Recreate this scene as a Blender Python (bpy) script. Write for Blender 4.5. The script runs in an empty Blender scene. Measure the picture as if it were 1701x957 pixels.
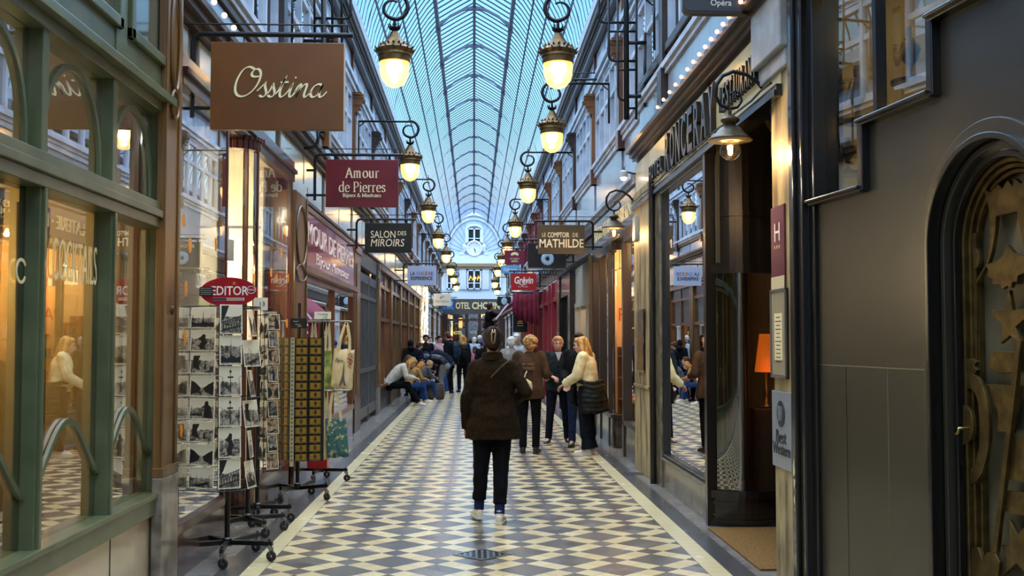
import bpy, bmesh, math, random
from mathutils import Vector, Matrix, Euler, noise
R = math.radians; PI = math.pi
sc = bpy.context.scene
COL = sc.collection
random.seed(7)
# ------------------------------------------------------------------ camera
F = 1800.0; CX, CY = 850.5, 478.5; H = 1.555
PITCH = math.atan(86.5/F); YAW = math.atan(63.5/F*math.cos(PITCH))
cam_d = bpy.data.cameras.new('camera'); cam = bpy.data.objects.new('camera', cam_d); COL.objects.link(cam)
cam_d.sensor_width = 36; cam_d.lens = 36*F/1701; cam_d.clip_end = 300; cam_d.clip_start = .05
cam.location = (0, 0, H); cam.rotation_euler = (PI/2+PITCH, 0, -YAW)
sc.camera = cam
CM = Euler((PI/2+PITCH, 0, -YAW)).to_matrix(); C0 = Vector((0, 0, H))
def ray(px, py): return CM @ Vector(((px-CX)/F, -(py-CY)/F, -1))
def pt(px, py, P0, N):
    d = ray(px, py); N = Vector(N); t = (Vector(P0)-C0).dot(N)/d.dot(N); return C0+d*t
def atY(px, py, Y): return pt(px, py, (0, Y, 0), (0, 1, 0))
def atX(px, py, X): return pt(px, py, (X, 0, 0), (1, 0, 0))
def atZ(px, py, Z=0): return pt(px, py, (0, 0, Z), (0, 0, 1))
def YX(px, X, py=565): return atX(px, py, X).y
# ------------------------------------------------------------------ materials
def lin(c):
    if isinstance(c, str):
        c = [int(c[i:i+2], 16)/255 for i in (0, 2, 4)]
        return tuple(x/12.92 if x <= .04045 else ((x+.055)/1.055)**2.4 for x in c)
    return tuple(c)
MC = {}
def mat(name, col, rough=.5, metal=0., spec=.5, col2=None, nscale=6., nmix=(.4, .6), bump=0., bscale=60., stretch=(1, 1, 1), emit=None, es=1., alpha=1., coat=0., coords='Object', sheen=0., sss=0.):
    if name in MC: return MC[name]
    m = bpy.data.materials.new(name); MC[name] = m; m.use_nodes = True
    nt = m.node_tree; b = nt.nodes['Principled BSDF']; L = nt.links
    b.inputs['Base Color'].default_value = (*lin(col), 1); b.inputs['Roughness'].default_value = rough
    b.inputs['Metallic'].default_value = metal; b.inputs['Specular IOR Level'].default_value = spec
    if coat: b.inputs['Coat Weight'].default_value = coat; b.inputs['Coat Roughness'].default_value = .1
    if sheen: b.inputs['Sheen Weight'].default_value = sheen
    if sss:
        b.inputs['Subsurface Weight'].default_value = sss; b.inputs['Subsurface Radius'].default_value = (.02, .008, .004)
    if emit is not None:
        b.inputs['Emission Color'].default_value = (*lin(emit), 1); b.inputs['Emission Strength'].default_value = es
    if col2 or bump:
        tc = nt.nodes.new('ShaderNodeTexCoord'); mp = nt.nodes.new('ShaderNodeMapping'); mp.inputs['Scale'].default_value = stretch
        L.new(tc.outputs[coords], mp.inputs[0])
    if col2:
        n = nt.nodes.new('ShaderNodeTexNoise'); n.inputs['Scale'].default_value = nscale; n.inputs['Detail'].default_value = 6
        L.new(mp.outputs[0], n.inputs['Vector'])
        r = nt.nodes.new('ShaderNodeValToRGB'); e = r.color_ramp.elements
        e[0].position, e[1].position = nmix; e[0].color = (*lin(col), 1); e[1].color = (*lin(col2), 1)
        L.new(n.outputs[0], r.inputs[0]); L.new(r.outputs[0], b.inputs['Base Color'])
    if bump:
        n = nt.nodes.new('ShaderNodeTexNoise'); n.inputs['Scale'].default_value = bscale; n.inputs['Detail'].default_value = 4
        L.new(mp.outputs[0], n.inputs['Vector']); bp = nt.nodes.new('ShaderNodeBump'); bp.inputs['Strength'].default_value = bump; bp.inputs['Distance'].default_value = .01
        L.new(n.outputs[0], bp.inputs['Height']); L.new(bp.outputs[0], b.inputs['Normal'])
    return m
def glass(name, tint=(1, 1, 1), gain=1.6, base=.03, rough=.0, gcol=(1, 1, 1)):
    if name in MC: return MC[name]
    m = bpy.data.materials.new(name); MC[name] = m; m.use_nodes = True; nt = m.node_tree; N = nt.nodes; L = nt.links
    N.remove(N['Principled BSDF']); out = N['Material Output']
    t = N.new('ShaderNodeBsdfTransparent'); t.inputs[0].default_value = (*tint, 1)
    g = N.new('ShaderNodeBsdfGlossy'); g.inputs['Roughness'].default_value = rough; g.inputs[0].default_value = (*gcol, 1)
    fr = N.new('ShaderNodeFresnel'); fr.inputs[0].default_value = 1.5
    # keep the same reflectance from both faces of the pane
    geo = N.new('ShaderNodeNewGeometry'); sub = N.new('ShaderNodeMapRange')
    sub.inputs['To Min'].default_value = 1.5; sub.inputs['To Max'].default_value = 1/1.5
    L.new(geo.outputs['Backfacing'], sub.inputs[0])
    cst = N.new('ShaderNodeMix'); cst.data_type = 'FLOAT'
    mm = N.new('ShaderNodeMath'); mm.operation = 'MULTIPLY_ADD'; mm.inputs[1].default_value = gain; mm.inputs[2].default_value = base; mm.use_clamp = True
    L.new(sub.outputs[0], fr.inputs[0]); L.new(fr.outputs[0], mm.inputs[0]); N.remove(cst)
    mx = N.new('ShaderNodeMixShader'); L.new(mm.outputs[0], mx.inputs[0]); L.new(t.outputs[0], mx.inputs[1]); L.new(g.outputs[0], mx.inputs[2])
    L.new(mx.outputs[0], out.inputs[0]); return m
def emis(name, col, s):
    if name in MC: return MC[name]
    m = bpy.data.materials.new(name); MC[name] = m; m.use_nodes = True; nt = m.node_tree; N = nt.nodes
    N.remove(N['Principled BSDF']); e = N.new('ShaderNodeEmission'); e.inputs[0].default_value = (*lin(col), 1); e.inputs[1].default_value = s
    nt.links.new(e.outputs[0], N['Material Output'].inputs[0]); return m
# ------------------------------------------------------------------ mesh builder
class MB:
    def __init__(s): s.v = []; s.f = []; s.mi = []; s.m = 0
    def add(s, vs, fs):
        o = len(s.v); s.v += [tuple(v) for v in vs]; s.f += [tuple(i+o for i in f) for f in fs]; s.mi += [s.m]*len(fs); return s
    def box(s, x0, x1, y0, y1, z0, z1):
        x0, x1 = sorted((x0, x1)); y0, y1 = sorted((y0, y1)); z0, z1 = sorted((z0, z1))
        return s.add([(x0,y0,z0),(x1,y0,z0),(x1,y1,z0),(x0,y1,z0),(x0,y0,z1),(x1,y0,z1),(x1,y1,z1),(x0,y1,z1)],
                     [(0,3,2,1),(4,5,6,7),(0,1,5,4),(1,2,6,5),(2,3,7,6),(3,0,4,7)])
    def bar(s, p, q, w, h=None, up=(0, 0, 1)):
        p = Vector(p); q = Vector(q); h = h or w; d = (q-p).normalized(); u = Vector(up)
        if abs(d.dot(u)) > .98: u = Vector((1, 0, 0))
        a = d.cross(u).normalized()*w/2; b = a.cross(d).normalized()*h/2
        vs = [p-a-b, p+a-b, p+a+b, p-a+b, q-a-b, q+a-b, q+a+b, q-a+b]
        return s.add(vs, [(0,1,2,3),(7,6,5,4),(0,4,5,1),(1,5,6,2),(2,6,7,3),(3,7,4,0)])
    def tube(s, pts, r, seg=8, closed=False):
        pts = [Vector(p) for p in pts]; n = len(pts); rs = r if isinstance(r, (list, tuple)) else [r]*n
        t0 = (pts[1]-pts[0]).normalized(); u = t0.orthogonal().normalized(); rings = []; prev = t0
        for i, p in enumerate(pts):
            if closed: t = (pts[(i+1) % n]-pts[i-1]).normalized()
            else: t = (pts[min(i+1, n-1)]-pts[max(i-1, 0)]).normalized()
            q = prev.rotation_difference(t); u = (q @ u); u = (u-t*u.dot(t)).normalized(); prev = t
            w = t.cross(u); rings.append([p+(u*math.cos(2*PI*k/seg)+w*math.sin(2*PI*k/seg))*rs[i] for k in range(seg)])
        vs = [v for rg in rings for v in rg]; fs = []
        for i in range(n if closed else n-1):
            j = (i+1) % n
            for k in range(seg): fs.append((i*seg+k, i*seg+(k+1) % seg, j*seg+(k+1) % seg, j*seg+k))
        if not closed: fs += [tuple(range(seg-1, -1, -1)), tuple((n-1)*seg+k for k in range(seg))]
        return s.add(vs, fs)
    def lathe(s, c, prof, seg=24, axis='Z', sx=1., sy=1.):
        vs = []; fs = []; n = len(prof)
        for r, z in prof:
            for k in range(seg):
                a = 2*PI*k/seg; x, y = r*math.cos(a)*sx, r*math.sin(a)*sy
                vs.append((c[0]+x, c[1]+y, c[2]+z) if axis == 'Z' else ((c[0]+x, c[1]+z, c[2]+y) if axis == 'Y' else (c[0]+z, c[1]+x, c[2]+y)))
        for i in range(n-1):
            for k in range(seg): fs.append((i*seg+k, i*seg+(k+1) % seg, (i+1)*seg+(k+1) % seg, (i+1)*seg+k))
        if prof[0][0] > 1e-6: fs.append(tuple(range(seg-1, -1, -1)))
        if prof[-1][0] > 1e-6: fs.append(tuple((n-1)*seg+k for k in range(seg)))
        return s.add(vs, fs)
    def ball(s, c, r, seg=12, rings=8):
        rx, ry, rz = r if isinstance(r, (tuple, list)) else (r, r, r); vs = [(c[0], c[1], c[2]-rz)]; fs = []
        for i in range(1, rings):
            a = -PI/2+PI*i/rings
            for k in range(seg):
                b = 2*PI*k/seg; vs.append((c[0]+rx*math.cos(a)*math.cos(b), c[1]+ry*math.cos(a)*math.sin(b), c[2]+rz*math.sin(a)))
        vs.append((c[0], c[1], c[2]+rz)); T = len(vs)-1
        for k in range(seg):
            fs.append((0, 1+(k+1) % seg, 1+k)); fs.append((T, T-seg+k, T-seg+(k+1) % seg))
        for i in range(rings-2):
            for k in range(seg):
                a = 1+i*seg; fs.append((a+k, a+(k+1) % seg, a+seg+(k+1) % seg, a+seg+k))
        return s.add(vs, fs)
    def cap(s, p, q, r1, r2, seg=12):
        """closed tapered limb with rounded ends"""
        p = Vector(p); q = Vector(q); d = q-p; L = d.length
        if L < 1e-5: return s.ball(p, r1)
        t = d/L; u = t.orthogonal().normalized(); w = t.cross(u); prof = []
        for i in range(1, 5): a = PI/2*(i/4); prof.append((-r1*math.cos(a), r1*math.sin(a)))
        for i in range(0, 4): a = PI/2*(i/4); prof.append((L+r2*math.sin(a), r2*math.cos(a)))
        vs = [p-t*r1]; fs = []
        for z, r in prof:
            for k in range(seg):
                b = 2*PI*k/seg; vs.append(p+t*z+(u*math.cos(b)+w*math.sin(b))*r)
        vs.append(q+t*r2); T = len(vs)-1; n = len(prof)
        for k in range(seg):
            fs.append((0, 1+(k+1) % seg, 1+k)); fs.append((T, T-seg+k, T-seg+(k+1) % seg))
        for i in range(n-1):
            for k in range(seg):
                a = 1+i*seg; fs.append((a+k, a+(k+1) % seg, a+seg+(k+1) % seg, a+seg+k))
        return s.add(vs, fs)
    def loft(s, secs, seg=20):
        """secs: (center, halfwidth vector, halfdepth vector)"""
        vs = []; n = len(secs)
        for c, a, b in secs:
            c = Vector(c); a = Vector(a); b = Vector(b)
            for k in range(seg): t = 2*PI*k/seg; vs.append(c+a*math.cos(t)+b*math.sin(t))
        fs = [tuple(range(seg-1, -1, -1)), tuple((n-1)*seg+k for k in range(seg))]
        for i in range(n-1):
            for k in range(seg): fs.append((i*seg+k, i*seg+(k+1) % seg, (i+1)*seg+(k+1) % seg, (i+1)*seg+k))
        return s.add(vs, fs)
    def prism(s, poly, o, u, v, d):
        """2-D polygon in plane (o;u,v), extruded by vector d"""
        o = Vector(o); u = Vector(u); v = Vector(v); d = Vector(d); n = len(poly)
        a = [o+u*x+v*y for x, y in poly]; b = [p+d for p in a]
        return s.add(a+b, [tuple(range(n)), tuple(range(2*n-1, n-1, -1))]+[(i, i+n, (i+1) % n+n, (i+1) % n) for i in range(n)])
    def prism_pts(s, pts, d):
        d = Vector(d); n = len(pts); b = [Vector(p)+d for p in pts]
        return s.add(list(pts)+b, [tuple(range(n)), tuple(range(2*n-1, n-1, -1))]+[(i, i+n, (i+1) % n+n, (i+1) % n) for i in range(n)])
    def strip(s, pts, w, o, u, v, d, closed=False):
        """thick band along a 2-D polyline (moulding, muntin, inlay)"""
        n = len(pts); o = Vector(o); u = Vector(u); v = Vector(v); d = Vector(d); vs = []
        for i in range(n):
            a = pts[i-1] if (closed or i > 0) else pts[i]; b = pts[(i+1) % n] if (closed or i < n-1) else pts[i]; c = pts[i]
            d1 = Vector((c[0]-a[0], c[1]-a[1])); d2 = Vector((b[0]-c[0], b[1]-c[1])); d1 = d1.normalized() if d1.length > 1e-9 else d2.normalized(); d2 = d2.normalized() if d2.length > 1e-9 else d1
            t = d1+d2; t = t.normalized() if t.length > 1e-6 else d1; k = 1/max(.5, t.dot(d1)); nx, ny = -t.y*k, t.x*k
            ww = w[i] if isinstance(w, (list, tuple)) else w
            l = o+u*(c[0]+nx*ww/2)+v*(c[1]+ny*ww/2); r = o+u*(c[0]-nx*ww/2)+v*(c[1]-ny*ww/2); vs += [l, r, r+d, l+d]
        fs = []
        for i in range(n if closed else n-1):
            p, q = 4*i, 4*((i+1) % n); fs += [(p, q, q+1, p+1), (p+1, q+1, q+2, p+2), (p+2, q+2, q+3, p+3), (p+3, q+3, q, p)]
        if not closed: fs += [(0, 1, 2, 3), (4*n-1, 4*n-2, 4*n-3, 4*n-4)]
        return s.add(vs, fs)
    def build(s, name, m, parent=None, smooth=False, bev=0, loc=None, rot=None, fixn=True, **tags):
        me = bpy.data.meshes.new(name); me.from_pydata(s.v, [], s.f)
        ms = m if isinstance(m, (list, tuple)) else [m]
        for x in ms: me.materials.append(x)
        me.polygons.foreach_set('material_index', s.mi)
        if fixn:
            bm = bmesh.new(); bm.from_mesh(me); bmesh.ops.recalc_face_normals(bm, faces=bm.faces); bm.to_mesh(me); bm.free()
        if smooth: me.polygons.foreach_set('use_smooth', [True]*len(me.polygons))
        me.update()
        o = bpy.data.objects.new(name, me); COL.objects.link(o); o.parent = parent
        if loc is not None: o.location = loc
        if rot is not None: o.rotation_euler = rot
        if smooth and smooth != 'full':
            try: me.set_sharp_from_angle(angle=R(40))
            except Exception: pass
        if bev:
            b = o.modifiers.new('bevel', 'BEVEL'); b.width = bev; b.segments = 2; b.limit_method = 'ANGLE'; b.angle_limit = R(40)
        for k, val in tags.items(): o[k] = val
        return o
def thing(name, label, cat, loc=(0, 0, 0), rz=0, group=None):
    o = bpy.data.objects.new(name, None); COL.objects.link(o); o.location = loc; o.rotation_euler = (0, 0, rz)
    o.empty_display_size = .1; o['label'] = label; o['category'] = cat
    if group: o['group'] = group
    return o
def tag(o, label, cat, group=None, kind=None):
    o['label'] = label; o['category'] = cat
    if group: o['group'] = group
    if kind: o['kind'] = kind
    return o
def struct(o): o['kind'] = 'structure'; return o
def structE(name, loc=(0, 0, 0)):
    o = bpy.data.objects.new(name, None); COL.objects.link(o); o.location = loc; o['kind'] = 'structure'; return o
def dup(root, loc=None, rz=None, label=None):
    r = root.copy(); COL.objects.link(r)
    if loc is not None: r.location = loc
    if rz is not None: r.rotation_euler = (0, 0, rz)
    if label: r['label'] = label
    for ch in list(root.children):
        c = ch.copy(); COL.objects.link(c); c.parent = r
        for g in list(ch.children):
            d = g.copy(); COL.objects.link(d); d.parent = c
    return r
def light(name, loc, power, col=(1, .72, .4), r=.05, kind='POINT', size=None, rot=None, parent=None, spot=None, sy=None):
    d = bpy.data.lights.new(name, kind); d.energy = power; d.color = col
    if kind in ('POINT', 'SPOT'): d.shadow_soft_size = r
    if kind == 'AREA':
        d.size = size; 
        if sy: d.shape = 'RECTANGLE'; d.size_y = sy
    if kind == 'SPOT': d.spot_size = spot or R(80); d.spot_blend = .5
    o = bpy.data.objects.new(name, d); COL.objects.link(o); o.location = loc; o.parent = parent
    if rot: o.rotation_euler = rot
    return o
# ------------------------------------------------------------------ lettering
def text_mb(s, w, h, ext=.004, bold=0., shear=0., spacing=1., font_scale_y=None):
    """returns verts/faces of raised lettering fitted in a w x h box centred on 0 in the x-y plane"""
    c = bpy.data.curves.new('t', 'FONT'); c.body = s; c.extrude = ext/2; c.align_x = 'CENTER'; c.offset = bold; c.shear = shear; c.space_character = spacing; c.resolution_u = 3
    o = bpy.data.objects.new('t', c); COL.objects.link(o)
    dg = bpy.context.evaluated_depsgraph_get(); me = bpy.data.meshes.new_from_object(o.evaluated_get(dg))
    bpy.data.objects.remove(o); bpy.data.curves.remove(c)
    vs = [v.co.copy() for v in me.vertices]; fs = [tuple(p.vertices) for p in me.polygons]; bpy.data.meshes.remove(me)
    x0 = min(v.x for v in vs); x1 = max(v.x for v in vs); y0 = min(v.y for v in vs); y1 = max(v.y for v in vs)
    kx = w/(x1-x0); ky = (h/(y1-y0)) if h else kx
    return [Vector(((v.x-(x0+x1)/2)*kx, (v.y-(y0+y1)/2)*ky, v.z)) for v in vs], fs
def text(s, w, h, o, u, v, m, parent, name='lettering', ext=.004, bold=0., shear=0., mb=None, spacing=1.):
    vs, fs = text_mb(s, w, h, ext, bold, shear, spacing); u = Vector(u); v = Vector(v); n = u.cross(v); o = Vector(o)
    M = mb or MB(); M.add([o+u*p.x+v*p.y+n*p.z for p in vs], fs)
    if mb: return mb
    return M.build(name, m, parent, fixn=False)
# nib-pen lettering for serif and script words: strokes are polylines in a 1-high em box
def arc(cx, cy, rx, ry, a0, a1, n=14): return [(cx+rx*math.cos(R(a0+(a1-a0)*i/n)), cy+ry*math.sin(R(a0+(a1-a0)*i/n))) for i in range(n+1)]
def bez(*P, n=10):
    out = []
    for i in range(0, len(P)-1, 3):
        a, b, c, d = P[i:i+4]
        for k in range(n+1):
            if k == 0 and i: continue
            t = k/n; q = 1-t
            out.append(tuple(q**3*a[j]+3*q*q*t*b[j]+3*q*t*t*c[j]+t**3*d[j] for j in (0, 1)))
    return out
def sf(x, y, w=.16): return [(x-w/2, y), (x+w/2, y)]
GL = {  # glyph: (advance, strokes)  x-height .47, cap .7
 'A': (.66, [[(.08,0),(.32,.7)],[(.32,.7),(.56,0)],[(.18,.24),(.46,.24)],sf(.08,0),sf(.56,0,.2)]),
 'P': (.54, [[(.13,0),(.13,.7)],[(.06,.7),(.26,.7)]+arc(.27,.52,.19,.18,90,-90)+[(.13,.34)],sf(.14,0,.22)]),
 'B': (.58, [[(.13,0),(.13,.7)],[(.06,.7),(.26,.7)]+arc(.26,.54,.16,.16,90,-90)+[(.13,.38)],[(.26,.38)]+arc(.28,.19,.2,.19,90,-90)+[(.06,0)]]),
 'M': (.82, [[(.1,0),(.12,.7)],[(.12,.7),(.4,.05)],[(.4,.05),(.68,.7)],[(.68,.7),(.7,0)],sf(.1,0),sf(.7,0,.2),sf(.1,.7,.14),sf(.7,.7,.14)]),
 'a': (.42, [arc(.2,.35,.13,.12,150,0)+[(.33,.06),(.39,0)],[(.33,.28)]+arc(.18,.13,.12,.13,90,270)+[(.33,.1)]]),
 'm': (.76, [[(.1,.47),(.1,0)],[(.1,.36)]+arc(.22,.35,.1,.12,140,0)+[(.32,0)],[(.32,.36)]+arc(.44,.35,.1,.12,140,0)+[(.54,0)],sf(.1,0),sf(.32,0),sf(.54,0),[(.03,.46),(.1,.47)]]),
 'o': (.48, [arc(.23,.235,.18,.235,0,360,24)]),
 'u': (.53, [[(.11,.47),(.11,.14)]+arc(.23,.13,.12,.13,180,320),[(.37,.47),(.37,0)],[(.04,.47),(.11,.47)],[(.3,.47),(.37,.47)],[(.37,0),(.44,.02)]]),
 'r': (.38, [[(.11,.47),(.11,0)],[(.11,.34)]+arc(.25,.36,.11,.1,170,50),sf(.11,0,.2),[(.04,.47),(.11,.47)]]),
 'd': (.52, [[(.38,.74),(.38,0)],arc(.22,.235,.17,.235,60,300,18),[(.31,.74),(.38,.74)],[(.38,0),(.45,.01)]]),
 'e': (.44, [[(.07,.26),(.38,.26)]+arc(.22,.27,.16,.2,0,180)+arc(.23,.2,.17,.2,180,320)]),
 'i': (.27, [[(.12,.47),(.12,0)],[(.12,.62),(.12,.68)],sf(.12,0,.18),[(.05,.47),(.12,.47)]]),
 's': (.38, [bez((.3,.38),(.28,.5),(.08,.5),(.08,.36),(.08,.24),(.31,.26),(.31,.12),(.31,-.03),(.09,-.03),(.06,.1))]),
 'j': (.27, [[(.14,.47),(.14,-.08)]+arc(.06,-.1,.08,.1,0,-120,8),[(.14,.62),(.14,.68)],[(.07,.47),(.14,.47)]]),
 'x': (.48, [[(.08,.47),(.38,0)],[(.38,.47),(.08,0)],sf(.08,0,.12),sf(.38,0,.12),sf(.08,.47,.12),sf(.38,.47,.12)]),
 'n': (.54, [[(.11,.47),(.11,0)],[(.11,.36)]+arc(.25,.34,.12,.13,140,0)+[(.37,0)],sf(.11,0),sf(.37,0),[(.04,.46),(.11,.47)]]),
 '&': (.7, [bez((.62,.3),(.5,-.1),(.1,-.12),(.08,.16),(.08,.36),(.42,.4),(.4,.58),(.36,.74),(.18,.72),(.2,.56),(.24,.36),(.5,.1),(.64,0))]),
 ' ': (.26, []),
}
GL['é'] = (GL['e'][0], GL['e'][1]+[[(.2,.56),(.3,.7)]]); 
SCRIPT = [  # the sign's cursive word as pen strokes
 bez((.72,1.3),(.5,1.5),(.28,1.45),(.12,1.15),(-.15,.6),(-.1,.05),(.25,.02),(.62,0),(.98,.5),(1.02,.95),(1.05,1.3),(.85,1.42),(.68,1.25),(.5,1.02),(.7,.88),(1.0,1.0)),
 bez((.95,.28),(1.1,.45),(1.2,.58),(1.28,.66),(1.24,.45),(1.42,.3),(1.36,.12),(1.3,-.03),(1.12,0),(1.1,.1)), bez((1.36,.1),(1.5,.2),(1.55,.35),(1.66,.66),(1.62,.45),(1.8,.3),(1.74,.12),(1.68,-.03),(1.5,0),(1.48,.1)),
 bez((1.74,.1),(1.88,.2),(2.0,.45),(2.2,1.0),(2.05,.6),(1.9,.1),(2.05,.02),(2.15,0),(2.25,.15),(2.36,.3)), [(1.96,.7),(2.32,.72)],
 bez((2.36,.3),(2.42,.4),(2.5,.55),(2.53,.64),(2.45,.35),(2.38,.1),(2.46,.03),(2.55,0),(2.65,.2),(2.7,.3)), [(2.6,.9),(2.63,.97)],
 bez((2.66,.25),(2.75,.45),(2.8,.6),(2.88,.62),(2.95,.6),(2.8,.2),(2.74,.02)), bez((2.74,.02),(2.85,.4),(3.05,.68),(3.15,.62),(3.22,.5),(3.02,.15),(3.12,.03),(3.2,0),(3.3,.15),(3.38,.28)),
 bez((3.86,.56),(3.78,.7),(3.45,.65),(3.38,.25),(3.36,-.05),(3.6,-.05),(3.74,.2),(3.84,.42),(3.88,.62),(3.9,.64)), bez((3.9,.64),(3.8,.35),(3.72,.1),(3.82,.03),(3.92,0),(4.02,.15),(4.1,.28)),
]
def pen(strokes, sx, sy, ox, oy, thick, thin, nib=0., slant=0.):
    """broad-nib outline: each segment widens with its direction"""
    res = []
    for st in strokes:
        st = [(ox+(x+slant*y)*sx, oy+y*sy) for x, y in st]; n = len(st); ws = []
        for i in range(n):
            a = st[max(i-1, 0)]; b = st[min(i+1, n-1)]; ang = math.atan2(b[1]-a[1], b[0]-a[0])-nib
            ws.append(thin+(thick-thin)*abs(math.sin(ang))**1.3)
        res.append((st, ws))
    return res
def serif(s, w, h, o, u, v, mb, weight=1., d=.004, nib=R(15)):
    adv = sum(GL[c][0] for c in s)-.06; kx = w/adv; x = -w/2; n = Vector(u).cross(Vector(v))
    for c in s:
        a, sts = GL[c]
        for st, ws in pen(sts, kx, h/.72, x, -h/2, .1*kx*weight, .035*kx*weight, nib): mb.strip(st, ws, o, u, v, n*d)
        x += a*kx
# ------------------------------------------------------------------ world, exposure
sc.view_settings.view_transform = 'Standard'; sc.view_settings.look = 'None'; sc.view_settings.gamma = 1; sc.view_settings.use_curve_mapping = False
sc.view_settings.exposure = 0.0
w = bpy.data.worlds.new('sky'); sc.world = w; w.use_nodes = True; nt = w.node_tree; N = nt.nodes; L = nt.links
bg = N['Background']; tc = N.new('ShaderNodeTexCoord'); sx = N.new('ShaderNodeSeparateXYZ'); rp = N.new('ShaderNodeValToRGB')
L.new(tc.outputs['Generated'], sx.inputs[0]); L.new(sx.outputs[2], rp.inputs[0]); L.new(rp.outputs[0], bg.inputs[0])
rp.color_ramp.interpolation = 'EASE'
e = rp.color_ramp.elements; e[0].position = .05; e[0].color = (.085, .096, .105, 1); e[1].position = 1.0; e[1].color = (.86, .92, 1, 1)
for p_, c_ in ((.13, (.090, .115, .132, 1)), (.21, (.048, .096, .130, 1)), (.32, (.034, .080, .125, 1)), (.5, (.35, .50, .75, 1))):
    x_ = e.new(p_); x_.color = c_
bg.inputs[1].default_value = 10.0      # overcast sky: the zenith is far brighter than the low sky seen along the vault
YB, YE = -12.0, 69.0     # how far the passage runs behind and ahead
# ------------------------------------------------------------------ shared materials
M_wood = mat('wood', '7a4a1c', .35, col2='4a2810', nscale=5, stretch=(1, 1, .12), bump=.15, coat=.3)
M_woodD = mat('wood_dark', '3d2414', .4, col2='24140b', nscale=6, stretch=(1, 1, .15), bump=.1, coat=.3)
M_redwood = mat('red_brown_wood', '4a1a12', .3, col2='2c0e0a', nscale=5, stretch=(1, 1, .2), coat=.4)
M_green = mat('sage_green_paint', '5d6446', .35, col2='4c5439', nscale=3, bump=.05, coat=.2)
M_black = mat('black_paint', '0c0c0d', .35, coat=.2)
M_iron = mat('black_iron', '0b0c10', .45, .3)
M_cream = mat('cream_paint', 'b9b3a0', .45, col2='9c9786', nscale=3, bump=.05)
M_white = mat('white_paint', 'c8ccd0', .5, col2='b4b8bd', nscale=2)
M_grey = mat('grey_paint', '4c5052', .4, col2='3f4344', nscale=4)
M_brownpaint = mat('brown_cornice_paint', '3a271c', .4, col2='2d1e16', nscale=4)
M_gold = mat('gold_leaf', 'd8b566', .3, .6)
M_goldt = mat('pale_gold_lettering', 'e6d29a', .4)
M_brass = mat('dull_brass', '6f5c34', .38, .8, col2='564628', nscale=14, bump=.15, bscale=80)
M_cap = mat('gilt_iron_cap', '6b5229', .40, .6, col2='423218', nscale=10, bump=.2, bscale=60)
M_steel = mat('steel', '9a9a98', .3, .9)
M_rubber = mat('black_rubber', '1a1a1a', .7)
M_ironcage = mat('dark_metal_stand', '0d0d0e', .35, .2, coat=.2)
M_glassL = glass('shop_glass', (.97, .98, .97), 1.5, .04)
M_glassM = glass('dark_shop_glass', (.55, .56, .55), 1.4, .62)
M_glassU = glass('upper_glass', (.6, .66, .75), 1.6, .25)
M_marble = mat('cream_marble', 'bfb193', .25, col2='a08c68', nscale=2.2, nmix=(.45, .75), coat=.3)
M_brownmarble = mat('brown_marble', '3a2418', .2, col2='7c5a40', nscale=4, nmix=(.45, .72), coat=.5)
M_stone = mat('worn_stone', 'a59468', .5, col2='5b4c30', nscale=7, nmix=(.42, .66), stretch=(1, 1, .3), bump=.4, bscale=25)
M_stoneD = mat('dark_veined_marble', '5a5342', .25, col2='8f8468', nscale=8, nmix=(.42, .7), coat=.4)
M_plaster = mat('warm_plaster', 'd9c79c', .7, col2='c9b488', nscale=2)
M_white_in = mat('white_interior', 'e4dfd0', .6)
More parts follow.
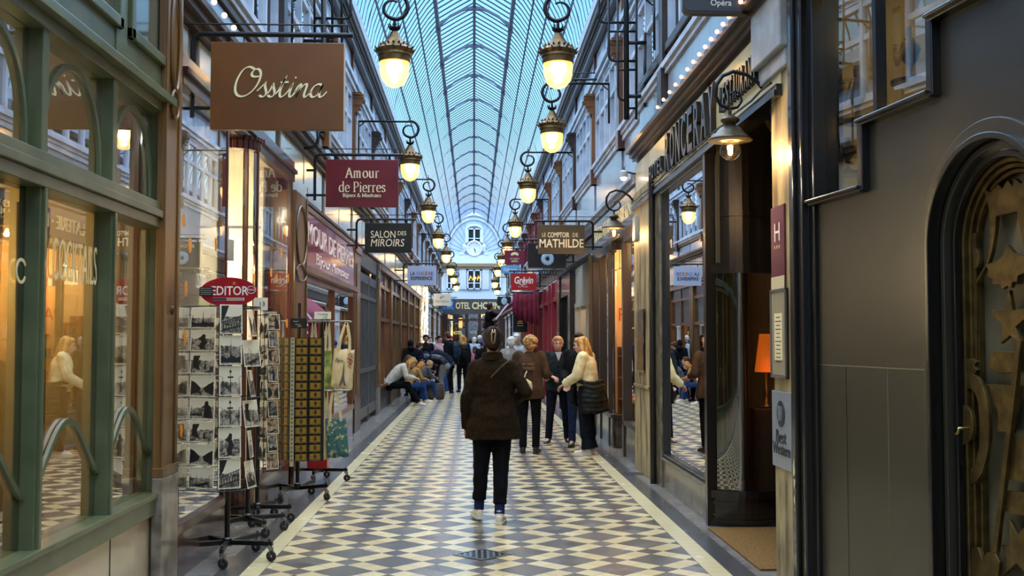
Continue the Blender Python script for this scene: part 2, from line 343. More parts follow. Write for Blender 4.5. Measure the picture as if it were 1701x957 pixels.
# ------------------------------------------------------------------ floor
def floor_mat():
    m = bpy.data.materials.new('harlequin_tiles'); m.use_nodes = True; nt = m.node_tree; N = nt.nodes; L = nt.links; b = N['Principled BSDF']
    def M(op, a, b_=None, c=None, clamp=False):
        n = N.new('ShaderNodeMath'); n.operation = op; n.use_clamp = clamp
        for i, x in enumerate((a, b_, c)):
            if x is None: continue
            if isinstance(x, (int, float)): n.inputs[i].default_value = x
            else: L.new(x, n.inputs[i])
        return n.outputs[0]
    def mixc(f, c1, c2):
        n = N.new('ShaderNodeMix'); n.data_type = 'RGBA'
        if isinstance(f, (int, float)): n.inputs[0].default_value = f
        else: L.new(f, n.inputs[0])
        for i, c in ((6, c1), (7, c2)):
            if isinstance(c, tuple): n.inputs[i].default_value = (*c, 1)
            else: L.new(c, n.inputs[i])
        return n.outputs[2]
    g = N.new('ShaderNodeNewGeometry'); s = N.new('ShaderNodeSeparateXYZ'); L.new(g.outputs['Position'], s.inputs[0]); X, Y = s.outputs[0], s.outputs[1]
    d = .2067; x0, y0 = -1.186, 7.41
    xs = M('SUBTRACT', X, x0); ys = M('SUBTRACT', Y, y0)
    u = M('DIVIDE', M('ADD', xs, ys), d); v = M('DIVIDE', M('SUBTRACT', xs, ys), d)
    u = M('ADD', u, 300.5); v = M('ADD', v, 300.5)
    um = M('MODULO', u, 3.0); vm = M('MODULO', v, 3.0)
    us = M('LESS_THAN', um, 1.0); vs = M('LESS_THAN', vm, 1.0)
    light_ = M('ABSOLUTE', M('SUBTRACT', us, vs))
    fu = M('FRACT', u); fv = M('FRACT', v)
    def edge(fr, w): return M('LESS_THAN', M('MINIMUM', fr, M('SUBTRACT', 1.0, fr)), w)
    grout = M('MAXIMUM', edge(fu, .018), edge(fv, .018))
    cell = N.new('ShaderNodeCombineXYZ'); L.new(M('FLOOR', u), cell.inputs[0]); L.new(M('FLOOR', v), cell.inputs[1])
    wn = N.new('ShaderNodeTexWhiteNoise'); wn.noise_dimensions = '3D'; L.new(cell.outputs[0], wn.inputs['Vector'])
    nz = N.new('ShaderNodeTexNoise'); nz.inputs['Scale'].default_value = 3.0; nz.inputs['Detail'].default_value = 5; L.new(g.outputs['Position'], nz.inputs['Vector'])
    cream = mixc(wn.outputs[0], lin('d3c296'), lin('c2ad80')); dark = mixc(wn.outputs[0], lin('4f4b47'), lin('736c64'))
    dia = mixc(light_, dark, cream); dia = mixc(M('MULTIPLY', grout, .75), dia, lin('5a554c'))
    fb = M('FRACT', M('DIVIDE', Y, .146)); gb = edge(fb, .02)
    creamb = mixc(M('MULTIPLY', gb, .45), lin('c8ba90'), lin('7b7260')); darkb = mixc(M('MULTIPLY', gb, .5), lin('4a4847'), lin('2c2b2a'))
    fg = M('FRACT', M('DIVIDE', Y, .62)); gg = edge(fg, .006)
    stone = mixc(nz.outputs[0], lin('5e5a54'), lin('85807a')); stone = mixc(M('MULTIPLY', gg, .6), stone, lin('33302c'))
    def between(a, b_): return M('MULTIPLY', M('GREATER_THAN', X, a), M('LESS_THAN', X, b_))
    inner = between(-1.415, 1.567); cb = between(-1.548, 1.714); db = between(-1.72, 1.864)
    c = mixc(db, stone, darkb); c = mixc(cb, c, creamb); c = mixc(inner, c, dia)
    line = N.new('ShaderNodeMath'); line.operation = 'LESS_THAN'
    for xl in (-1.415, -1.548, 1.567, 1.714, 1.864):
        c = mixc(M('MULTIPLY', M('LESS_THAN', M('ABSOLUTE', M('SUBTRACT', X, xl)), .0035), .6), c, lin('3c3830'))
    L.new(c, b.inputs['Base Color'])
    nr = N.new('ShaderNodeMapRange'); nr.inputs['To Min'].default_value = .14; nr.inputs['To Max'].default_value = .34
    L.new(nz.outputs[0], nr.inputs[0]); L.new(nr.outputs[0], b.inputs['Roughness']); b.inputs['Specular IOR Level'].default_value = .6
    bp = N.new('ShaderNodeBump'); bp.inputs['Strength'].default_value = .25; bp.inputs['Distance'].default_value = .002
    n2 = N.new('ShaderNodeTexNoise'); n2.inputs['Scale'].default_value = 12; L.new(g.outputs['Position'], n2.inputs['Vector'])
    L.new(M('ADD', M('MULTIPLY', grout, -1.0), M('ADD', n2.outputs[0], wn.outputs[0])), bp.inputs['Height']); L.new(bp.outputs[0], b.inputs['Normal'])
    return m
struct(MB().box(-6, 6, YB, YE+4, -.12, 0).build('floor', floor_mat()))
# ------------------------------------------------------------------ glass vault
HC = [(0, 9.755), (.875, 9.23), (1.25, 8.73), (1.5, 8.31), (1.78, 7.70), (1.95, 7.04)]
def prof_smooth():
    P = [(0, 9.755)]
    K = HC[1:]
    P += [(.44, 9.50)]
    for i in range(len(K)-1):
        p0 = K[max(i-1, 0)]; p1 = K[i]; p2 = K[i+1]; p3 = K[min(i+2, len(K)-1)]
        for j in range(4):
            t = j/4
            P.append(tuple(.5*((2*p1[k])+(-p0[k]+p2[k])*t+(2*p0[k]-5*p1[k]+4*p2[k]-p3[k])*t*t+(-p0[k]+3*p1[k]-3*p2[k]+p3[k])*t**3) for k in (0, 1)))
    P.append(K[-1]); return P
PR = prof_smooth()
M_bar = mat('vault_iron', '1c2c48', .6, .0)
M_rib = mat('vault_rib_paint', '3e4a60', .6)
roof = structE('ceiling')
def full(pr, dz=0, k=1.): return [(-x*k, z+dz) for x, z in reversed(pr)]+[(x*k, z+dz) for x, z in pr[1:]]
FP = full(PR)
mb = MB(); n = len(FP)
mb.add([(x, YB, z+.03) for x, z in FP]+[(x, YE, z+.03) for x, z in FP], [(i, i+1, n+i+1, n+i) for i in range(n-1)])
def roof_glass():
    m = bpy.data.materials.new('vault_glass'); m.use_nodes = True; nt = m.node_tree; N = nt.nodes; L = nt.links; N.remove(N['Principled BSDF'])
    t = N.new('ShaderNodeBsdfTransparent'); t.inputs[0].default_value = (.86, .93, .97, 1)
    d = N.new('ShaderNodeBsdfTranslucent'); d.inputs[0].default_value = (.45, .75, 1, 1)
    mx = N.new('ShaderNodeMixShader'); mx.inputs[0].default_value = .07
    L.new(t.outputs[0], mx.inputs[1]); L.new(d.outputs[0], mx.inputs[2]); L.new(mx.outputs[0], N['Material Output'].inputs[0]); return m
mb.build('glazing', roof_glass(), roof, fixn=False)
mb = MB(); y = YB
def arcbar(mb, pr, y, w, h):
    for i in range(len(pr)-1):
        a, b = pr[i], pr[i+1]; mb.bar((a[0], y, a[1]), (b[0], y, b[1]), w, h, up=(0, 1, 0)) if False else mb.add(
            [(a[0], y-w/2, a[1]), (a[0], y+w/2, a[1]), (a[0], y+w/2, a[1]-h), (a[0], y-w/2, a[1]-h), (b[0], y-w/2, b[1]), (b[0], y+w/2, b[1]), (b[0], y+w/2, b[1]-h), (b[0], y-w/2, b[1]-h)],
            [(0,1,5,4),(1,2,6,5),(2,3,7,6),(3,0,4,7)])
FPc = full([(0, 9.755), (.44, 9.50), (.875, 9.23), (1.07, 9.0), (1.25, 8.73), (1.5, 8.31), (1.66, 8.0), (1.78, 7.70), (1.88, 7.4), (1.95, 7.04)])
y = 29.3-3.34*12
while y < YE: arcbar(mb, FPc, y, .055, .022); y += 3.34/9
mb.build('glazing_bars', M_bar, roof, fixn=False)
mb = MB()
for (x, z) in HC[2:5]:
    for s in (-1, 1): mb.box(s*x-.015, s*x+.015, YB, YE, z-.05, z)
mb.build('thin_purlins', M_bar, roof)
mb = MB()
for s in (-1, 1):
    mb.box(s*.875-.04, s*.875+.04, YB, YE, 9.05, 9.22)
mb.box(-.035, .035, YB, YE, 9.62, 9.74)
mb.build('main_purlins', M_rib, roof)
yr = 29.3-3.34*12
RIB = []
while yr < YE: RIB.append(yr); yr += 3.34
side = [p for p in PR if p[0] >= .87]
for k, yr in enumerate(RIB):
    mb = MB(); arcbar(mb, full([(0, 9.66), (.3, 9.58), (.6, 9.42), (.875, 9.16)]), yr, .07, .06)
    for s in (-1, 1):
        arcbar(mb, [(s*x, z) for x, z in side], yr, .05, .02); mb.box(s*.875-.06, s*.875+.06, yr-.08, yr+.08, 9.0, 9.24)
    mb.box(-.12, .12, yr-.05, yr+.05, 9.55, 9.62)
    mb.build('arch_rib', M_rib, roof)
# ------------------------------------------------------------------ upper storeys, both sides
PIL = [18.35-3.45*8+3.45*i for i in range(23)]
M_upw = mat('pale_upper_paint', 'b4bcc6', .5, col2='98a0aa', nscale=2.5, bump=.05)
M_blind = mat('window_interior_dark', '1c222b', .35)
M_panel = mat('polished_cream_panel', 'b8b29c', .16, col2='8f8b7c', nscale=1.6, nmix=(.35, .7), coat=.6, bump=.04, bscale=8)
for s, side_n in ((-1, 'left'), (1, 'right')):
    X = 2.08*s
    def bx(mb, xa, xb, y0, y1, z0, z1): return mb.box(s*xa, s*xb, y0, y1, z0, z1)
    # masonry behind everything upstairs
    mb = MB(); bx(mb, 2.10, 2.35, YB, YE, 3.98, 4.5); bx(mb, 2.10, 2.35, YB, YE, 5.75, 7.0)
    struct(mb.build('wall_'+side_n, M_upw))
    mb = MB(); bx(mb, 5.8, 6.0, YB, YE, 0, 3.9); struct(mb.build('wall_outer_'+side_n, M_upw))
    mb = MB(); bx(mb, 2.35, 6.0, YB, YE, 3.98, 4.1)   # first-floor slab over the shops
    struct(mb.build('slab_'+side_n, M_plaster))
    mb = MB()
    for z0, z1, d in ((6.44, 6.52, .13), (6.52, 6.62, .09), (6.62, 6.68, .16), (6.68, 6.78, .2)): bx(mb, 2.12-d, 2.15, YB, YE, z0, z1)
    y = YB
    while y < YE: bx(mb, 1.985, 2.05, y, y+.06, 6.54, 6.61); y += .14
    struct(mb.build('trim_1' if s < 0 else 'trim_2', M_brownpaint))
    mb = MB(); bx(mb, 1.90, 2.1, YB, YE, 6.80, 6.86); bx(mb, 1.93, 2.1, YB, YE, 6.86, 7.06)
    struct(mb.build('trim_3' if s < 0 else 'trim_4', mat('pale_gutter', 'b9bfc6', .4)))
    mb = MB()
    for z0, z1, d in ((5.74, 5.80, .06), (5.80, 5.86, .10), (5.86, 5.90, .07), (5.90, 5.98, .13)): bx(mb, 2.12-d, 2.12, YB, YE, z0, z1)
    for z0, z1, d in ((4.38, 4.44, .10), (4.44, 4.5, .13)): bx(mb, 2.12-d, 2.12, YB, YE, z0, z1)
    struct(mb.build('trim_5' if s < 0 else 'trim_6', M_upw))
    # pilasters with capitals, attic posts
    for i, yp in enumerate(PIL):
        if yp > YE: break
        zb0 = 3.9 if (s > 0 and abs(yp-11.45) < .1) else 4.2
        mb = MB(); bx(mb, 2.0, 2.12, yp-.11, yp+.11, zb0, 5.55); bx(mb, 1.98, 2.12, yp-.13, yp+.13, zb0, 4.45)
        # carved console capital
        for k in range(6):
            a = k/5; bx(mb, 2.0-.13*math.sin(a*PI*.5), 2.12, yp-.10-.015*(k % 2), yp+.10+.015*(k % 2), 5.35+a*.3, 5.35+a*.3+.07)
        mb.tube([(s*(1.9+.035*math.cos(t*.7)), yp+dy, 5.62+.035*math.sin(t*.7)) for dy in (0,) for t in range(9)], .02, 6)
        bx(mb, 1.9, 2.12, yp-.14, yp+.14, 5.70, 5.745)
        bx(mb, 2.05, 2.12, yp-.05, yp+.05, 5.98, 6.44)
        struct(mb.build('trim_7', M_wood if i % 3 else M_woodD))
    # windows of the upper storey
    for i in range(len(PIL)-1):
        y0, y1 = PIL[i]+.11, PIL[i+1]-.11
        if y0 > YE-3: break
        red = (s > 0 and 30 < y0 < 44)
        fm = mat('crimson_paint', '7d1524', .35, coat=.3) if red else M_upw
        wn = structE('window_%d' % (i+1 if s < 0 else i+31))
        mb = MB(); nb = 5
        for k in range(nb+1):
            yy = y0+(y1-y0)*k/nb; bx(mb, 2.06, 2.14, yy-.035, yy+.035, 4.5, 5.74)
        for z in (4.5, 5.24, 5.66): bx(mb, 2.07, 2.13, y0, y1, z, z+.07)
        mb.build('window_frame', fm, wn)
        mb = MB(); bx(mb, 2.10, 2.105, y0, y1, 4.5, 5.74); mb.build('pane', M_glassU, wn)
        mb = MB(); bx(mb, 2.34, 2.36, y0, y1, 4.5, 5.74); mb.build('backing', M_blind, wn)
        mb = MB()
        for k in range(nb):      # half-drawn curtains
            if (i*7+k*3) % 4 == 0: continue
            ya = y0+(y1-y0)*k/nb+.05; yb = ya+(y1-y0)/nb*.5
            q = [(ya+(yb-ya)*t/16, .02*math.sin(t*1.9)) for t in range(17)]
            mb.add([(s*(2.22+dx), yy, 4.5) for yy, dx in q]+[(s*(2.22+dx), yy, 5.7) for yy, dx in q], [(t, t+1, 18+t, 17+t) for t in range(16)])
        mb.build('curtain', mat('pale_curtain', 'c3cad3', .8), wn, smooth='full', fixn=False)
    # attic panels: shallow framed rectangles
    mb = MB()
    for i in range(len(PIL)-1):
        y0, y1 = PIL[i]+.12, PIL[i+1]-.12
        if y0 > YE-3: break
        for k in range(3):
            a = y0+(y1-y0)*k/3+.05; b = y0+(y1-y0)*(k+1)/3-.05
            for (ya, yb, za, zb) in ((a, b, 6.03, 6.06), (a, b, 6.36, 6.39), (a, a+.03, 6.03, 6.39), (b-.03, b, 6.03, 6.39)): bx(mb, 2.085, 2.11, ya, yb, za, zb)
    struct(mb.build('trim_8', M_upw))
    # zone of polished panels and running cornices between shopfronts and upper windows
    M_blue = mat('weathered_pale_panel', 'a3abb5', .22, col2='7d848c', nscale=1.3, nmix=(.3, .7), coat=.5, bump=.06, bscale=6)
    def panels(ya, yb, za, zb, m, name, nn=2, d=2.07):
        mb = MB()
        for i in range(len(PIL)-1):
            y0, y1 = max(PIL[i]+.12, ya), min(PIL[i+1]-.12, yb)
            if y1-y0 < .5 or y0 > YE-3: continue
            for k in range(nn):
                a = y0+(y1-y0)*k/nn+.04; b = y0+(y1-y0)*(k+1)/nn-.04; bx(mb, d, 2.12, a, b, za, zb)
        struct(mb.build(name, m, bev=.01))
    def cornice(ya, yb, zs, name, m=M_brownpaint):
        mb = MB()
        for z0, z1, d in zs: bx(mb, 2.12-d, 2.12, ya, yb, z0, z1)
        struct(mb.build(name, m))
    if s < 0:
        panels(YB, YE, 3.44, 3.82, M_panel, 'trim_9')
        panels(12.2, YE, 3.24, 3.46, M_panel, 'trim_16')
        cornice(12.2, YE, ((3.16, 3.2, .08), (3.2, 3.24, .12)), 'trim_17')
        cornice(YB, YE, ((3.82, 3.88, .10), (3.88, 3.94, .16), (3.94, 3.99, .2), (3.99, 4.02, .15), (4.30, 4.38, .08)), 'trim_10')
        panels(YB, YE, 4.03, 4.29, M_blue, 'trim_12')
        mb = MB(); mb.box(-2.3, -2.095, YB, 6.9, 3.16, 4.0); mb.box(-2.3, -2.095, 6.9, 12.1, 3.42, 4.0); mb.box(-2.3, -2.095, 12.1, YE, 3.16, 4.0); struct(mb.build('wall_over_shops_left', M_brownpaint))
    else:
        cornice(YB, 13.3, ((3.70, 3.76, .10), (3.76, 3.80, .16), (3.80, 3.85, .2), (3.85, 3.90, .25), (4.62, 4.7, .1)), 'trim_11', M_woodD)
        panels(YB, 13.3, 3.95, 4.60, M_blue, 'trim_13', 1, 2.05)
        cornice(13.3, YE, ((3.0, 3.04, .10), (3.46, 3.5, .08), (3.5, 3.56, .14), (3.56, 3.62, .18), (4.30, 4.38, .08)), 'trim_14', M_upw)
        panels(13.3, YE, 3.66, 4.30, M_blue, 'trim_15', 1)
        mb = MB(); mb.box(2.12, 2.3, YB, 7.1, 3.98, 4.0); mb.box(2.12, 2.3, 7.1, 13.3, 3.72, 4.0); mb.box(2.15, 2.3, 13.3, YE, 3.16, 4.0); struct(mb.build('wall_over_shops_right', M_brownpaint))
# unseen wall added behind the camera to keep sky light from flooding in
struct(MB().box(-6, 6, YB-.2, YB, 0, 10).build('wall_light_block', M_upw))
# ------------------------------------------------------------------ shop rooms behind the fronts
def sbox(mb, s, xa, xb, y0, y1, z0, z1): return mb.box(s*xa, s*xb, y0, y1, z0, z1)
for s, sn in ((-1, 'left'), (1, 'right')):
    cuts = [-12, 6.85, 12.1, 18.9, 22.9, 30, 40, 52, 69] if s < 0 else [-12, 7.1, 13.3, 18.3, 21.9, 25.2, 33, 42, 54, 69]
    mb = MB()
    for y in cuts: sbox(mb, s, 2.2, 6, y-.05, y+.05, 0, 3.98)
    struct(mb.build('partition_'+sn, M_plaster))
    mb = MB()
    for (a_, b_, z_) in (((YB, 6.9, 3.05), (6.9, 12.1, 3.36), (12.1, YE, 3.05)) if s < 0 else ((YB, 7.15, 3.9), (7.15, 9.3, 3.8), (9.3, 13.3, 3.3), (13.3, YE, 3.05))): sbox(mb, s, 2.12, 6, a_, b_, z_, z_+.06)
    struct(mb.build('shop_ceiling_'+sn, mat('shop_ceiling', 'c8bfa8', .8)))
# ------------------------------------------------------------------ left: bar with sage green frames
P = thing('shopfront', 'sage green shopfront with arched glazing bars over cream marble', 'shopfront', (-1.95, 0, 0))
XG = 0
ms = [YX(62, -1.95), YX(181, -1.95), YX(266, -1.95)]
ms = [ms[0]-1.9, ms[0]-.95]+ms
mb = MB(); GY0, GY1 = -6.0, ms[-1]+.02
mb.box(-.12, .03, GY0, GY1, .50, .60); mb.box(-.1, .045, GY0, GY1, .60, .63)
mb.box(-.12, .03, GY0, GY1, 2.24, 2.30); mb.box(-.12, .05, GY0, GY1, 2.30, 2.345); mb.box(-.12, .03, GY0, GY1, 2.345, 2.40)
mb.box(-.12, .03, GY0, GY1, 2.96, 3.02); mb.box(-.12, .08, GY0, GY1, 3.02, 3.07); mb.box(-.12, .02, GY0, GY1, 3.07, 3.24); mb.box(-.12, .07, GY0, GY1, 3.90, 4.0)
for i, y in enumerate([-4, -2, 0, 1.5]+ms):
    w_ = .035; yy = y-w_ if i == 3+len(ms) else y
    mb.box(-.08, .015, yy-w_, yy+w_, .50, 3.0); mb.box(-.06, .03, yy-w_*.45, yy+w_*.45, .60, 2.24)
    mb.box(-.12, .03, yy-.05, yy+(.13 if i < 3+len(ms) else .05), 3.07, 3.9)
mb.build('frame', M_green, P, bev=.004)
mb = MB(); mb.box(-.14, -.01, GY0, GY1, 0, .5); mb.build('base', mat('cream_marble_panels', 'c4b493', .2, col2='a18a62', nscale=1.3, nmix=(.5, .78), coat=.5), P)
mb = MB()
for y in (ms[2]+.1, ms[3]+.1, ms[1]): mb.box(-.012, -.006, y, y+.006, 0, .5)
mb.build('panel_joint', M_woodD, P)
for k in range(len(ms)-1):
    y0, y1 = ms[k]+.035, ms[k+1]-(.07 if k == len(ms)-2 else .035)
    mb = MB(); mb.box(-.055, -.05, y0, y1, .63, 2.24); mb.build('display_pane', glass('bar_glass', (.85, .82, .72), 1.5, .16), P)
    mb = MB(); mb.box(-.055, -.05, y0, y1, 2.40, 2.96); mb.build('transom_pane', M_glassU, P)
    yc = (y0+y1)/2; hw = (y1-y0)/2
    # top arch: pointed tall arch springing from the rail
    mb = MB(); q = [(yc+hw*.86*math.cos(a), 2.40+.50*math.sin(a)**.8 if math.sin(a) > 0 else 2.4) for a in [PI*t/20 for t in range(21)]]
    mb.strip(q, .03, (-.045, 0, 0), (0, 1, 0), (0, 0, 1), (.018, 0, 0)); mb.build('arched_muntin', M_green, P)
    # lower ogee: rises from the mullions to a low round crown
    mb = MB(); q = []
    for t in range(25):
        a = -1+2*t/24; q.append((yc+hw*a, .86+.30*(.5+.5*math.cos(PI*a))**.75 if abs(a) < 1 else .86))
    mb.strip(q, .028, (-.045, 0, 0), (0, 1, 0), (0, 0, 1), (.018, 0, 0)); mb.build('curved_muntin', M_green, P)
# panelled frieze above: raised framed panels
pz = [(YX(90, -1.95), YX(182, -1.95)), (YX(197, -1.95), YX(264, -1.95)-.04), (2.6, YX(62, -1.95)-.1)]
mb = MB()
for (y0, y1) in pz:
    for (a, b, c, d) in ((y0, y1, 3.24, 3.30), (y0, y1, 3.80, 3.86), (y0, y0+.06, 3.24, 3.86), (y1-.06, y1, 3.24, 3.86)): mb.box(.0, .05, a, b, c, d)
mb.build('frieze_panel_moulding', M_green, P, bev=.006)
mb = MB(); mb.box(-.12, .0, GY0, GY1, 3.2, 3.9); mb.build('frieze_panel', mat('glossy_olive_panel', '5f5f4c', .14, col2='4a4c40', nscale=1.5, coat=.8, bump=.05, bscale=6), P)
# lettering on the glass
q = atX(122, 436, -2.0)
text('COCKTAILS', .60, .20, (-.038, q.y, q.z), (0, 1, 0), (0, 0, 1), M_goldt, P, name='painted_lettering', ext=.002, shear=0, bold=-.01)
mb = MB()   # crescent ornament
cq = atX(30, 450, -2.0)
mb.strip(arc(0, 0, .05, .05, 30, 330, 20), .014, (-.038, cq.y, cq.z), (0, 1, 0), (0, 0, 1), (.003, 0, 0)); mb.build('crescent_decal', M_goldt, P)
# bar interior
struct(MB().box(-4.6, -4.5, -6, 6.8, 0, 3.05).build('wall_bar_back', mat('ochre_plaster', 'a8863a', .8, col2='8a6c28', nscale=1.5)))
def curtain(y, w, x, zt, zb, m, label, folds=6, dx=0):
    mb = MB(); n = folds*8; q = []
    for t in range(n+1):
        a = t/n; q.append((y+w*a, x+.035*math.sin(a*folds*2*PI)))
    vs = []; L_ = 7
    for j in range(L_):
        f = j/(L_-1); z = zt+(zb-zt)*f
        for (yy, xx) in q: vs.append((xx+dx*f*f, y+w/2+(yy-y-w/2)*(1-.15*math.sin(f*PI)), z))
    fs = [(j*(n+1)+i, j*(n+1)+i+1, (j+1)*(n+1)+i+1, (j+1)*(n+1)+i) for j in range(L_-1) for i in range(n)]
    mb.add(vs, fs); o = mb.build('curtain', m, None, smooth='full', fixn=False)
    so = o.modifiers.new('thick', 'SOLIDIFY'); so.thickness = .004
    tag(o, label, 'curtain'); return o
M_cur = mat('ochre_curtain_cloth', '8f6a1a', .85, sheen=.3, col2='7a5a14', nscale=3)
curtain(4.55, .62, -2.22, 2.26, .3, M_cur, 'ochre curtain hanging behind the glass painted with cocktails lettering')
curtain(5.55, .34, -2.3, 2.26, .3, M_cur, 'narrow ochre curtain bunched beside the second green mullion')
# yellow shelf unit with jars
t = thing('shelf_unit', 'yellow metal shelf unit inside the bar with rows of jars', 'shelf', (-3.3, 4.1, 0))
mb = MB()
for y in (-.5, 0, .5): mb.box(-.15, -.11, y-.02, y+.02, 0, 2.2); mb.box(.11, .15, y-.02, y+.02, 0, 2.2)
mb.build('upright', mat('yellow_paint', 'd8a81a', .4), t)
for z in (.5, .85, 1.2, 1.55, 1.9, 2.18):
    MB().box(-.15, .15, -.52, .52, z, z+.025).build('shelf', mat('yellow_paint', 'd8a81a', .4), t)
jm = [mat('jar_amber', 'b0641c', .2, coat=.5), mat('jar_red', '9c2418', .3, coat=.5), mat('jar_cream', 'cdbb8c', .3, coat=.5)]
lidm = mat('jar_lid', '2a2620', .3, .6)
cn = 0; sh_n = {.525: 'lowest', .875: 'second lowest', 1.225: 'middle', 1.575: 'upper', 1.925: 'top'}
oth = ['first', 'second', 'third', 'fourth', 'fifth', 'sixth', 'seventh', 'eighth', 'ninth', 'tenth', 'eleventh', 'twelfth', 'thirteenth', 'fourteenth', 'fifteenth', 'sixteenth']
for z in (.525, .875, 1.225, 1.575, 1.925):
    for k in range(8):
        r = thing('jar', '%s jar on the %s shelf of the yellow unit' % (['amber', 'red', 'cream'][(k+cn) % 3]+' '+oth[k], sh_n[z]), 'jar', (-3.3+.05, 3.66+k*.125, z), 0, 'jars on the yellow shelf unit')
        MB().lathe((0, 0, 0), [(.04, 0), (.045, .01), (.045, .12), (.03, .145)], 12).build('glass_body', jm[(k+cn) % 3], r, smooth=True)
        MB().lathe((0, 0, .145), [(.036, 0), (.036, .02)], 12).build('lid', lidm, r, smooth=True)
    cn += 1
# souvenir display seen through the pane nearest the pillar
t = thing('display_table', 'wooden souvenir table inside the bar with red mugs', 'table', (-3.05, 6.0, 0))
MB().box(-.3, .3, -.45, .45, .86, .9).build('tabletop', M_wood, t, bev=.004)
for a in (-.27, .27):
    for b in (-.42, .42): MB().box(a-.02, a+.02, b-.02, b+.02, 0, .86).build('leg', M_wood, t)
MB().box(-.28, .28, -.43, .43, .3, .33).build('shelf', M_wood, t)
for i in range(4):
    for j in range(2):
        for l in range(2):
            r = thing('mug', 'red mug %s in the %s row of the souvenir table, %s tier' % (oth[i], ['front', 'rear'][j], ['lower', 'upper'][l]), 'mug', (-2.9-j*.16, 5.75+i*.14, .9+l*.11), 0, 'red mugs on the souvenir table')
            MB().lathe((0, 0, 0), [(.038, 0), (.042, .005), (.042, .095), (.038, .095), (.036, .012), (0, .01)], 14).build('cup', mat('red_glaze', 'a5160f', .2, coat=.6), r, smooth=True)
            MB().tube([(.04+.028*math.sin(a), 0, .05+.03*math.cos(a)) for a in [PI*k/7 for k in range(8)]], .006, 6).build('handle', mat('red_glaze', 'a5160f', .2), r, smooth=True)
def eiffel(mb, c, h):
    prof = [(.19, 0), (.145, .1), (.11, .2), (.085, .3), (.06, .42), (.042, .56), (.028, .72), (.016, .86), (.008, .95), (.003, 1)]
    for sx_ in (-1, 1):
        for sy_ in (-1, 1):
            mb.tube([(c[0]+sx_*a*h, c[1]+sy_*a*h, c[2]+z*h) for a, z in prof], [.022*h*(1-z*.8) for a, z in prof], 4)
    for z, a in ((.19, .13), (.4, .078), (.84, .025)): mb.box(c[0]-a*h, c[0]+a*h, c[1]-a*h, c[1]+a*h, c[2]+z*h, c[2]+(z+.025)*h)
    for sx_ in (-1, 1):
        for i in range(9):
            a0, a1 = PI*i/9, PI*(i+1)/9
            mb.bar((c[0]+sx_*.15*h, c[1]+.13*h*math.cos(a0), c[2]+(.03+.11*math.sin(a0))*h), (c[0]+sx_*.15*h, c[1]+.13*h*math.cos(a1), c[2]+(.03+.11*math.sin(a1))*h), .012*h)
for k, (y, h_) in enumerate(((6.22, .3), (6.36, .22))):
    mb = MB(); eiffel(mb, (0, 0, 0), h_); o = mb.build('miniature_tower', M_iron, None, loc=(-2.9, y, .9)); tag(o, '%s dark miniature lattice tower on the souvenir table' % ('taller', 'shorter')[k], 'souvenir')
# pendant bulbs in the bar
for k, (x, y, z) in enumerate(((-3.4, 5.2, 2.25), (-2.9, 6.25, 2.1), (-3.3, 4.4, 2.3))):
    t = thing('pendant_lamp', 'bare bulb pendant in the bar %s' % ('over the room centre', 'above the souvenir table', 'above the yellow shelf')[k], 'lamp', (x, y, z))
    MB().tube([(0, 0, .08), (0, 0, 3.05-z)], .004, 5).build('cord', M_black, t)
    MB().lathe((0, 0, .03), [(.018, 0), (.02, .05), (.008, .06)], 10).build('socket', M_brass, t, smooth=True)
    MB().ball((0, 0, 0), .04).build('bulb', emis('bulb_glow', 'ffc98a', 14), t, smooth=True)
    light('bar_light', (x, y, z-.1), 24, (1, .72, .3), .06)
# ------------------------------------------------------------------ pillars on the left
def pillar(s, xf, y0, y1, zt, m, name, label, base_m, zb=.62, oval=True, dep=None):
    t = thing(name, label, 'pillar', (s*xf, (y0+y1)/2, 0)); w = (y1-y0)/2; d = dep or 2.15-xf
    def X(a, b): return sorted((-s*(-a), -s*(-b)))
    mb = MB(); mb.box(0, s*d, -w, w, zb, zt); mb.box(-s*.012, 0, -w, -w+.05, zb, zt); mb.box(-s*.012, 0, w-.05, w, zb, zt)
    mb.box(-s*.02, s*d, -w-.01, w+.01, zb, zb+.06)
    mb.build('shaft', m, t, bev=.004)
    MB().box(-s*.02, s*d, -w-.012, w+.012, 0, zb).build('base', base_m, t, bev=.006)
    if oval:
        mb = MB(); mb.tube([(-s*.015, (w-.07)*math.cos(a), zt-.45+.32*math.sin(a)) for a in [2*PI*k/28 for k in range(28)]], .014, 6, closed=True)
        mb.tube([(-s*.015, (w-.09)*math.cos(a), zt-.86+.09*math.sin(a)) for a in [2*PI*k/16 for k in range(16)]], .012, 6, closed=True)
        mb.build('oval_moulding', m, t, smooth='full')
        MB().ball((-s*.015, 0, zb+1.02), (.012, .018, .03)).build('boss', M_brass, t, smooth='full')
    return t
M_ochw = mat('honey_wood', '78552a', .35, col2='4f3618', nscale=5, stretch=(1, 1, .12), bump=.15, coat=.3)
pillar(-1, 1.90, 6.68, 7.02, 3.9, M_ochw, 'pillar', 'honey brown wooden pillar between the green bar and the postcards window', mat('grey_marble_base', '5d5348', .3, col2='8d8170', nscale=6, coat=.4), .72, dep=.045)
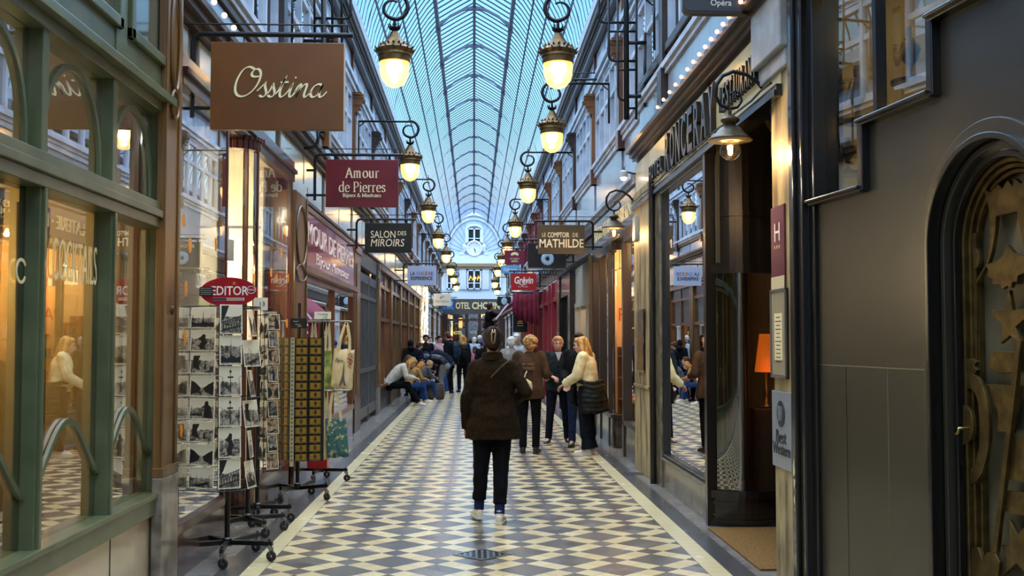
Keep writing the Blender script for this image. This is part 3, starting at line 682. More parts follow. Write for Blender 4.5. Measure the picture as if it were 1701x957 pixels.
# ------------------------------------------------------------------ boutique with bulging entrance
t = thing('shopfront', 'boutique shopfront with mahogany frames and recessed entrance behind the postcard racks', 'shopfront', (0, 0, 0))
XO = -1.93; ya, yb = 7.05, YX(374, XO); yc_, yd = 9.42, 11.45
mb = MB()
mb.box(XO-.03, XO+.02, ya, yb, 0, .30); mb.box(-2.6, XO, yb-.02, yb, 0, .3); mb.build('marble_base', M_brownmarble, t); mb = MB()
mb.box(XO-.03, XO+.02, yc_+.22, yd, 0, .30)
q = [(-2.15-.02, yc_)]+[(-2.15+.22*math.sin(a), yc_+.22-.22*math.cos(a)) for a in [PI/2*k/8 for k in range(9)]]
for i in range(len(q)-1): mb.bar((q[i][0], q[i][1], .15), (q[i+1][0], q[i+1][1], .15), .04, .3)
mb.box(-2.9, -2.15, yc_-.02, yc_+.02, 0, .3)
mb.build('marble_base', M_brownmarble, t)
mb = MB()
def rail(z0, z1, d=.04):
    mb.box(XO-.04, XO+d, ya, yb, z0, z1); mb.box(XO-.04, XO+d, yc_+.22, yd, z0, z1); mb.box(-2.9, -2.17, yc_-d, yc_+.04, z0, z1); mb.box(-2.7, XO, yb-.04, yb+.03, z0, z1)
    for i in range(len(q)-1): mb.bar((q[i][0], q[i][1], (z0+z1)/2), (q[i+1][0], q[i+1][1], (z0+z1)/2), .05+d, z1-z0)
rail(.30, .36); rail(3.22, 3.30); rail(3.30, 3.34, .07)
for (x, y) in ((XO-.01, yb-.02), (XO-.01, ya+.02), (-2.19, yc_), (-1.995, yc_+.08), (XO-.01, yc_+.26), (XO-.01, yd-.03), (-2.62, yb)): mb.box(x-.022, x+.022, y-.02, y+.02, .3, 3.25)
mb.box(XO-.02, XO+.02, yd-.1, yd, .0, 3.3)
mb.build('mahogany_frame', M_redwood, t, bev=.004)
mb = MB(); mb.box(XO, XO+.004, ya+.04, yb-.04, .36, 3.24); mb.build('display_pane', glass('reflective_shop_glass', (.85, .85, .85), 1.4, .14), t)
mb = MB(); mb.box(XO, XO+.004, yc_+.28, yd-.1, .36, 3.24); mb.build('side_pane', glass('clear_side_glass', (.97, .96, .92), .7, .02), t)
mb = MB(); mb.add([(a, b, .36) for a, b in q]+[(a, b, 3.24) for a, b in q], [(i, i+1, len(q)+i+1, len(q)+i) for i in range(len(q)-1)]); mb.build('curved_pane', glass('curved_glass', (.95, .93, .85), 2.2, .1), t, smooth='full', fixn=False)
mb = MB(); mb.box(-2.6, -1.95, yb-.01, yb, .36, 3.24); mb.build('return_pane', M_glassL, t)
mb = MB(); mb.box(XO-.02, XO+.03, ya, yd+.05, 3.34, 3.44); mb.box(-2.9, -2.0, yb, yc_, 3.3, 3.35); mb.build('lintel', mat('plum_paint', '3a1a1c', .3, coat=.4), t, bev=.005)
# painted logo + autumn leaf stickers on the pane
lq = atX(333, 462, XO)
text('osstina', .26, .15, (XO+.008, lq.y, lq.z), (0, 1, 0), (0, 0, 1), mat('white_vinyl', 'e6e0cc', .5), t, name='window_lettering', ext=.001, bold=-.02)
rnd = random.Random(3)
for (px, py, X_) in ((304, 366, XO), (315, 407, XO), (357, 405, XO), (306, 560, XO), (300, 716, XO), (308, 480, XO), (450, 452, XO), (459, 463, XO), (467, 420, XO), (478, 463, XO), (462, 560, XO), (476, 537, XO)):
    c = atX(px, py, X_); r = .035; mb = MB()
    mb.prism([(r*(1+.35*rnd.random())*math.cos(a)*.8, r*(1.2+.5*rnd.random())*math.sin(a)) for a in [2*PI*k/9 for k in range(9)]], (XO+.006, c.y, c.z), (0, 1, 0), (0, 0, 1), (.001, 0, 0)); mb.build('leaf_sticker', mat('orange_vinyl', 'e08a12', .5), t)
# boutique interior walls
mb = MB(); mb.box(-3.6, -3.5, 7.0, 12.0, 0, 3.36); mb.box(-3.5, -2.2, 11.35, 11.45, 0, 3.36); mb.box(-2.6, -3.6, yc_+.9, yc_+.95, 0, 3.36); struct(mb.build('wall_boutique', M_white_in))
mb = MB(); mb.box(-3.5, -1.96, 7.06, yb-.03, .28, .30); mb.box(-3.5, -1.96, yc_+.3, yd-.1, .28, .30); struct(mb.build('slab_display', M_white_in))
light('boutique_light', (-2.75, 7.55, 3.25), 60, (1, .86, .62), .04); light('boutique_light', (-2.9, 10.8, 2.4), 60, (1, .86, .58), .12)
light('boutique_light', (-2.45, 8.9, 3.2), 25, (1, .88, .66), .04)
t = thing('spotlight', 'white cylindrical track spotlight in the boutique window', 'lamp', (-2.3, 10.2, 2.35))
MB().box(-.3, .3, -.012, .012, .25, .275).build('track', M_white, t); MB().tube([(0, 0, .25), (0, 0, .12)], .008, 6).build('arm', M_white, t)
MB().lathe((0, 0, -.06), [(.05, 0), (.055, .02), (.055, .2), (.02, .21)], 16).build('shade', M_white, t, smooth=True)
MB().lathe((0, 0, -.065), [(.045, 0), (.045, .006)], 16).build('bulb', emis('spot_glow', 'ffd9c0', 25), t)
# potted plants in the window
def plant(name, label, loc, r, h, n, seed, pm, lh):
    t = thing(name, label, 'plant', loc); rnd = random.Random(seed)
    MB().lathe((0, 0, 0), [(r*.85, 0), (r, h*.1), (r, h*.95), (r*.94, h), (r*.85, h*.9), (0, h*.88)], 20).build('pot', pm, t, smooth=True)
    mb = MB()
    for i in range(n):
        a = rnd.random()*2*PI; tilt = .05+rnd.random()*.3; L_ = lh*(.6+.5*rnd.random()); w = .012+.01*rnd.random(); d = Vector((math.cos(a), math.sin(a), 0)); sd = Vector((-d.y, d.x, 0))
        p = []
        for k in range(6):
            f = k/5; c = d*(r*.3+tilt*L_*f*f)+Vector((0, 0, h*.85+L_*(f-.25*f*f*tilt))); ww = w*math.sin(PI*(.12+.88*f))+.001; p.append((c-sd*ww, c+sd*ww))
        vs = [v for pr in p for v in pr]; mb.add(vs, [(2*k, 2*k+1, 2*k+3, 2*k+2) for k in range(5)])
    o = mb.build('foliage', mat('plant_leaf', '5a7d2c', .5, col2='86a848', nscale=20), t, smooth='full', fixn=False)
    return t
plant('potted_plant', 'leafy plant in a grey pot behind the boutique glass', (-2.14, 7.86, .30), .085, .13, 60, 1, mat('grey_pot', '7c8580', .3, col2='a2aaa4', nscale=30), .3)
plant('potted_plant', 'tall bushy plant in the corner of the boutique window', (-2.12, 7.32, .30), .07, .12, 90, 2, mat('grey_pot', '7c8580', .3), .45)
# ------------------------------------------------------------------ pillar, red stone-shop front
pillar(-1, 1.90, 11.5, 12.35, 3.15, M_ochw, 'pillar', 'narrow wooden pillar beside the red mineral shop fascia', M_brownmarble, .35)
t = thing('shopfront', 'mineral shop window under a crimson fascia with white lettering', 'shopfront')
y0, y1 = 12.4, YX(581, -2.06); XA = -2.0
M_crim = mat('crimson_fascia', '8e1228', .18, coat=.6)
MB().box(XA-.12, XA, y0, y1, 2.42, 3.10).build('fascia', M_crim, t, bev=.005)

text('AMOUR DE PIERRES', (y1-y0)*.93, .25, (XA+.004, (y0+y1)/2, 2.86), (0, 1, 0), (0, 0, 1), mat('white_lettering', 'ead7cc', .4), t, ext=.012)
text('Bijoux Mineraux', (y1-y0)*.62, .19, (XA+.004, (y0+y1)/2+.3, 2.56), (0, 1, 0), (0, 0, 1), mat('white_lettering', 'ead7cc', .4), t, ext=.01)
mb = MB(); mb.box(XA-.1, XA+.02, y0, y1, 3.10, 3.16); mb.box(XA-.1, XA+.10, y0-.02, y1+.02, 2.34, 2.42); mb.build('shelf_moulding', M_wood, t, bev=.004)
mb = MB(); mb.box(XA-.1, XA, y0, y1, 0, .42); mb.build('base', M_brownmarble, t)
mb = MB()
for y in (y0+.03, (y0+y1)/2+.4, y1-.03): mb.box(XA-.1, XA, y-.03, y+.03, .42, 2.34)
mb.box(XA-.1, XA+.02, y0, y1, .42, .5); mb.box(XA-.1, XA, y0, y1, 2.26, 2.34); mb.build('window_frame', M_wood, t, bev=.003)
MB().box(XA-.05, XA-.045, y0, y1, .5, 2.3).build('display_pane', glass('mid_glass', (.75, .77, .78), 1.5, .3), t)
struct(MB().box(-3.4, -3.3, 12.2, 18.9, 0, 3.05).build('wall_mineral_shop', M_plaster))
light('mineral_light', (-2.6, 14.5, 2.6), 60, (1, .8, .75), .1)
# tiered crystal display
t = thing('display_stand', 'stepped display of minerals inside the crimson fascia shop', 'display stand', (-2.5, 15, 0))
for k in range(4): MB().box(-.1-.12*k, .2-.12*k, -1.9, 1.9, .42, .62+.22*k).build('step', M_white_in, t)
# ------------------------------------------------------------------ grey metal gate between wooden posts
def post(s, xf, y0, y1, zt, m, label, bm, zb=.55):
    t = thing('post', label, 'post', (s*xf, (y0+y1)/2, 0)); w = (y1-y0)/2; d = 2.15-xf
    mb = MB(); mb.box(0, s*d, -w, w, zb, zt); mb.box(-s*.015, 0, -w*.5, w*.5, zb+.08, zt-.3); mb.box(-s*.03, s*d, -w-.02, w+.02, zt-.12, zt); mb.build('shaft', m, t, bev=.004)
    MB().box(-s*.015, s*d, -w-.01, w+.01, 0, zb).build('base', bm, t, bev=.004); return t
gy0, gy1 = 19.0, 22.6
post(-1, 2.0, YX(590, -2.03)-.42, YX(590, -2.03)+.55, 3.16, M_ochw, 'wooden post between the mineral shop window and the grey gate', M_woodD)
post(-1, 2.0, 22.75, 23.15, 3.16, M_ochw, 'wooden post at the far side of the grey gate', mat('post_stone', '7d7668', .4))
t = thing('gate', 'tall grey metal gate with vertical bars between wooden posts', 'gate', (-2.06, 0, 0))
mb = MB(); ga, gb_ = 19.35, 22.72
for z0, z1 in ((.12, .3), (.95, 1.03), (2.32, 2.4), (2.62, 2.78), (2.9, 3.16)): mb.box(-.05, .03, ga, gb_, z0, z1)
for y in (ga, gb_): mb.box(-.05, .03, y-.06, y+.06, 0, 3.1)
mb.box(-.05, .03, (ga+gb_)/2-.06, (ga+gb_)/2+.06, 0, 2.75)
mb.build('gate_frame', M_grey, t)
for k in range(13):
    y = ga+(gb_-ga)*(k+.5)/13; MB().box(-.03, .02, y-.028, y+.028, .12, 2.7).build('gate_bar', M_grey, t)
MB().box(-.3, -.29, ga, gb_, 0, 3.0).build('gate_glass', M_glassM, t)
# ------------------------------------------------------------------ far left run of timber shop windows
M_low = mat('dark_stall_riser', '2c2f30', .35, col2='3b3f3f', nscale=5, coat=.3)
posts_y = [23.15+3.45*i for i in range(13)]
wl = ['beside the grey gate', 'where the white jumper woman sits', 'behind the seated group', 'with the pale poster', 'by the string lights', 'under the cheese sign', 'under the pancake sign', 'beyond the pancake sign', 'near the blue sign', 'past the blue sign', 'close to the hotel end', 'last but one before the hotel', 'touching the hotel front']
for i, y in enumerate(posts_y):
    if y > 66: break
    y1 = min(y+3.45, 68.9); t = thing('shopfront', 'timber framed shop window %s' % wl[i], 'shopfront', (-2.06, y, 0), 0, 'timber shopfronts along the passage')
    d = y1-y; pale = i in (6, 7, 9, 11); wm = M_white if pale else (M_ochw if i % 2 else M_wood)
    MB().box(-.06, .0, 0, d, 0, .50).build('stall_riser', M_white if pale else M_low, t)
    mb = MB(); mb.box(-.08, .05, 0, d, .50, .56); mb.box(-.08, .02, 0, d, 1.98, 2.06); mb.box(-.08, .03, 0, d, 2.70, 2.78); mb.box(-.08, .1, 0, d, 3.05, 3.16)
    for yy in (.13, d/2, d-.12): mb.box(-.08, .06 if yy != d/2 else .02, yy-(.11 if yy != d/2 else .04), yy+(.11 if yy != d/2 else .04), 0 if yy != d/2 else .5, 3.05)
    mb.build('timber_frame', wm, t)
    MB().box(-.04, -.035, 0, d, .56, 1.98).build('display_pane', glass('mid_glass2', (.72, .72, .70), 1.5, .22), t)
    MB().box(-.05, -.02, 0, d, 2.06, 2.72).build('dark_transom', mat('smoked_panel', '2c2320', .2, coat=.5), t)
    MB().box(-.05, .0, 0, d, 2.78, 3.05).build('fascia', M_woodD if not pale else M_upw, t)
mb = MB()
for y in posts_y[1::2]: mb.box(-3.3, -3.2, y, y+3.4, 0, 3.05)
struct(MB().box(-3.5, -3.4, 23, 69, 0, 3.05).build('wall_far_shops_left', M_plaster))
for k, y in enumerate((24.8, 31, 38, 46, 55, 63)): light('far_shop_light', (-2.8, y, 2.6), (60, 60, 70, 90, 90, 90)[k], (1, .78, .5), .15)
# ------------------------------------------------------------------ right: black panelled jewellery front, set at a slight angle
A0 = Vector((2.06, 6.46, 0)); DD = Vector((.123, -1, 0)).normalized(); NN = Vector((-1, -.123, 0)).normalized(); UP = Vector((0, 0, 1))
def WU(px, py, off=0.): p = pt(px, py, A0+NN*off, NN); return ((p-A0).dot(DD), p.z)
M_blk = mat('charcoal_panel_paint', '353026', .33, coat=.25, bump=.05, bscale=9)
M_blkg = mat('black_gloss_moulding', '121110', .25, coat=.5)
t = thing('shopfront', 'charcoal panelled jewellery shopfront with a stepped window ledge and brass door', 'shopfront')
steps = [(1335, 340), (1440, 313), (1440, 207), (1556, 148), (1556, 25), (1640, -14)]
S = [WU(*p) for p in steps]
# square up the steps
zs = [sum(S[i][1] for i in (0, 1))/2, sum(S[i][1] for i in (2, 3))/2, sum(S[i][1] for i in (4, 5))/2]
us = [0.0, (S[1][0]+S[2][0])/2, (S[3][0]+S[4][0])/2]
UE = 2.6
poly = [(0, 0)]
ul = WU(1552, 560)[0]; ca = ul+.47; ztop = WU(1690, 208)[1]; Ra = .47
DOOR = [(ca-.47, 0), (ca-.47, ztop-.47)]+[(ca+Ra*math.cos(a), ztop-.47+Ra*math.sin(a)) for a in [PI-PI*k/24 for k in range(25)]]+[(ca+.47, 0)]
outer = [(0, 0), (0, zs[0]), (us[1], zs[0]), (us[1], zs[1]), (us[2], zs[1]), (us[2], zs[2]), (us[2]+.55, zs[2]), (us[2]+.55, 3.98), (UE, 3.98), (UE, 0)]
mb = MB(); mb.prism(outer[:]+[(p[0], p[1]) for p in reversed(DOOR)], A0, DD, UP, -NN*.16)
mb.build('wall_panel', M_blk, t)
# frame edge at the pilaster side
mb = MB(); mb.prism([(-.03, 0), (.05, 0), (.05, 3.98), (-.03, 3.98)], A0+NN*.03, DD, UP, -NN*.2); mb.build('frame_stile', M_blkg, t, bev=.008)
mb = MB(); zz = [(0.02, zs[0]), (us[1], zs[0]), (us[1], zs[1]), (us[2], zs[1]), (us[2], zs[2]), (us[2]+.55, zs[2])]
for (a, b) in zip(zz[:-1], zz[1:]):
    if a[1] == b[1]:
        mb.prism([(a[0], a[1]-.028), (b[0]+.015, b[1]-.028), (b[0]+.015, b[1]+.0), (a[0], a[1]+.0)], A0-NN*.02, DD, UP, NN*.075)
        mb.prism([(a[0], a[1]-.012), (b[0]+.015, b[1]-.012), (b[0]+.015, b[1]+.008), (a[0], a[1]+.008)], A0-NN*.02, DD, UP, NN*.095)
    else:
        mb.prism([(a[0]-.02, a[1]-.02), (a[0]+.035, a[1]-.02), (a[0]+.035, b[1]+.01), (a[0]-.02, b[1]+.01)], A0-NN*.02, DD, UP, NN*.07)
mb.build('stepped_ledge', M_blkg, t, bev=.006)
um = WU(1452, 90)[0]
mb = MB(); mb.prism([(um-.02, zs[1]), (um+.02, zs[1]), (um+.02, 3.98), (um-.02, 3.98)], A0, DD, UP, -NN*.06); mb.build('mullion', M_blkg, t)
mb = MB(); mb.prism([(0, zs[0]), (us[2]+.5, zs[0]), (us[2]+.5, 3.98), (0, 3.98)], A0-NN*.05, DD, UP, -NN*.006); mb.build('display_pane', glass('jewel_glass', (.8, .76, .62), 1.3, .13), t)
mb = MB()
h0 = WU(1450, 610)[1]; mb.prism([(.05, h0-.004), (ul-.02, h0-.004), (ul-.02, h0+.002), (.05, h0+.002)], A0, DD, UP, NN*.0015)
mb.build('panel_seam', mat('seam_wear', '6d6448', .6), t)
for px, m_ in ((1408, M_blkg), (1477, mat('seam_wear', '6d6448', .6))):
    mb = MB(); u_ = WU(px, 780)[0]; mb.prism([(u_-.002, 0), (u_+.002, 0), (u_+.002, h0), (u_-.002, h0)], A0, DD, UP, NN*.0015); mb.build('panel_seam', m_, t)
# arched reveal mouldings
for off, w_, dpt, m_ in ((.035, .07, .02, M_blk), (-.01, .03, .045, M_blkg), (-.045, .03, -.02, M_blk), (-.085, .03, -.05, M_blkg)):
    mb = MB(); r = Ra+off; q = [(ca-r, 0)]+[(ca+r*math.cos(a), ztop-.47+r*math.sin(a)) for a in [PI-PI*k/32 for k in range(33)]]+[(ca+r, 0)]
    mb.strip(q, w_, A0-NN*.1, DD, UP, NN*(.1+dpt)); mb.build('arch_moulding', m_, t, bev=.004)
# the brass door
dr = thing('door_leaf', 'arched brass door with cut-out crown, stars and hearts', 'door'); dr['kind'] = 'thing'
r = Ra-.10
def archpts(r, n=32): return [(ca-r, .02)]+[(ca+r*math.cos(a), ztop-.47+r*math.sin(a)) for a in [PI-PI*k/n for k in range(n+1)]]+[(ca+r, .02)]
mb = MB(); mb.prism(archpts(r-.02), A0-NN*.16, DD, UP, -NN*.02); mb.build('door_panel', mat('tarnished_panel', '6a6550', .35, .3, col2='57523e', nscale=3, bump=.1, bscale=20), dr)
for k in range(3):
    mb = MB(); mb.strip(archpts(r-.012-.024*k), .02, A0-NN*.16, DD, UP, NN*(.075-.02*k)); mb.build('door_frame', M_brass, dr, bev=.004)
def plate(pts, name='cut_plate', th=.02, lift=.05):
    mb = MB(); mb.prism([WU(x, y, -.1) for x, y in pts], A0-NN*(.16-lift), DD, UP, -NN*th); return mb.build(name, M_brass, dr, bev=.002)
z0 = lambda L_, ox, oy, k: [(ox+x/k, oy+y/k) for x, y in L_]
k1 = 2.518
crown = z0([(580,335),(608,352),(640,318),(658,335),(680,300),(700,325),(708,292),(735,315),(757,298),(800,320),(800,640),(757,615),(742,560),(730,500),(718,432),(632,452),(628,520),(615,600),(600,645),(550,735),(545,722),(590,650),(606,560),(606,440)], 1400, 180, k1)
plate(crown, 'crown_plate')
gear = z0([(690,570),(720,605),(757,618),(800,600),(800,700),(757,690),(735,700),(733,725),(712,728),(706,752),(690,742),(672,757),(660,735),(630,738),(630,712),(606,705),(614,680),(600,655),(640,640),(668,618)], 1400, 180, k1)
plate(gear, 'sun_plate', lift=.065)
star = z0([(686,760),(700,845),(757,838),(800,850),(745,885),(712,915),(740,990),(690,950),(650,985),(660,905),(618,868),(612,845),(660,845)], 1400, 180, k1)
plate(star, 'star_plate')
plate(z0([(520,525),(543,520),(548,1100),(524,1100)], 1400, 180, k1), 'bar_plate', lift=.045)
plate([(1400+(548+22*math.cos(a))/k1, 180+(628+44*math.sin(a))/k1) for a in [-PI/2+PI*k/12 for k in range(13)]], 'half_disc_plate', lift=.06)
k2 = 2.298
def p2(L_): return z0(L_, 1560, 540, k2)
plate(p2([(180,160),(182,120),(205,100),(300,105),(300,180),(220,185)]), 'bar_plate')
plate(p2([(96,128),(138,130),(150,140),(140,155),(152,172),(140,188),(150,205),(136,225),(146,240),(102,243)]), 'comb_plate', lift=.07)
cres = [(146+70*math.sin(a)*1.0, 395-208*math.cos(a)) for a in [PI*k/20 for k in range(21)]]+[(146+34*math.sin(a), 395-150*math.cos(a)) for a in [PI-PI*k/20 for k in range(21)]]
plate(p2([(x-14, y) for x, y in cres]), 'crescent_plate', lift=.075)
plate(p2([(116,545),(150,545),(150,605),(116,605)]), 'bar_plate', lift=.06)
plate(p2([(108+40*math.sin(a), 382-75*math.cos(a)) for a in [PI*k/16 for k in range(17)]]), 'half_disc_plate', lift=.085)
plate(p2([(160,225),(300,232),(270,412),(212,405),(216,330)]), 'block_plate')
plate(p2([(306,40),(320,60),(226,870),(208,868)]), 'diagonal_bar', lift=.07)
plate(p2([(278,418),(360,422),(360,610),(256,590)]), 'block_plate'); plate(p2([(250,632),(360,650),(360,740),(240,712)]), 'block_plate')
plate(p2([(258,742),(290,800),(325,760),(330,830),(360,850),(322,885),(326,957),(285,910),(232,960),(250,880),(226,840),(262,846)]), 'star_plate')
plate(p2([(128,880),(132,850),(155,848),(172,895),(190,868),(222,872),(238,905),(232,960),(200,1010),(150,1000),(126,940)]), 'heart_plate', lift=.07)
hp = pt(1592, 712, A0-NN*.02, NN); mb = MB(); mb.tube([hp-NN*.08, hp, hp+DD*(-.0)+Vector((0, 0, -.02)), hp-DD*.025+Vector((0, 0, -.03))], .008, 8); mb.build('handle', mat('worn_brass_handle', '9c8450', .3, .9), dr, smooth='full')
# wall beyond the frame towards the camera's side, and rear run
mb = MB(); e_ = A0+DD*UE; mb.box(e_.x, e_.x+.3, YB, e_.y, 0, 3.98); struct(mb.build('wall_right_near', M_blk))
mb = MB(); mb.box(3.4, 3.5, 3.5, 7.0, 0, 3.98); struct(mb.build('wall_jewellery_back', mat('dim_taupe', '5e5746', .7)))
# necklaces on busts in the window
for k, (px, py, h_, lb) in enumerate(((1424, 150, .34, 'pale bust with a gold fringe necklace behind the narrow pane'), (1408, 255, .22, 'small bust with a gold pendant low in the stepped window'), (1512, 85, .30, 'gilt lampshade shaped ornament behind the wide pane'))):
    p = pt(px, py, A0-NN*.32, NN); b = thing('jewellery_bust', lb, 'jewellery display', (p.x, p.y, p.z-h_*.55))
    b.rotation_euler = (0, 0, math.atan2(NN.x, -NN.y))
    MB().lathe((0, 0, 0), [(.05, 0), (.055, .01), (.02, .03), (.02, .08), (.05, .11), (.075, h_*.55), (.06, h_*.72), (.028, h_*.8), (.026, h_), (0, h_+.005)], 18, sy=.7).build('bust', mat('velvet_taupe', '7a6c50', .8), b, smooth='full')
    mb = MB()
    for i in range(15):
        a = PI*(i/14); x = .058*math.cos(a); z = h_*.72-.09*math.sin(a); mb.ball((x, -.058-.012*math.sin(a), z), .012, 8, 6); mb.cap((x, -.064-.012*math.sin(a), z), (x*1.05, -.066-.012*math.sin(a), z-.045*math.sin(a)), .007, .005, 6)
    mb.build('necklace', M_gold, b, smooth='full')
    sh = MB().lathe((0, 0, -.02), [(.11, 0), (.11, .02)], 20).build('plinth', M_blkg, b)
light('jewel_light', (2.75, 5.9, 3.6), 15, (1, .85, .5), .1)
# ------------------------------------------------------------------ door jamb, stone pilaster with plaques
t = thing('door_jamb', 'black painted wooden jamb with chipped edges beside the stone pilaster', 'jamb')
mb = MB(); mb.box(1.985, 2.2, 6.47, 6.56, 0, 3.98); mb.box(1.96, 2.2, 6.57, 6.66, 0, 3.98); mb.box(2.0, 2.2, 6.66, 6.72, 0, 3.98); mb.build('post', M_blkg, t, bev=.01)
mb = MB(); rnd = random.Random(5)
for (px, py, r) in ((1319, 785, .035), (1322, 800, .03), (1320, 830, .022), (1321, 770, .018), (1323, 850, .012)):
    c = atX(px, py, 1.958); mb.prism([(r*(.5+.6*rnd.random())*math.cos(a)*.7, r*(1+.8*rnd.random())*math.sin(a)) for a in [2*PI*k/10 for k in range(10)]], (1.958, max(6.6, min(c.y, 6.64)), c.z), (0, 1, 0), (0, 0, 1), (-.001, 0, 0))
mb.build('paint_chip', mat('bare_plaster', 'b8aa84', .8), t)
t = thing('pilaster', 'worn ochre stone pilaster carrying the hotel plaques', 'pilaster')
mb = MB(); mb.box(2.0, 2.14, 6.75, 7.17, 0, 3.3); mb.build('shaft', M_stone, t, bev=.006)
mb = MB(); mb.box(1.93, 2.11, 6.72, 7.42, 3.42, 3.98); mb.prism([(0, 0), (.07, .12), (.27, .12), (.27, 0)], (2.0, 6.72, 3.30), (-1, 0, 0), (0, 0, 1), (0, .7, 0)) if 0 else mb.box(1.97, 2.11, 6.74, 7.38, 3.30, 3.42)
mb.build('cap_block', mat('pale_painted_block', 'a8a9a8', .4, col2='8f9192', nscale=5, bump=.1), t, bev=.012)
def wallplate(name, label, cat, X, px0, px1, py0, py1, m, th=.012, s=1):
    a = atX(px0, py0, X); b = atX(px1, py1, X); y0_, y1_ = sorted((a.y, b.y)); z0_, z1_ = sorted((a.z, b.z))
    t = thing(name, label, cat, (X, (y0_+y1_)/2, (z0_+z1_)/2)); w, h = (y1_-y0_)/2, (z1_-z0_)/2
    MB().box(0, s*th, -w, w, -h, h).build('board', m, t, bev=.002); return t, w, h
PX = 1.986
t, w_, h_ = wallplate('plaque', 'burgundy hotel plaque with a large H and three stars', 'plaque', PX, 1280, 1303, 347, 457, mat('burgundy_enamel', '5d1a26', .3, coat=.4))
text('H', w_*.8, .12, (-.002, 0, .06), (0, -1, 0), (0, 0, 1), mat('white_lettering', 'ead7cc', .4), t, ext=.002)
mb = MB()
for k in (-1, 0, 1):
    st = [( (.013 if i % 2 == 0 else .006)*math.sin(2*PI*i/10), (.013 if i % 2 == 0 else .006)*math.cos(2*PI*i/10)) for i in range(10)]
    mb.prism(st, (-.002, -k*.05, -.04), (0, -1, 0), (0, 0, 1), (-.002, 0, 0))
mb.build('star_rating', M_goldt, t)
MB().box(-.002, 0, -w_, w_, -h_-.1, -h_).build('footer_panel', mat('cream_enamel', 'c3b58e', .4), t)
t, w_, h_ = wallplate('notice_frame', 'framed cream menu notice on the stone pilaster', 'notice', PX, 1281, 1308, 482, 630, mat('steel_frame_dark', '2b2722', .3, .4))
MB().box(-.004, 0, -w_+.02, w_-.02, -h_+.02, h_-.02).build('backing', mat('taupe_mount', '8d8266', .5), t)
mb = MB(); mb.box(-.006, -.004, -w_*.5, w_*.5, -h_*.6, h_*.45); mb.build('paper', mat('cream_paper', 'd8c89a', .7), t)
mb = MB(); rnd = random.Random(8)
for k in range(12):
    a = w_*(.2+.2*rnd.random()); mb.box(-.0068, -.006, -a, a, h_*.35-k*.026, h_*.35-k*.026+.006)
mb.build('printed_lines', mat('brown_ink', '4a3c22', .8), t)
mb = MB()
for (a, b, c, d) in ((-w_, w_, h_-.015, h_), (-w_, w_, -h_, -h_+.015), (-w_, -w_+.015, -h_, h_), (w_-.015, w_, -h_, h_)): mb.box(-.012, 0, a, b, c, d)
mb.build('frame', M_steel, t, bev=.002)
t, w_, h_ = wallplate('sign', 'grey hotel sign with a dark round monogram on the stone pilaster', 'sign', PX, 1282, 1315, 648, 785, mat('light_grey_enamel', '7e8286', .35))
mb = MB(); mb.lathe((0, 0, 0), [(.085, 0), (.085, .004)], 32, axis='X'); mb.build('round_badge', mat('slate_enamel', '23272b', .4), t, loc=(-.005, 0, h_*.42))
text('BW', .09, .10, (-.007, 0, h_*.42), (0, -1, 0), (0, 0, 1), mat('light_grey_enamel', '7e8286', .35), t, ext=.003)
text('Best', w_*1.05, .085, (-.003, 0, -h_*.18), (0, -1, 0), (0, 0, 1), mat('slate_enamel', '23272b', .4), t, ext=.003)
text('Western', w_*1.8, .075, (-.003, 0, -h_*.50), (0, -1, 0), (0, 0, 1), mat('slate_enamel', '23272b', .4), t, ext=.003)
# ------------------------------------------------------------------ hotel entrance with curved black window, mirror window, fascia
t = thing('shopfront', 'hotel restaurant front with a mirror-like window and curved black entrance', 'shopfront')
XR = 2.0; yA, yB = 9.15, 11.42
mb = MB(); mb.box(XR, XR+.12, yA+.12, yB, 0, .30); mb.build('marble_riser', mat('grey_brown_marble', '5d5240', .25, col2='857a64', nscale=5, coat=.3), t)
mb = MB(); mb.box(XR-.03, XR+.12, yA+.05, yB, .30, .34); mb.box(XR-.01, XR+.1, yA, yB, .34, .37); mb.box(XR-.02, XR+.12, yA-.03, yA+.11, 0, 3.2); mb.box(XR-.01, XR+.1, yB-.04, yB, .3, 3.2); mb.box(XR-.02, XR+.1, yA, yB, 3.1, 3.2)
mb.build('black_frame', M_blkg, t, bev=.005)
MB().box(XR+.03, XR+.035, yA+.1, yB-.03, .36, 3.11).build('mirror_pane', glass('mirror_glass', (.2, .2, .2), 1., .72), t)
cv = [(2.0+.62*f, yA-.02-.16*math.sin(f*PI*.9)+.1*f) for f in [k/12 for k in range(13)]]
def curve_wall(mb, z0_, z1_, th, off=0):
    for i in range(len(cv)-1): mb.bar((cv[i][0], cv[i][1]-off, (z0_+z1_)/2), (cv[i+1][0]+.002, cv[i+1][1]-off, (z0_+z1_)/2), th, z1_-z0_)
mb = MB(); curve_wall(mb, 0, .27, .05); curve_wall(mb, .0, .06, .05, .02); curve_wall(mb, .24, .30, .05, .03); curve_wall(mb, .09, .105, .05, .008); curve_wall(mb, .19, .205, .05, .008)
mb.build('curved_base', M_blkg, t)
mb = MB(); curve_wall(mb, 2.12, 2.19, .05, .01); curve_wall(mb, 2.60, 2.64, .05, .01); curve_wall(mb, 2.19, 3.8, .03)
for p in (cv[0], cv[-1]): mb.box(p[0]-.04, p[0]+.04, p[1]-.04, p[1]+.05, 0, 3.2 if p is cv[0] else 3.8)
mb.build('curved_dark_panel', mat('black_brown_panel', '17120d', .3, coat=.4), t)
mb = MB(); q = [(2.04+.27*(1-math.cos(a)), 3.0+.48*math.sin(a)) for a in [PI*k/20 for k in range(21)]]; mb.strip([(2.04, 2.2)]+q+[(2.58, 2.2)], .03, (0, yA-.19, 0), (1, 0, 0), (0, 0, 1), (0, .03, 0)); mb.build('arched_bead', mat('dull_olive_bead', '4a4430', .4), t)
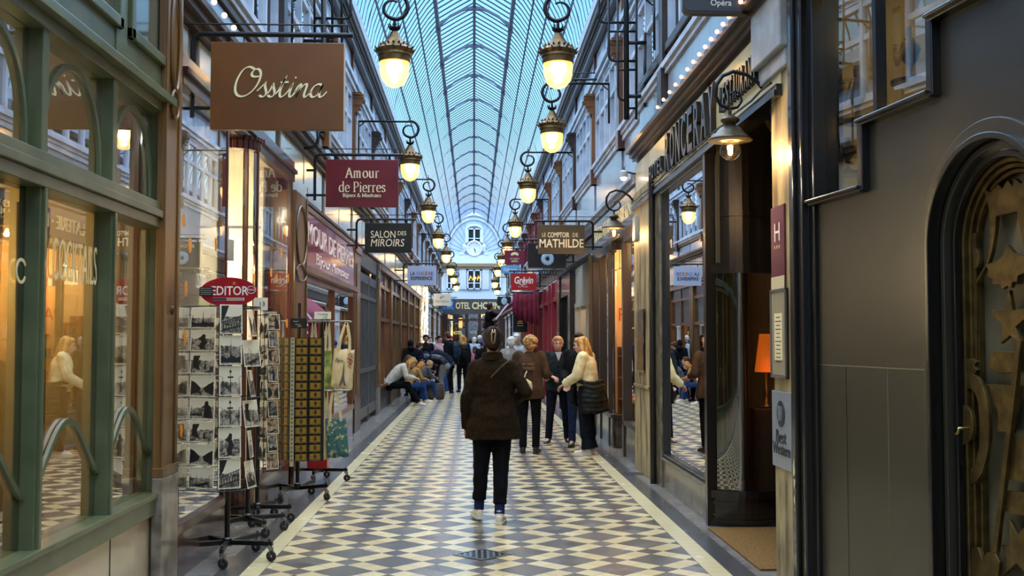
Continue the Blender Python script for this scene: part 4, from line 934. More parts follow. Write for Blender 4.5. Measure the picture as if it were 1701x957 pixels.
mb = MB(); n = len(cv); mb.add([(a, b-.01, .30) for a, b in cv]+[(a, b-.01, 2.13) for a, b in cv], [(i, i+1, n+i+1, n+i) for i in range(n-1)]); mb.build('curved_pane', glass('smoky_curved_glass', (.62, .55, .45), 1.6, .22), t, smooth='full', fixn=False)

# recess walls
mb = MB(); mb.box(3.3, 3.4, 7.2, 9.4, 0, 3.8); mb.box(2.22, 3.4, 7.18, 7.28, 0, 3.8); mb.box(2.62, 3.4, 9.2, 9.3, 0, 3.8); mb.box(2.15, 3.4, 7.2, 9.4, 3.76, 3.8); struct(mb.build('wall_entrance', mat('dark_walnut_panelling', '2a1c10', .35, coat=.3)))
c_ = tag(MB().box(1.93, 3.28, 7.32, 8.95, .002, .014).build('doormat', mat('coir_ochre', '5f4316', .95, col2='7c5a22', nscale=60, bump=.6, bscale=200), None), 'ochre coir carpet laid in the hotel entrance recess', 'carpet')
# restaurant room behind
struct(MB().box(3.9, 4.0, 9.3, 13.2, 0, 3.05).build('wall_restaurant', mat('dim_brown', '3c2a1a', .7)))
light('restaurant_light', (2.9, 10.1, 2.4), 8, (1, .6, .3), .1)
t = thing('table_lamp', 'glowing orange shaded lamp inside the curved hotel window', 'lamp', (2.62, 9.66, 0)); 
MB().lathe((0, 0, .95), [(.06, 0), (.06, .02), (.02, .04), (.03, .12), (.018, .2), (.01, .34)], 16).build('base', M_brass, t, smooth='full')
MB().lathe((0, 0, 1.27), [(.10, 0), (.055, .34)], 24).build('shade', mat('orange_shade', 'c8641a', .7, emit='ff7a1e', es=.8), t, smooth='full')
MB().box(-.14, .14, -.14, .14, 0, .95).build('plinth', M_woodD, t, bev=.01)
light('lamp_light', (2.6, 9.42, 1.2), 2.5, (1, .5, .2), .05)
t = thing('stool', 'dark stool with an orange cushion inside the curved window', 'stool', (2.42, 9.55, 0)); 
t.location = (2.36, 9.95, 0)
MB().ball((0, 0, .60), (.24, .18, .06), 20, 8).build('cushion', mat('orange_cushion', 'a5431c', .8), t, smooth='full')
MB().box(-.22, .22, -.17, .17, .46, .55).build('seat', mat('black_upholstery', '141214', .7, bump=.5, bscale=300), t, bev=.02)
for a in (-.19, .19):
    for b in (-.14, .14): MB().box(a-.018, a+.018, b-.018, b+.018, 0, .46).build('leg', M_woodD, t)
o = curtain(9.35, .3, 2.12, 3.0, .33, mat('mauve_curtain_cloth', '4a2a2c', .85), 'mauve curtain gathered behind the curved hotel window', 5); o.rotation_euler = (0, 0, -PI/2); o.location = (-7.22, 11.58, 0)
# fascia
t = thing('fascia_board', 'long cream hotel fascia with raised brown capital letters', 'sign', (1.99, 0, 0))
MB().box(0, .12, 6.9, 13.2, 3.22, 3.70).build('board', mat('cream_fascia', 'cfc08f', .4, col2='bba97a', nscale=2, coat=.2), t)
mb = MB(); mb.box(-.03, .12, 6.9, 13.2, 3.18, 3.22); mb.box(-.045, .12, 6.9, 13.2, 3.14, 3.18); mb.tube([(-.05, 6.95+i*.25, 3.235+.008*math.sin(i*2.1)) for i in range(26)], .009, 6)
mb.build('lower_moulding', M_blkg, t)
M_let = mat('dark_brown_letters', '1d140b', .35, coat=.2)
def yl(px): return YX(px, 1.99, 250)
for (wd, pa, pb, z_, h_) in (('HOTEL', 1083, 1107, 3.40, .16), ('RONCERAY', 1110, 1196, 3.46, .40), ('RESTAURANT', 1203, 1268, 3.46, .20)):
    y0_, y1_ = yl(pa), yl(pb); n = len(wd); adv = (y0_-y1_)/n
    for i, ch in enumerate(wd):
        text(ch, adv*(.74 if ch != 'I' else .2), h_, (-.022, y0_-adv*(i+.5), z_), (0, -1, 0), (0, 0, 1), M_let, t, name='raised_letter', ext=.045, bold=.015)
# bulb string along the cornice
for i, px in enumerate([1092+10*k for k in range(15)]):
    y_ = YX(px, 1.86, 150); 
    if y_ < 6.6: break
    tag(MB().ball((0, 0, 0), .017, 10, 6).build('light_bulb', emis('warm_pink_bulb', 'ffb38a', 5), None, smooth=True, loc=(1.86, y_, 3.917)), 'small pink-white bulb on the cornice over the hotel fascia', 'bulb', 'row of bulbs on the hotel cornice')
for i in range(6):
    y_ = YX(318+i*7, -1.9, 30) if i else YX(312, -1.9, 30)
    tag(MB().ball((0, 0, 0), .022, 10, 6).build('light_bulb', emis('warm_pink_bulb', 'ffb38a', 5), None, smooth=True, loc=(-1.915, 6.95+i*.33, 4.042)), 'small warm bulb on the cornice above the boutique', 'bulb', 'row of bulbs above the boutique')
# ------------------------------------------------------------------ pilaster with marble veins, pipe and poster
t = thing('pilaster', 'tall pilaster of worn stone and veined marble with a black downpipe', 'pilaster')
MB().box(1.97, 2.11, 12.05, 13.25, 0, 3.35).build('stone_shaft', M_stone, t, bev=.006)
MB().box(1.98, 2.11, 11.44, 12.05, 0, 3.2).build('marble_shaft', M_stoneD, t, bev=.004)
MB().tube([(1.95, 11.78, 0), (1.95, 11.78, 3.3)], .035, 10).build('downpipe', M_black, t, smooth=True)
MB().box(1.955, 1.97, 12.05, 13.25, 1.0, 1.03).build('string_moulding', M_stone, t)
MB().box(1.93, 1.98, 12.9, 13.1, 2.75, 3.05).build('junction_box', M_cream, t, bev=.01)
t, w_, h_ = wallplate('poster_case', 'narrow dark glazed poster case on the worn stone pilaster', 'poster', 1.95, 1058, 1070, 515, 620, M_blkg)
MB().box(-.006, 0, -w_+.03, w_-.03, h_*.1, h_-.03).build('poster', mat('dark_print', '2e3a44', .3, col2='6d4a2a', nscale=9), t)
MB().box(-.006, 0, -w_+.03, w_-.03, -h_+.03, -.02).build('poster', mat('ochre_print', '5d4416', .3, col2='15171a', nscale=12), t)
t = thing('spotlight', 'small white spotlight clamped on the cornice over the grocery fascia', 'lamp', *[(tuple(atX(1036, 291, 1.85)))])
MB().lathe((0, 0, 0), [(.045, -.03), (.05, .04), (.02, .06)], 14).build('shade', M_white, t, smooth=True); MB().ball((0, 0, -.03), .04, 12, 8).build('bulb', emis('spot_glow2', 'ffd0c8', 18), t, smooth=True)
MB().tube([(0, 0, .05), (.12, 0, .02), (.2, 0, .02)], .01, 6).build('arm', M_iron, t)
# ------------------------------------------------------------------ grocery with bowed window
t = thing('shopfront', 'grocery front with dark timber posts and a curved corner display', 'shopfront')
M_drm = mat('dark_riser_marble', '2b2620', .2, col2='4c443a', nscale=4, coat=.4)
MB().box(2.02, 2.14, 13.3, 14.6, 0, .42).build('marble_riser', M_drm, t)
mb = MB(); mb.box(2.02, 2.14, 16.0, 18.25, 0, .42)
cq2 = [(2.5, 15.55)]+[(2.25-.22*math.sin(a)+.0, 15.75-.2*math.cos(a)+.0) for a in [PI/2*k/8 for k in range(9)]]+[(2.03, 16.02)]
for i in range(len(cq2)-1): mb.bar((cq2[i][0], cq2[i][1], .21), (cq2[i+1][0], cq2[i+1][1], .21), .05, .42)
mb.build('marble_riser', mat('dark_riser_marble', '2b2620', .2, col2='4c443a', nscale=4, coat=.4), t)
mb = MB()
for z0_, z1_ in ((.42, .48), (2.86, 2.98)):
    mb.box(2.0, 2.12, 13.3, 14.6, z0_, z1_); mb.box(2.0, 2.12, 16.0, 18.25, z0_, z1_)
    for i in range(len(cq2)-1): mb.bar((cq2[i][0], cq2[i][1], (z0_+z1_)/2), (cq2[i+1][0], cq2[i+1][1], (z0_+z1_)/2), .08, z1_-z0_)
for (x, y, w_) in ((2.04, 13.35, .03), (2.04, 14.55, .07), (2.24, 15.54, .03), (2.03, 16.02, .035), (2.04, 17.2, .03), (2.04, 18.2, .06)): mb.box(x-.04, x+.06, y-w_, y+w_, 0.0, 2.95)
mb.box(2.0, 2.14, 13.3, 18.25, 2.98, 3.04)
mb.build('timber_frame', mat('dark_brown_timber', '2f2115', .35, coat=.3), t, bev=.004)
MB().box(2.06, 2.065, 13.4, 14.5, .48, 2.86).build('display_pane', M_glassL, t); MB().box(2.06, 2.065, 16.05, 18.15, .48, 2.86).build('side_pane', M_glassL, t)
n = len(cq2); mb = MB(); mb.add([(a, b, .48) for a, b in cq2]+[(a, b, 2.86) for a, b in cq2], [(i, i+1, n+i+1, n+i) for i in range(n-1)]); mb.build('curved_pane', glass('clear_curved', (.97, .95, .9), 1.5, .05), t, smooth='full', fixn=False)
MB().box(2.0, 2.14, 13.3, 18.25, 3.04, 3.46).build('fascia', mat('slate_fascia', '4d5358', .25, coat=.5), t)
text('CHOCOLATERIE · EPICERIE FINE', 4.5, .2, (1.995, 15.8, 3.25), (0, -1, 0), (0, 0, 1), M_goldt, t, ext=.01)
mb = MB(); mb.box(3.6, 3.7, 13.2, 18.4, 0, 3.05); mb.box(2.4, 3.7, 16.9, 16.95, 0, 3.05); struct(mb.build('wall_grocery', mat('apricot_wall', 'd9a25a', .7)))
light('grocery_light', (2.75, 14.1, 2.7), 60, (1, .68, .35), .1); light('grocery_light', (2.75, 16.3, 2.7), 60, (1, .66, .33), .1); light('grocery_light', (2.6, 17.5, 2.7), 50, (1, .68, .35), .1)
t = thing('signboard', 'cream board painted PAIN with a small tricolour in the curved grocery window', 'signboard', (2.6, 16.6, 1.95))
MB().box(-.4, .4, 0, .02, -.5, .7).build('board', mat('apricot_board', 'd9a46a', .6), t)
text('PAIN', .5, .2, (-.12, -.004, .0), (1, 0, 0), (0, 0, 1), mat('red_paint_letter', '9c3418', .5), t, ext=.006)
for k, c in enumerate(('27335c', 'd8d2c4', '8c2a1c')): MB().box(-.3+.07*k, -.23+.07*k, -.006, 0, .42, .56).build('flag_stripe', mat('flag_'+c, c, .6), t)
t = thing('spotlight', 'black track spotlight glowing pink in the grocery window', 'lamp', (2.25, 15.9, 2.55)); MB().lathe((0, 0, 0), [(.04, -.06), (.045, .1), (.01, .12)], 12).build('shade', M_black, t, smooth=True)
MB().ball((0, 0, -.055), .036, 10, 6).build('bulb', emis('spot_glow3', 'ff9ab0', 20), t, smooth=True); MB().tube([(0, 0, .1), (0, 0, .5)], .008, 6).build('rod', M_black, t)
for k, (x, y, z, w1, lb) in enumerate(((2.2, 13.9, 2.5, .45, 'over the near grocery window'), (2.35, 17.2, 2.55, .5, 'over the far grocery window'))):
    t = thing('lantern_box', 'glowing cream lantern box %s' % lb, 'lamp', (x, y, z)); MB().box(-.06, .06, -w1/2, w1/2, -.12, .12).build('diffuser', emis('lantern_box', 'ffd890', 3.0), t, bev=.01); MB().box(-.065, .065, -w1/2-.01, w1/2+.01, .12, .14).build('cap', M_black, t)
    for q_ in (-.15, .15): MB().box(-.005, .005, q_-.005, q_+.005, .14, .5).build('hanger', M_black, t)
# goods in the windows: jars, tins, boxes on shelves
gm = [mat('tin_red', '9b2a1a', .3, .3), mat('tin_gold', 'b88a30', .3, .5), mat('box_cream', 'd8c39a', .6), mat('box_green', '3f5a34', .5), mat('box_orange', 'c8741e', .5), mat('tin_blue', '2c4468', .35, .2)]
def goods(x, ya_, yb_, zs_, where, s=1, seed=1, grp=None, step=.17):
    rnd = random.Random(seed); u = thing('display_shelf', 'open shelves of goods %s' % where, 'shelf', (s*x, (ya_+yb_)/2, 0)); L_ = (yb_-ya_)/2
    for z in zs_: MB().box(-.11, .11, -L_, L_, z-.02, z).build('shelf', M_wood, u)
    for y in (-L_, L_): MB().box(-.11, .11, y-.015, y+.015, 0, zs_[-1]+.3).build('upright', M_wood, u)
    nm = ['lowest', 'second', 'third', 'fourth', 'top']
    for j, z in enumerate(zs_):
        for i in range(int((yb_-ya_-.1)/step)):
            y = ya_+.1+i*step; h = .09+.09*rnd.random(); k = rnd.randrange(6); cn_ = ['red tin', 'gold tin', 'cream carton', 'green carton', 'orange carton', 'blue tin'][k]
            lab = '%s, %s on the %s shelf %s' % (cn_, oth[i % 16], nm[j], where)
            if k in (0, 1, 5):
                o = MB().lathe((0, 0, 0), [(.045, 0), (.045, h), (.047, h), (.047, h+.015), (0, h+.015)], 14).build('tin', gm[k], None, smooth=True, loc=(s*x, y, z))
            else: o = MB().box(-.05, .05, -.05, .05, 0, h+.03).build('carton', gm[k], None, bev=.003, loc=(s*x, y, z))
            tag(o, lab, cn_.split()[1], grp or 'goods on shelves %s' % where)
goods(2.35, 13.5, 14.5, (.6, .95, 1.3, 1.65), 'in the near grocery window', seed=2)
goods(2.5, 16.2, 18.0, (.6, .95, 1.3, 1.65), 'in the far grocery window', seed=3)
# ------------------------------------------------------------------ pale shop, black doorway, crimson shop
t = thing('shopfront', 'pale framed gift shop window beyond the dark grocery posts', 'shopfront', (2.05, 0, 0))
M_palew = mat('pale_grey_wood', 'a9a294', .4)
mb = MB(); mb.box(0, .1, 18.3, 21.8, .4, .47); mb.box(-.02, .1, 18.3, 21.8, 2.2, 2.28); mb.box(0, .1, 18.3, 21.8, 2.28, 3.0)
for y in (18.4, 19.5, 20.6, 21.7): mb.box(-.02, .1, y-.05, y+.05, .4, 2.2)
mb.build('frame', M_palew, t); MB().box(0, .1, 18.3, 21.8, 0, .4).build('riser', M_low, t); MB().box(.03, .035, 18.3, 21.8, .47, 2.2).build('display_pane', M_glassL, t)
mb = MB(); mb.box(3.0, 3.1, 18.4, 21.8, 0, 3.05); struct(mb.build('wall_gift_shop', M_plaster)); light('gift_light', (2.6, 20, 2.6), 60, (1, .72, .4), .1)
goods(2.4, 18.6, 21.4, (.6, 1.0, 1.4), 'in the pale gift shop window', seed=4)
pillar(1, 1.98, 18.26, 18.5, 3.0, M_ochw, 'pillar', 'brown wooden pillar between the grocery and the pale gift shop', M_woodD, .4, oval=False)
t = thing('doorway_surround', 'black doorway surround with an angled lamp arm before the crimson shop', 'doorway', (2.0, 0, 0))
mb = MB(); mb.box(-.06, .14, 21.85, 22.35, 0, 3.02); mb.box(-.06, .14, 24.6, 25.1, 0, 3.02); mb.box(-.03, .14, 22.3, 24.7, 2.5, 3.02); mb.box(-.1, .14, 21.8, 25.15, 2.95, 3.05); mb.build('frame', M_blkg, t, bev=.01)
MB().box(.08, .12, 22.35, 24.6, 0, 2.5).build('door', mat('black_door', '100f10', .3, coat=.4), t)
t = thing('shopfront', 'crimson painted shopfront with tall glazed bays', 'shopfront', (2.02, 0, 0)); M_crp = mat('crimson_paint', '7d1524', .35, coat=.3)
mb = MB(); mb.box(0, .1, 25.1, 33, 0, .5); mb.box(-.05, .1, 25.1, 33, 2.5, 2.62); mb.box(-.02, .1, 25.1, 33, 2.62, 2.98)
for y in (25.2, 27.1, 28.3, 30.4, 32.9): mb.box(-.08, .1, y-.12, y+.12, 0, 2.98)
mb.build('crimson_frame', M_crp, t, bev=.005); MB().box(.04, .045, 25.1, 33, .5, 2.5).build('display_pane', M_glassM, t)
struct(MB().box(3.0, 3.1, 21.9, 69, 0, 3.05).build('wall_far_shops_right', M_plaster))
rl = ['next to the crimson shop', 'behind the rolled awning', 'under the red museum sign', 'beyond the awning ladder', 'near the barber pole', 'close to the pale blue sign', 'under the burgundy sign', 'three before the hotel', 'two before the hotel', 'one before the hotel', 'touching the hotel on the awning side']
for i in range(11):
    y = 33.1+3.25*i; y1 = min(y+3.25, 68.9); d = y1-y; wm = [M_crp, M_crp, M_crp, M_wood, M_white, M_wood, M_white, M_woodD, M_white, M_wood, M_white][i]
    t = thing('shopfront', 'glazed shopfront %s' % rl[i], 'shopfront', (2.04, y, 0), 0, 'shopfronts past the crimson shop')
    MB().box(0, .08, 0, d, 0, .5).build('stall_riser', M_low, t)
    mb = MB(); mb.box(-.04, .08, 0, d, .5, .56); mb.box(-.04, .08, 0, d, 2.2, 2.28); mb.box(-.1, .08, 0, d, 2.9, 3.0)
    for yy in (.12, d/2, d-.04): mb.box(-.05, .08, yy-.07, yy+.07, 0, 2.95)
    mb.build('timber_frame', wm, t); MB().box(.03, .035, 0, d, .56, 2.2).build('display_pane', glass('mid_glass2', (.72, .72, .70), 1.5, .22), t); MB().box(0, .06, 0, d, 2.28, 2.9).build('fascia', wm, t)
for k, y in enumerate((23.5, 29, 36, 43, 51, 60)): light('far_shop_light', (2.6, y, 2.6), 60, (1, .72, .42), .15)

t = thing('iron_canopy', 'black wrought iron fringe canopy over the doorway behind the ochre brown sign', 'canopy', (1.68, 21.2, 2.86)); mb = MB()
mb.tube([(-.42, 0, .06), (.32, 0, .06)], .014, 6); mb.tube([(-.42, 0, -.02), (.32, 0, -.02)], .01, 6)
for i in range(14):
    x = -.4+i*.054; mb.tube([(x, 0, .06), (x+.027, -.02, -.1), (x+.054, 0, .06)], .008, 5); mb.tube([(x+.027+.02*math.cos(a), 0, .09+.02*math.sin(a)) for a in [PI*q/5 for q in range(6)]], .006, 5)
mb.build('scrolled_fringe', M_iron, t)
t = thing('awning', 'small dark grey sloping awning above the pale gift shop', 'awning', (2.0, 19.4, 2.75)); mb = MB(); mb.prism([(0, .3), (-.42, .05), (-.42, -.03), (0, .2)], (0, -.9, 0), (1, 0, 0), (0, 0, 1), (0, 1.9, 0)); mb.build('cloth', mat('charcoal_cloth', '23262b', .85), t, bev=.01)
t = thing('side_table', 'small wooden stool with a basket of oranges behind the talking women', 'table', (1.62, 17.3, 0))
MB().lathe((0, 0, .46), [(.2, 0), (.2, .03)], 24).build('tabletop', M_wood, t)
for k in range(3): a = k*2.1; MB().bar((.15*math.cos(a), .15*math.sin(a), 0), (.12*math.cos(a), .12*math.sin(a), .46), .03).build('leg', M_wood, t)
t = thing('basket', 'woven basket of oranges on the small wooden stool', 'basket', (1.62, 17.3, .49)); MB().lathe((0, 0, 0), [(.13, 0), (.17, .12), (.18, .12), (.14, -.0)], 24).build('wickerwork', mat('wicker', '8a6a38', .8, bump=.8, bscale=90), t, smooth='full')
for k, (x, y, z) in enumerate(((-.06, -.05, .09), (.06, -.05, .09), (0, .06, .09), (0, -.01, .16))): tag(MB().ball((0, 0, 0), .055, 14, 9).build('orange', mat('orange_peel', 'c8641a', .5, bump=.2, bscale=200), None, smooth='full', loc=(1.62+x, 17.3+y, .49+z)), 'orange lying in the woven basket on the stool', 'fruit', 'oranges in the basket')
# ------------------------------------------------------------------ the hotel closing the passage
YF = 69.0
def fz(py): return H+(565-py)*YF/F
def fx(px): return (px-787)*YF/F
M_fac = mat('pale_blue_render', 'bccbd8', .6, col2='aebfce', nscale=1.5)
M_trimw = mat('white_facade_trim', 'd5dde4', .5)
wall = structE('wall_end')
def win(xa, xb, za, zb, name, lit=False, mull=1, label=None):
    w_ = structE(name); mb = MB()
    for (a, b, c, d) in ((xa, xb, za, za+.08), (xa, xb, zb-.08, zb), (xa, xa+.08, za, zb), (xb-.08, xb, za, zb)): mb.box(a, b, YF-.12, YF+.02, c, d)
    for k in range(mull): xc = xa+(xb-xa)*(k+1)/(mull+1); mb.box(xc-.05, xc+.05, YF-.12, YF+.02, za, zb)
    zc = za+(zb-za)*.3; mb.box(xa, xb, YF-.1, YF+.02, zc, zc+.05)
    mb.build('window_frame', M_trimw, w_); MB().box(xa, xb, YF-.04, YF-.03, za, zb).build('pane', mat('dark_window_glass', '20252c', .1, coat=.5), w_)
    return w_
mb = MB(); mb.box(-2.4, 2.4, YF, YF+.3, fz(520), 10.2); mb.build('render_upper', M_fac, wall)
mb = MB(); mb.box(-2.4, 2.4, YF+.5, YF+.8, 0, fz(520)); mb.build('render_lower', M_woodD, wall)
mb = MB(); mb.box(-2.2, 2.2, YF-.25, YF, fz(443), fz(438)); mb.box(-2.2, 2.2, YF-.15, YF, fz(447), fz(443)); mb.build('string_course', mat('tan_cornice', '8d7a60', .5), wall)
mb = MB(); mb.box(-2.2, 2.2, YF-.1, YF, fz(497), fz(487)); mb.box(-2.2, 2.2, YF-.15, YF, fz(438), fz(424)); mb.build('plain_band', M_trimw, wall)
# radial joints of the tympanum
mb = MB()
for k in range(-8, 9):
    a = PI/2+k*.165
    if abs(k) < 2: continue
    mb.bar((fx(787)+.75*math.cos(a), YF-.01, fz(424)+.75*math.sin(a)*1.2), (fx(787)+1.95*math.cos(a), YF-.01, fz(424)+2.3*math.sin(a)), .03, .02)
mb.build('radial_joint', mat('joint_blue', '8ea2b5', .6), wall)
mb = MB()
for rr, w_ in ((1.93, .16), (1.7, .06)): mb.strip([(rr*math.cos(a), fz(424)+2.62*rr/1.93*math.sin(a)) for a in [PI*k/40 for k in range(41)]], w_, (0, YF-.1, 0), (1, 0, 0), (0, 0, 1), (0, .1, 0))
mb.build('arch_band', M_trimw, wall)
win(fx(776), fx(799), fz(404), fz(379), 'window_70')
mb = MB(); mb.strip([(fx(787.5)+.5*math.cos(a), fz(381)+.28*math.sin(a)) for a in [PI*k/16 for k in range(17)]], .14, (0, YF-.16, 0), (1, 0, 0), (0, 0, 1), (0, .16, 0)); mb.box(fx(774)-.05, fx(776), YF-.15, YF, fz(404), fz(380)); mb.box(fx(799), fx(801)+.05, YF-.15, YF, fz(404), fz(380)); mb.build('arched_surround', M_trimw, wall)
for k, (a, b) in enumerate(((776, 799), (742, 757), (817, 832))): win(fx(a), fx(b), fz(481), fz(448), 'window_%d' % (71+k))
for k, (a, b) in enumerate(((763, 774), (801, 812))):
    mb = MB(); mb.box(fx(a), fx(b), YF-.08, YF, fz(481), fz(447))
    for j in range(9): z = fz(479)+j*(fz(449)-fz(479))/9; mb.box(fx(a)+.04, fx(b)-.04, YF-.095, YF-.08, z, z+.09)
    mb.build('shutter', M_trimw, wall)
mb = MB()
for k in range(9): mb.strip([(fx(779)+.02+.085*k, fz(466)+.12*(k % 2)), (fx(779)+.08+.085*k, fz(458)-.08*(k % 3))], .03, (0, YF-.14, 0), (1, 0, 0), (0, 0, 1), (0, .02, 0))
mb.build('glowing_tube', emis('yellow_neon', 'ffc23c', 4), wall)
# clock
t = thing('clock', 'round white wall clock with black hands above the hotel', 'clock', (fx(787.5), YF-.1, fz(413)))
MB().lathe((0, 0, 0), [(.52, 0), (.52, -.08), (.46, -.12), (.42, -.09)], 40, axis='Y').build('rim', M_trimw, t, smooth=True)
MB().lathe((0, 0, 0), [(.43, -.07), (.43, -.075)], 40, axis='Y').build('dial', mat('clock_white', 'dfe6ea', .4), t)
mb = MB()
for k in range(12):
    a = k*PI/6; mb.bar((.32*math.sin(a), -.085, .32*math.cos(a)), (.39*math.sin(a), -.085, .39*math.cos(a)), .035, .01, up=(0, 1, 0))
mb.build('numeral_mark', M_black, t)
MB().bar((0, -.1, 0), (.09, -.1, -.30), .035, .012, up=(0, 1, 0)).build('minute_hand', M_black, t); MB().bar((0, -.11, 0), (.07, -.11, -.18), .05, .012, up=(0, 1, 0)).build('hour_hand', M_black, t)
mb = MB()
for sx_ in (-1, 1):
    for j in range(5):
        c = (sx_*(.6+.07*j), 0, -.12-.07*j); mb.tube([(c[0]+sx_*.1*(1-i/14)*math.cos(i*.6), -.05, c[2]+.1*(1-i/14)*math.sin(i*.6)) for i in range(13)], .028, 6)
    mb.ball((sx_*.62, -.03, .12), (.12, .06, .18)); mb.ball((sx_*.78, -.03, -.35), (.18, .05, .1))
mb.build('stucco_scrollwork', M_trimw, t, smooth='full')
# hotel sign
t = thing('fascia_board', 'grey brown hotel fascia with large cream capital letters at the passage end', 'sign', (0, YF-.12, 0))
MB().box(fx(736), fx(837), 0, .11, fz(522), fz(497)).build('board', mat('taupe_board', '4b4440', .4), t)
text('HOTEL', fx(781)-fx(750), .42, ((fx(750)+fx(781))/2, -.02, fz(508)), (1, 0, 0), (0, 0, 1), M_goldt, t, ext=.03, bold=.02)
text('CHOPIN', fx(830)-fx(784), .46, ((fx(784)+fx(830))/2, -.02, fz(508)), (1, 0, 0), (0, 0, 1), M_goldt, t, ext=.03, bold=.03)
t = thing('hotel_entrance', 'dark timber hotel entrance with glazed doors and yellow lettering', 'entrance', (0, YF, 0))
mb = MB()
for px in (736, 741, 775, 797, 832, 837): mb.box(fx(px)-.1, fx(px)+.1, -.1, .1, 0, fz(522))
mb.box(fx(736), fx(837), -.06, .06, fz(533), fz(530)); mb.box(fx(736), fx(837), -.06, .06, 0, .6)
mb.build('timber_frame', M_woodD, t); MB().box(fx(736), fx(837), .02, .03, .6, fz(522)).build('glazed_doors', glass('mid_glass2', (.72, .72, .70), 1.5, .22), t)
mb = MB(); mb.strip([(fx(786)+.3*math.cos(a), fz(536)+.3*math.sin(a)) for a in [PI*k/12 for k in range(13)]], .06, (0, -.1, 0), (1, 0, 0), (0, 0, 1), (0, .06, 0)); mb.build('fanlight_arch', M_wood, t)
text('HOTEL', .62, .22, (fx(760), -.01, fz(553)), (1, 0, 0), (0, 0, 1), emis('neon_yellow_letters', 'f5e27a', 1.2), t, ext=.02)
text('HOTEL', .45, .16, (fx(787), -.01, fz(552)), (1, 0, 0), (0, 0, 1), M_goldt, t, ext=.02)
MB().box(fx(762), fx(768), .3, .4, fz(545), fz(528)).build('lit_sconce', emis('yellow_neon', 'ffc23c', 2.5), t)
light('hotel_light', (0, 69.9, 2.6), 60, (1, .75, .45), .2)
struct(MB().box(-2.4, 2.4, YF+2.5, YF+2.6, 0, 4).build('wall_hotel_lobby', M_wood))
# ------------------------------------------------------------------ hanging lanterns
def globe_mat():
    m = bpy.data.materials.new('lantern_glass'); m.use_nodes = True; nt = m.node_tree; N = nt.nodes; L = nt.links; N.remove(N['Principled BSDF'])
    t = N.new('ShaderNodeBsdfTransparent'); t.inputs[0].default_value = (1, .95, .8, 1); d = N.new('ShaderNodeBsdfTranslucent'); d.inputs[0].default_value = (1, .9, .6, 1)
    g = N.new('ShaderNodeBsdfGlossy'); g.inputs[1].default_value = .08
    mx = N.new('ShaderNodeMixShader'); mx.inputs[0].default_value = .30; m2 = N.new('ShaderNodeMixShader'); m2.inputs[0].default_value = .10
    L.new(t.outputs[0], mx.inputs[1]); L.new(d.outputs[0], mx.inputs[2]); L.new(mx.outputs[0], m2.inputs[1]); L.new(g.outputs[0], m2.inputs[2]); L.new(m2.outputs[0], N['Material Output'].inputs[0]); return m
M_globe = globe_mat()
M_lbulb = emis('lantern_flame', 'ffc878', 22)
def lantern(s, X, Y, z, label, arm=1.0, pw=None):
    """z is the underside of the glass; s the side of the wall"""
    t = thing('wall_lantern', label, 'lantern', (X, Y, z), 0, None)
    MB().lathe((0, 0, 0), [(0, 0), (.02, .001), (.05, .008), (.10, .035), (.14, .09), (.16, .16), (.166, .24), (.166, .305)], 32).build('glass_globe', M_globe, t, smooth='full')
    MB().lathe((0, 0, 0), [(0, .06), (.035, .075), (.05, .10), (.03, .125), (.05, .16), (.085, .20), (.095, .27), (.08, .30), (0, .30)], 18).build('bulb', M_lbulb, t, smooth='full')
    mb = MB(); mb.lathe((0, 0, 0), [(.168, .285), (.176, .29), (.176, .345), (.19, .36), (.185, .385), (.202, .40), (.208, .425), (.19, .44), (.155, .47), (.10, .53), (.055, .60), (.045, .625)], 32)
    for k in range(16):
        a = 2*PI*k/16; c, sn = math.cos(a), math.sin(a); mb.cap((.20*c, .20*sn, .41), (.226*c, .226*sn, .445 if k % 2 else .43), .018, .007, 6)
        mb.cap((.15*c, .15*sn, .475), (.168*c, .168*sn, .49), .016, .006, 6)
    mb.build('cap', M_cap, t, smooth=True)
    mb = MB(); mb.lathe((0, 0, 0), [(.045, .615), (.03, .64), (.045, .66), (.062, .675), (.04, .68), (.018, .70), (.016, .78)], 16)
    for k in range(8): a = 2*PI*k/8; mb.cap((.052*math.cos(a), .052*math.sin(a), .665), (.072*math.cos(a), .072*math.sin(a), .715), .012, .005, 6)
    mb.build('crown', M_iron, t, smooth=True)
    # scroll bracket in the plane across the passage
    q = []; R1 = .145
    for k in range(15): a = PI/2-PI*k/14*1.0; q.append((-s*R1*math.cos(a)*1.0, .915+R1*math.sin(a)))
    for k in range(1, 15): a = -PI/2-PI*1.1*k/14; r_ = R1*(1-.35*k/14); q.append((-s*r_*math.cos(a), .78+.0+r_*(1+math.sin(a))))
    q = [(s*(abs(X)*-1+2.03)*1.0, 1.05)]+[(s*.05, 1.05)]+q
    mb = MB(); mb.tube([(x, 0, zz) for x, zz in q], [.018]*2+[.024]*15+[.024-.014*k/14 for k in range(14)], 8)
    xw = s*(2.02-abs(X)); mb.tube([(xw, 0, 1.05), (xw+s*.0, 0, .8), (xw, 0, .45)], .015, 6); mb.tube([(xw-s*.0, 0, .95), (xw-s*.12, 0, 1.05)], .01, 6)
    mb.tube([(s*.02, 0, 1.05), (s*.0, 0, 1.10), (s*.01, 0, 1.16)], [.012, .009, .005], 6); mb.ball((0, 0, .775), .026, 8, 6)
    mb.build('scroll_bracket', M_iron, t, smooth='full')
    light('lantern_light', (X, Y, z+.19), pw or (62 if Y < 30 else 40), (1, .70, .36), .06)
    return t
lo = ['nearest and highest', 'second along', 'third along', 'fourth along', 'fifth along', 'sixth along', 'seventh along', 'eighth along', 'ninth along', 'tenth along']
p = atY(655, 146, 11.95); lantern(-1, p.x, 11.95, p.z, 'black and gilt lantern nearest the brown boutique sign')
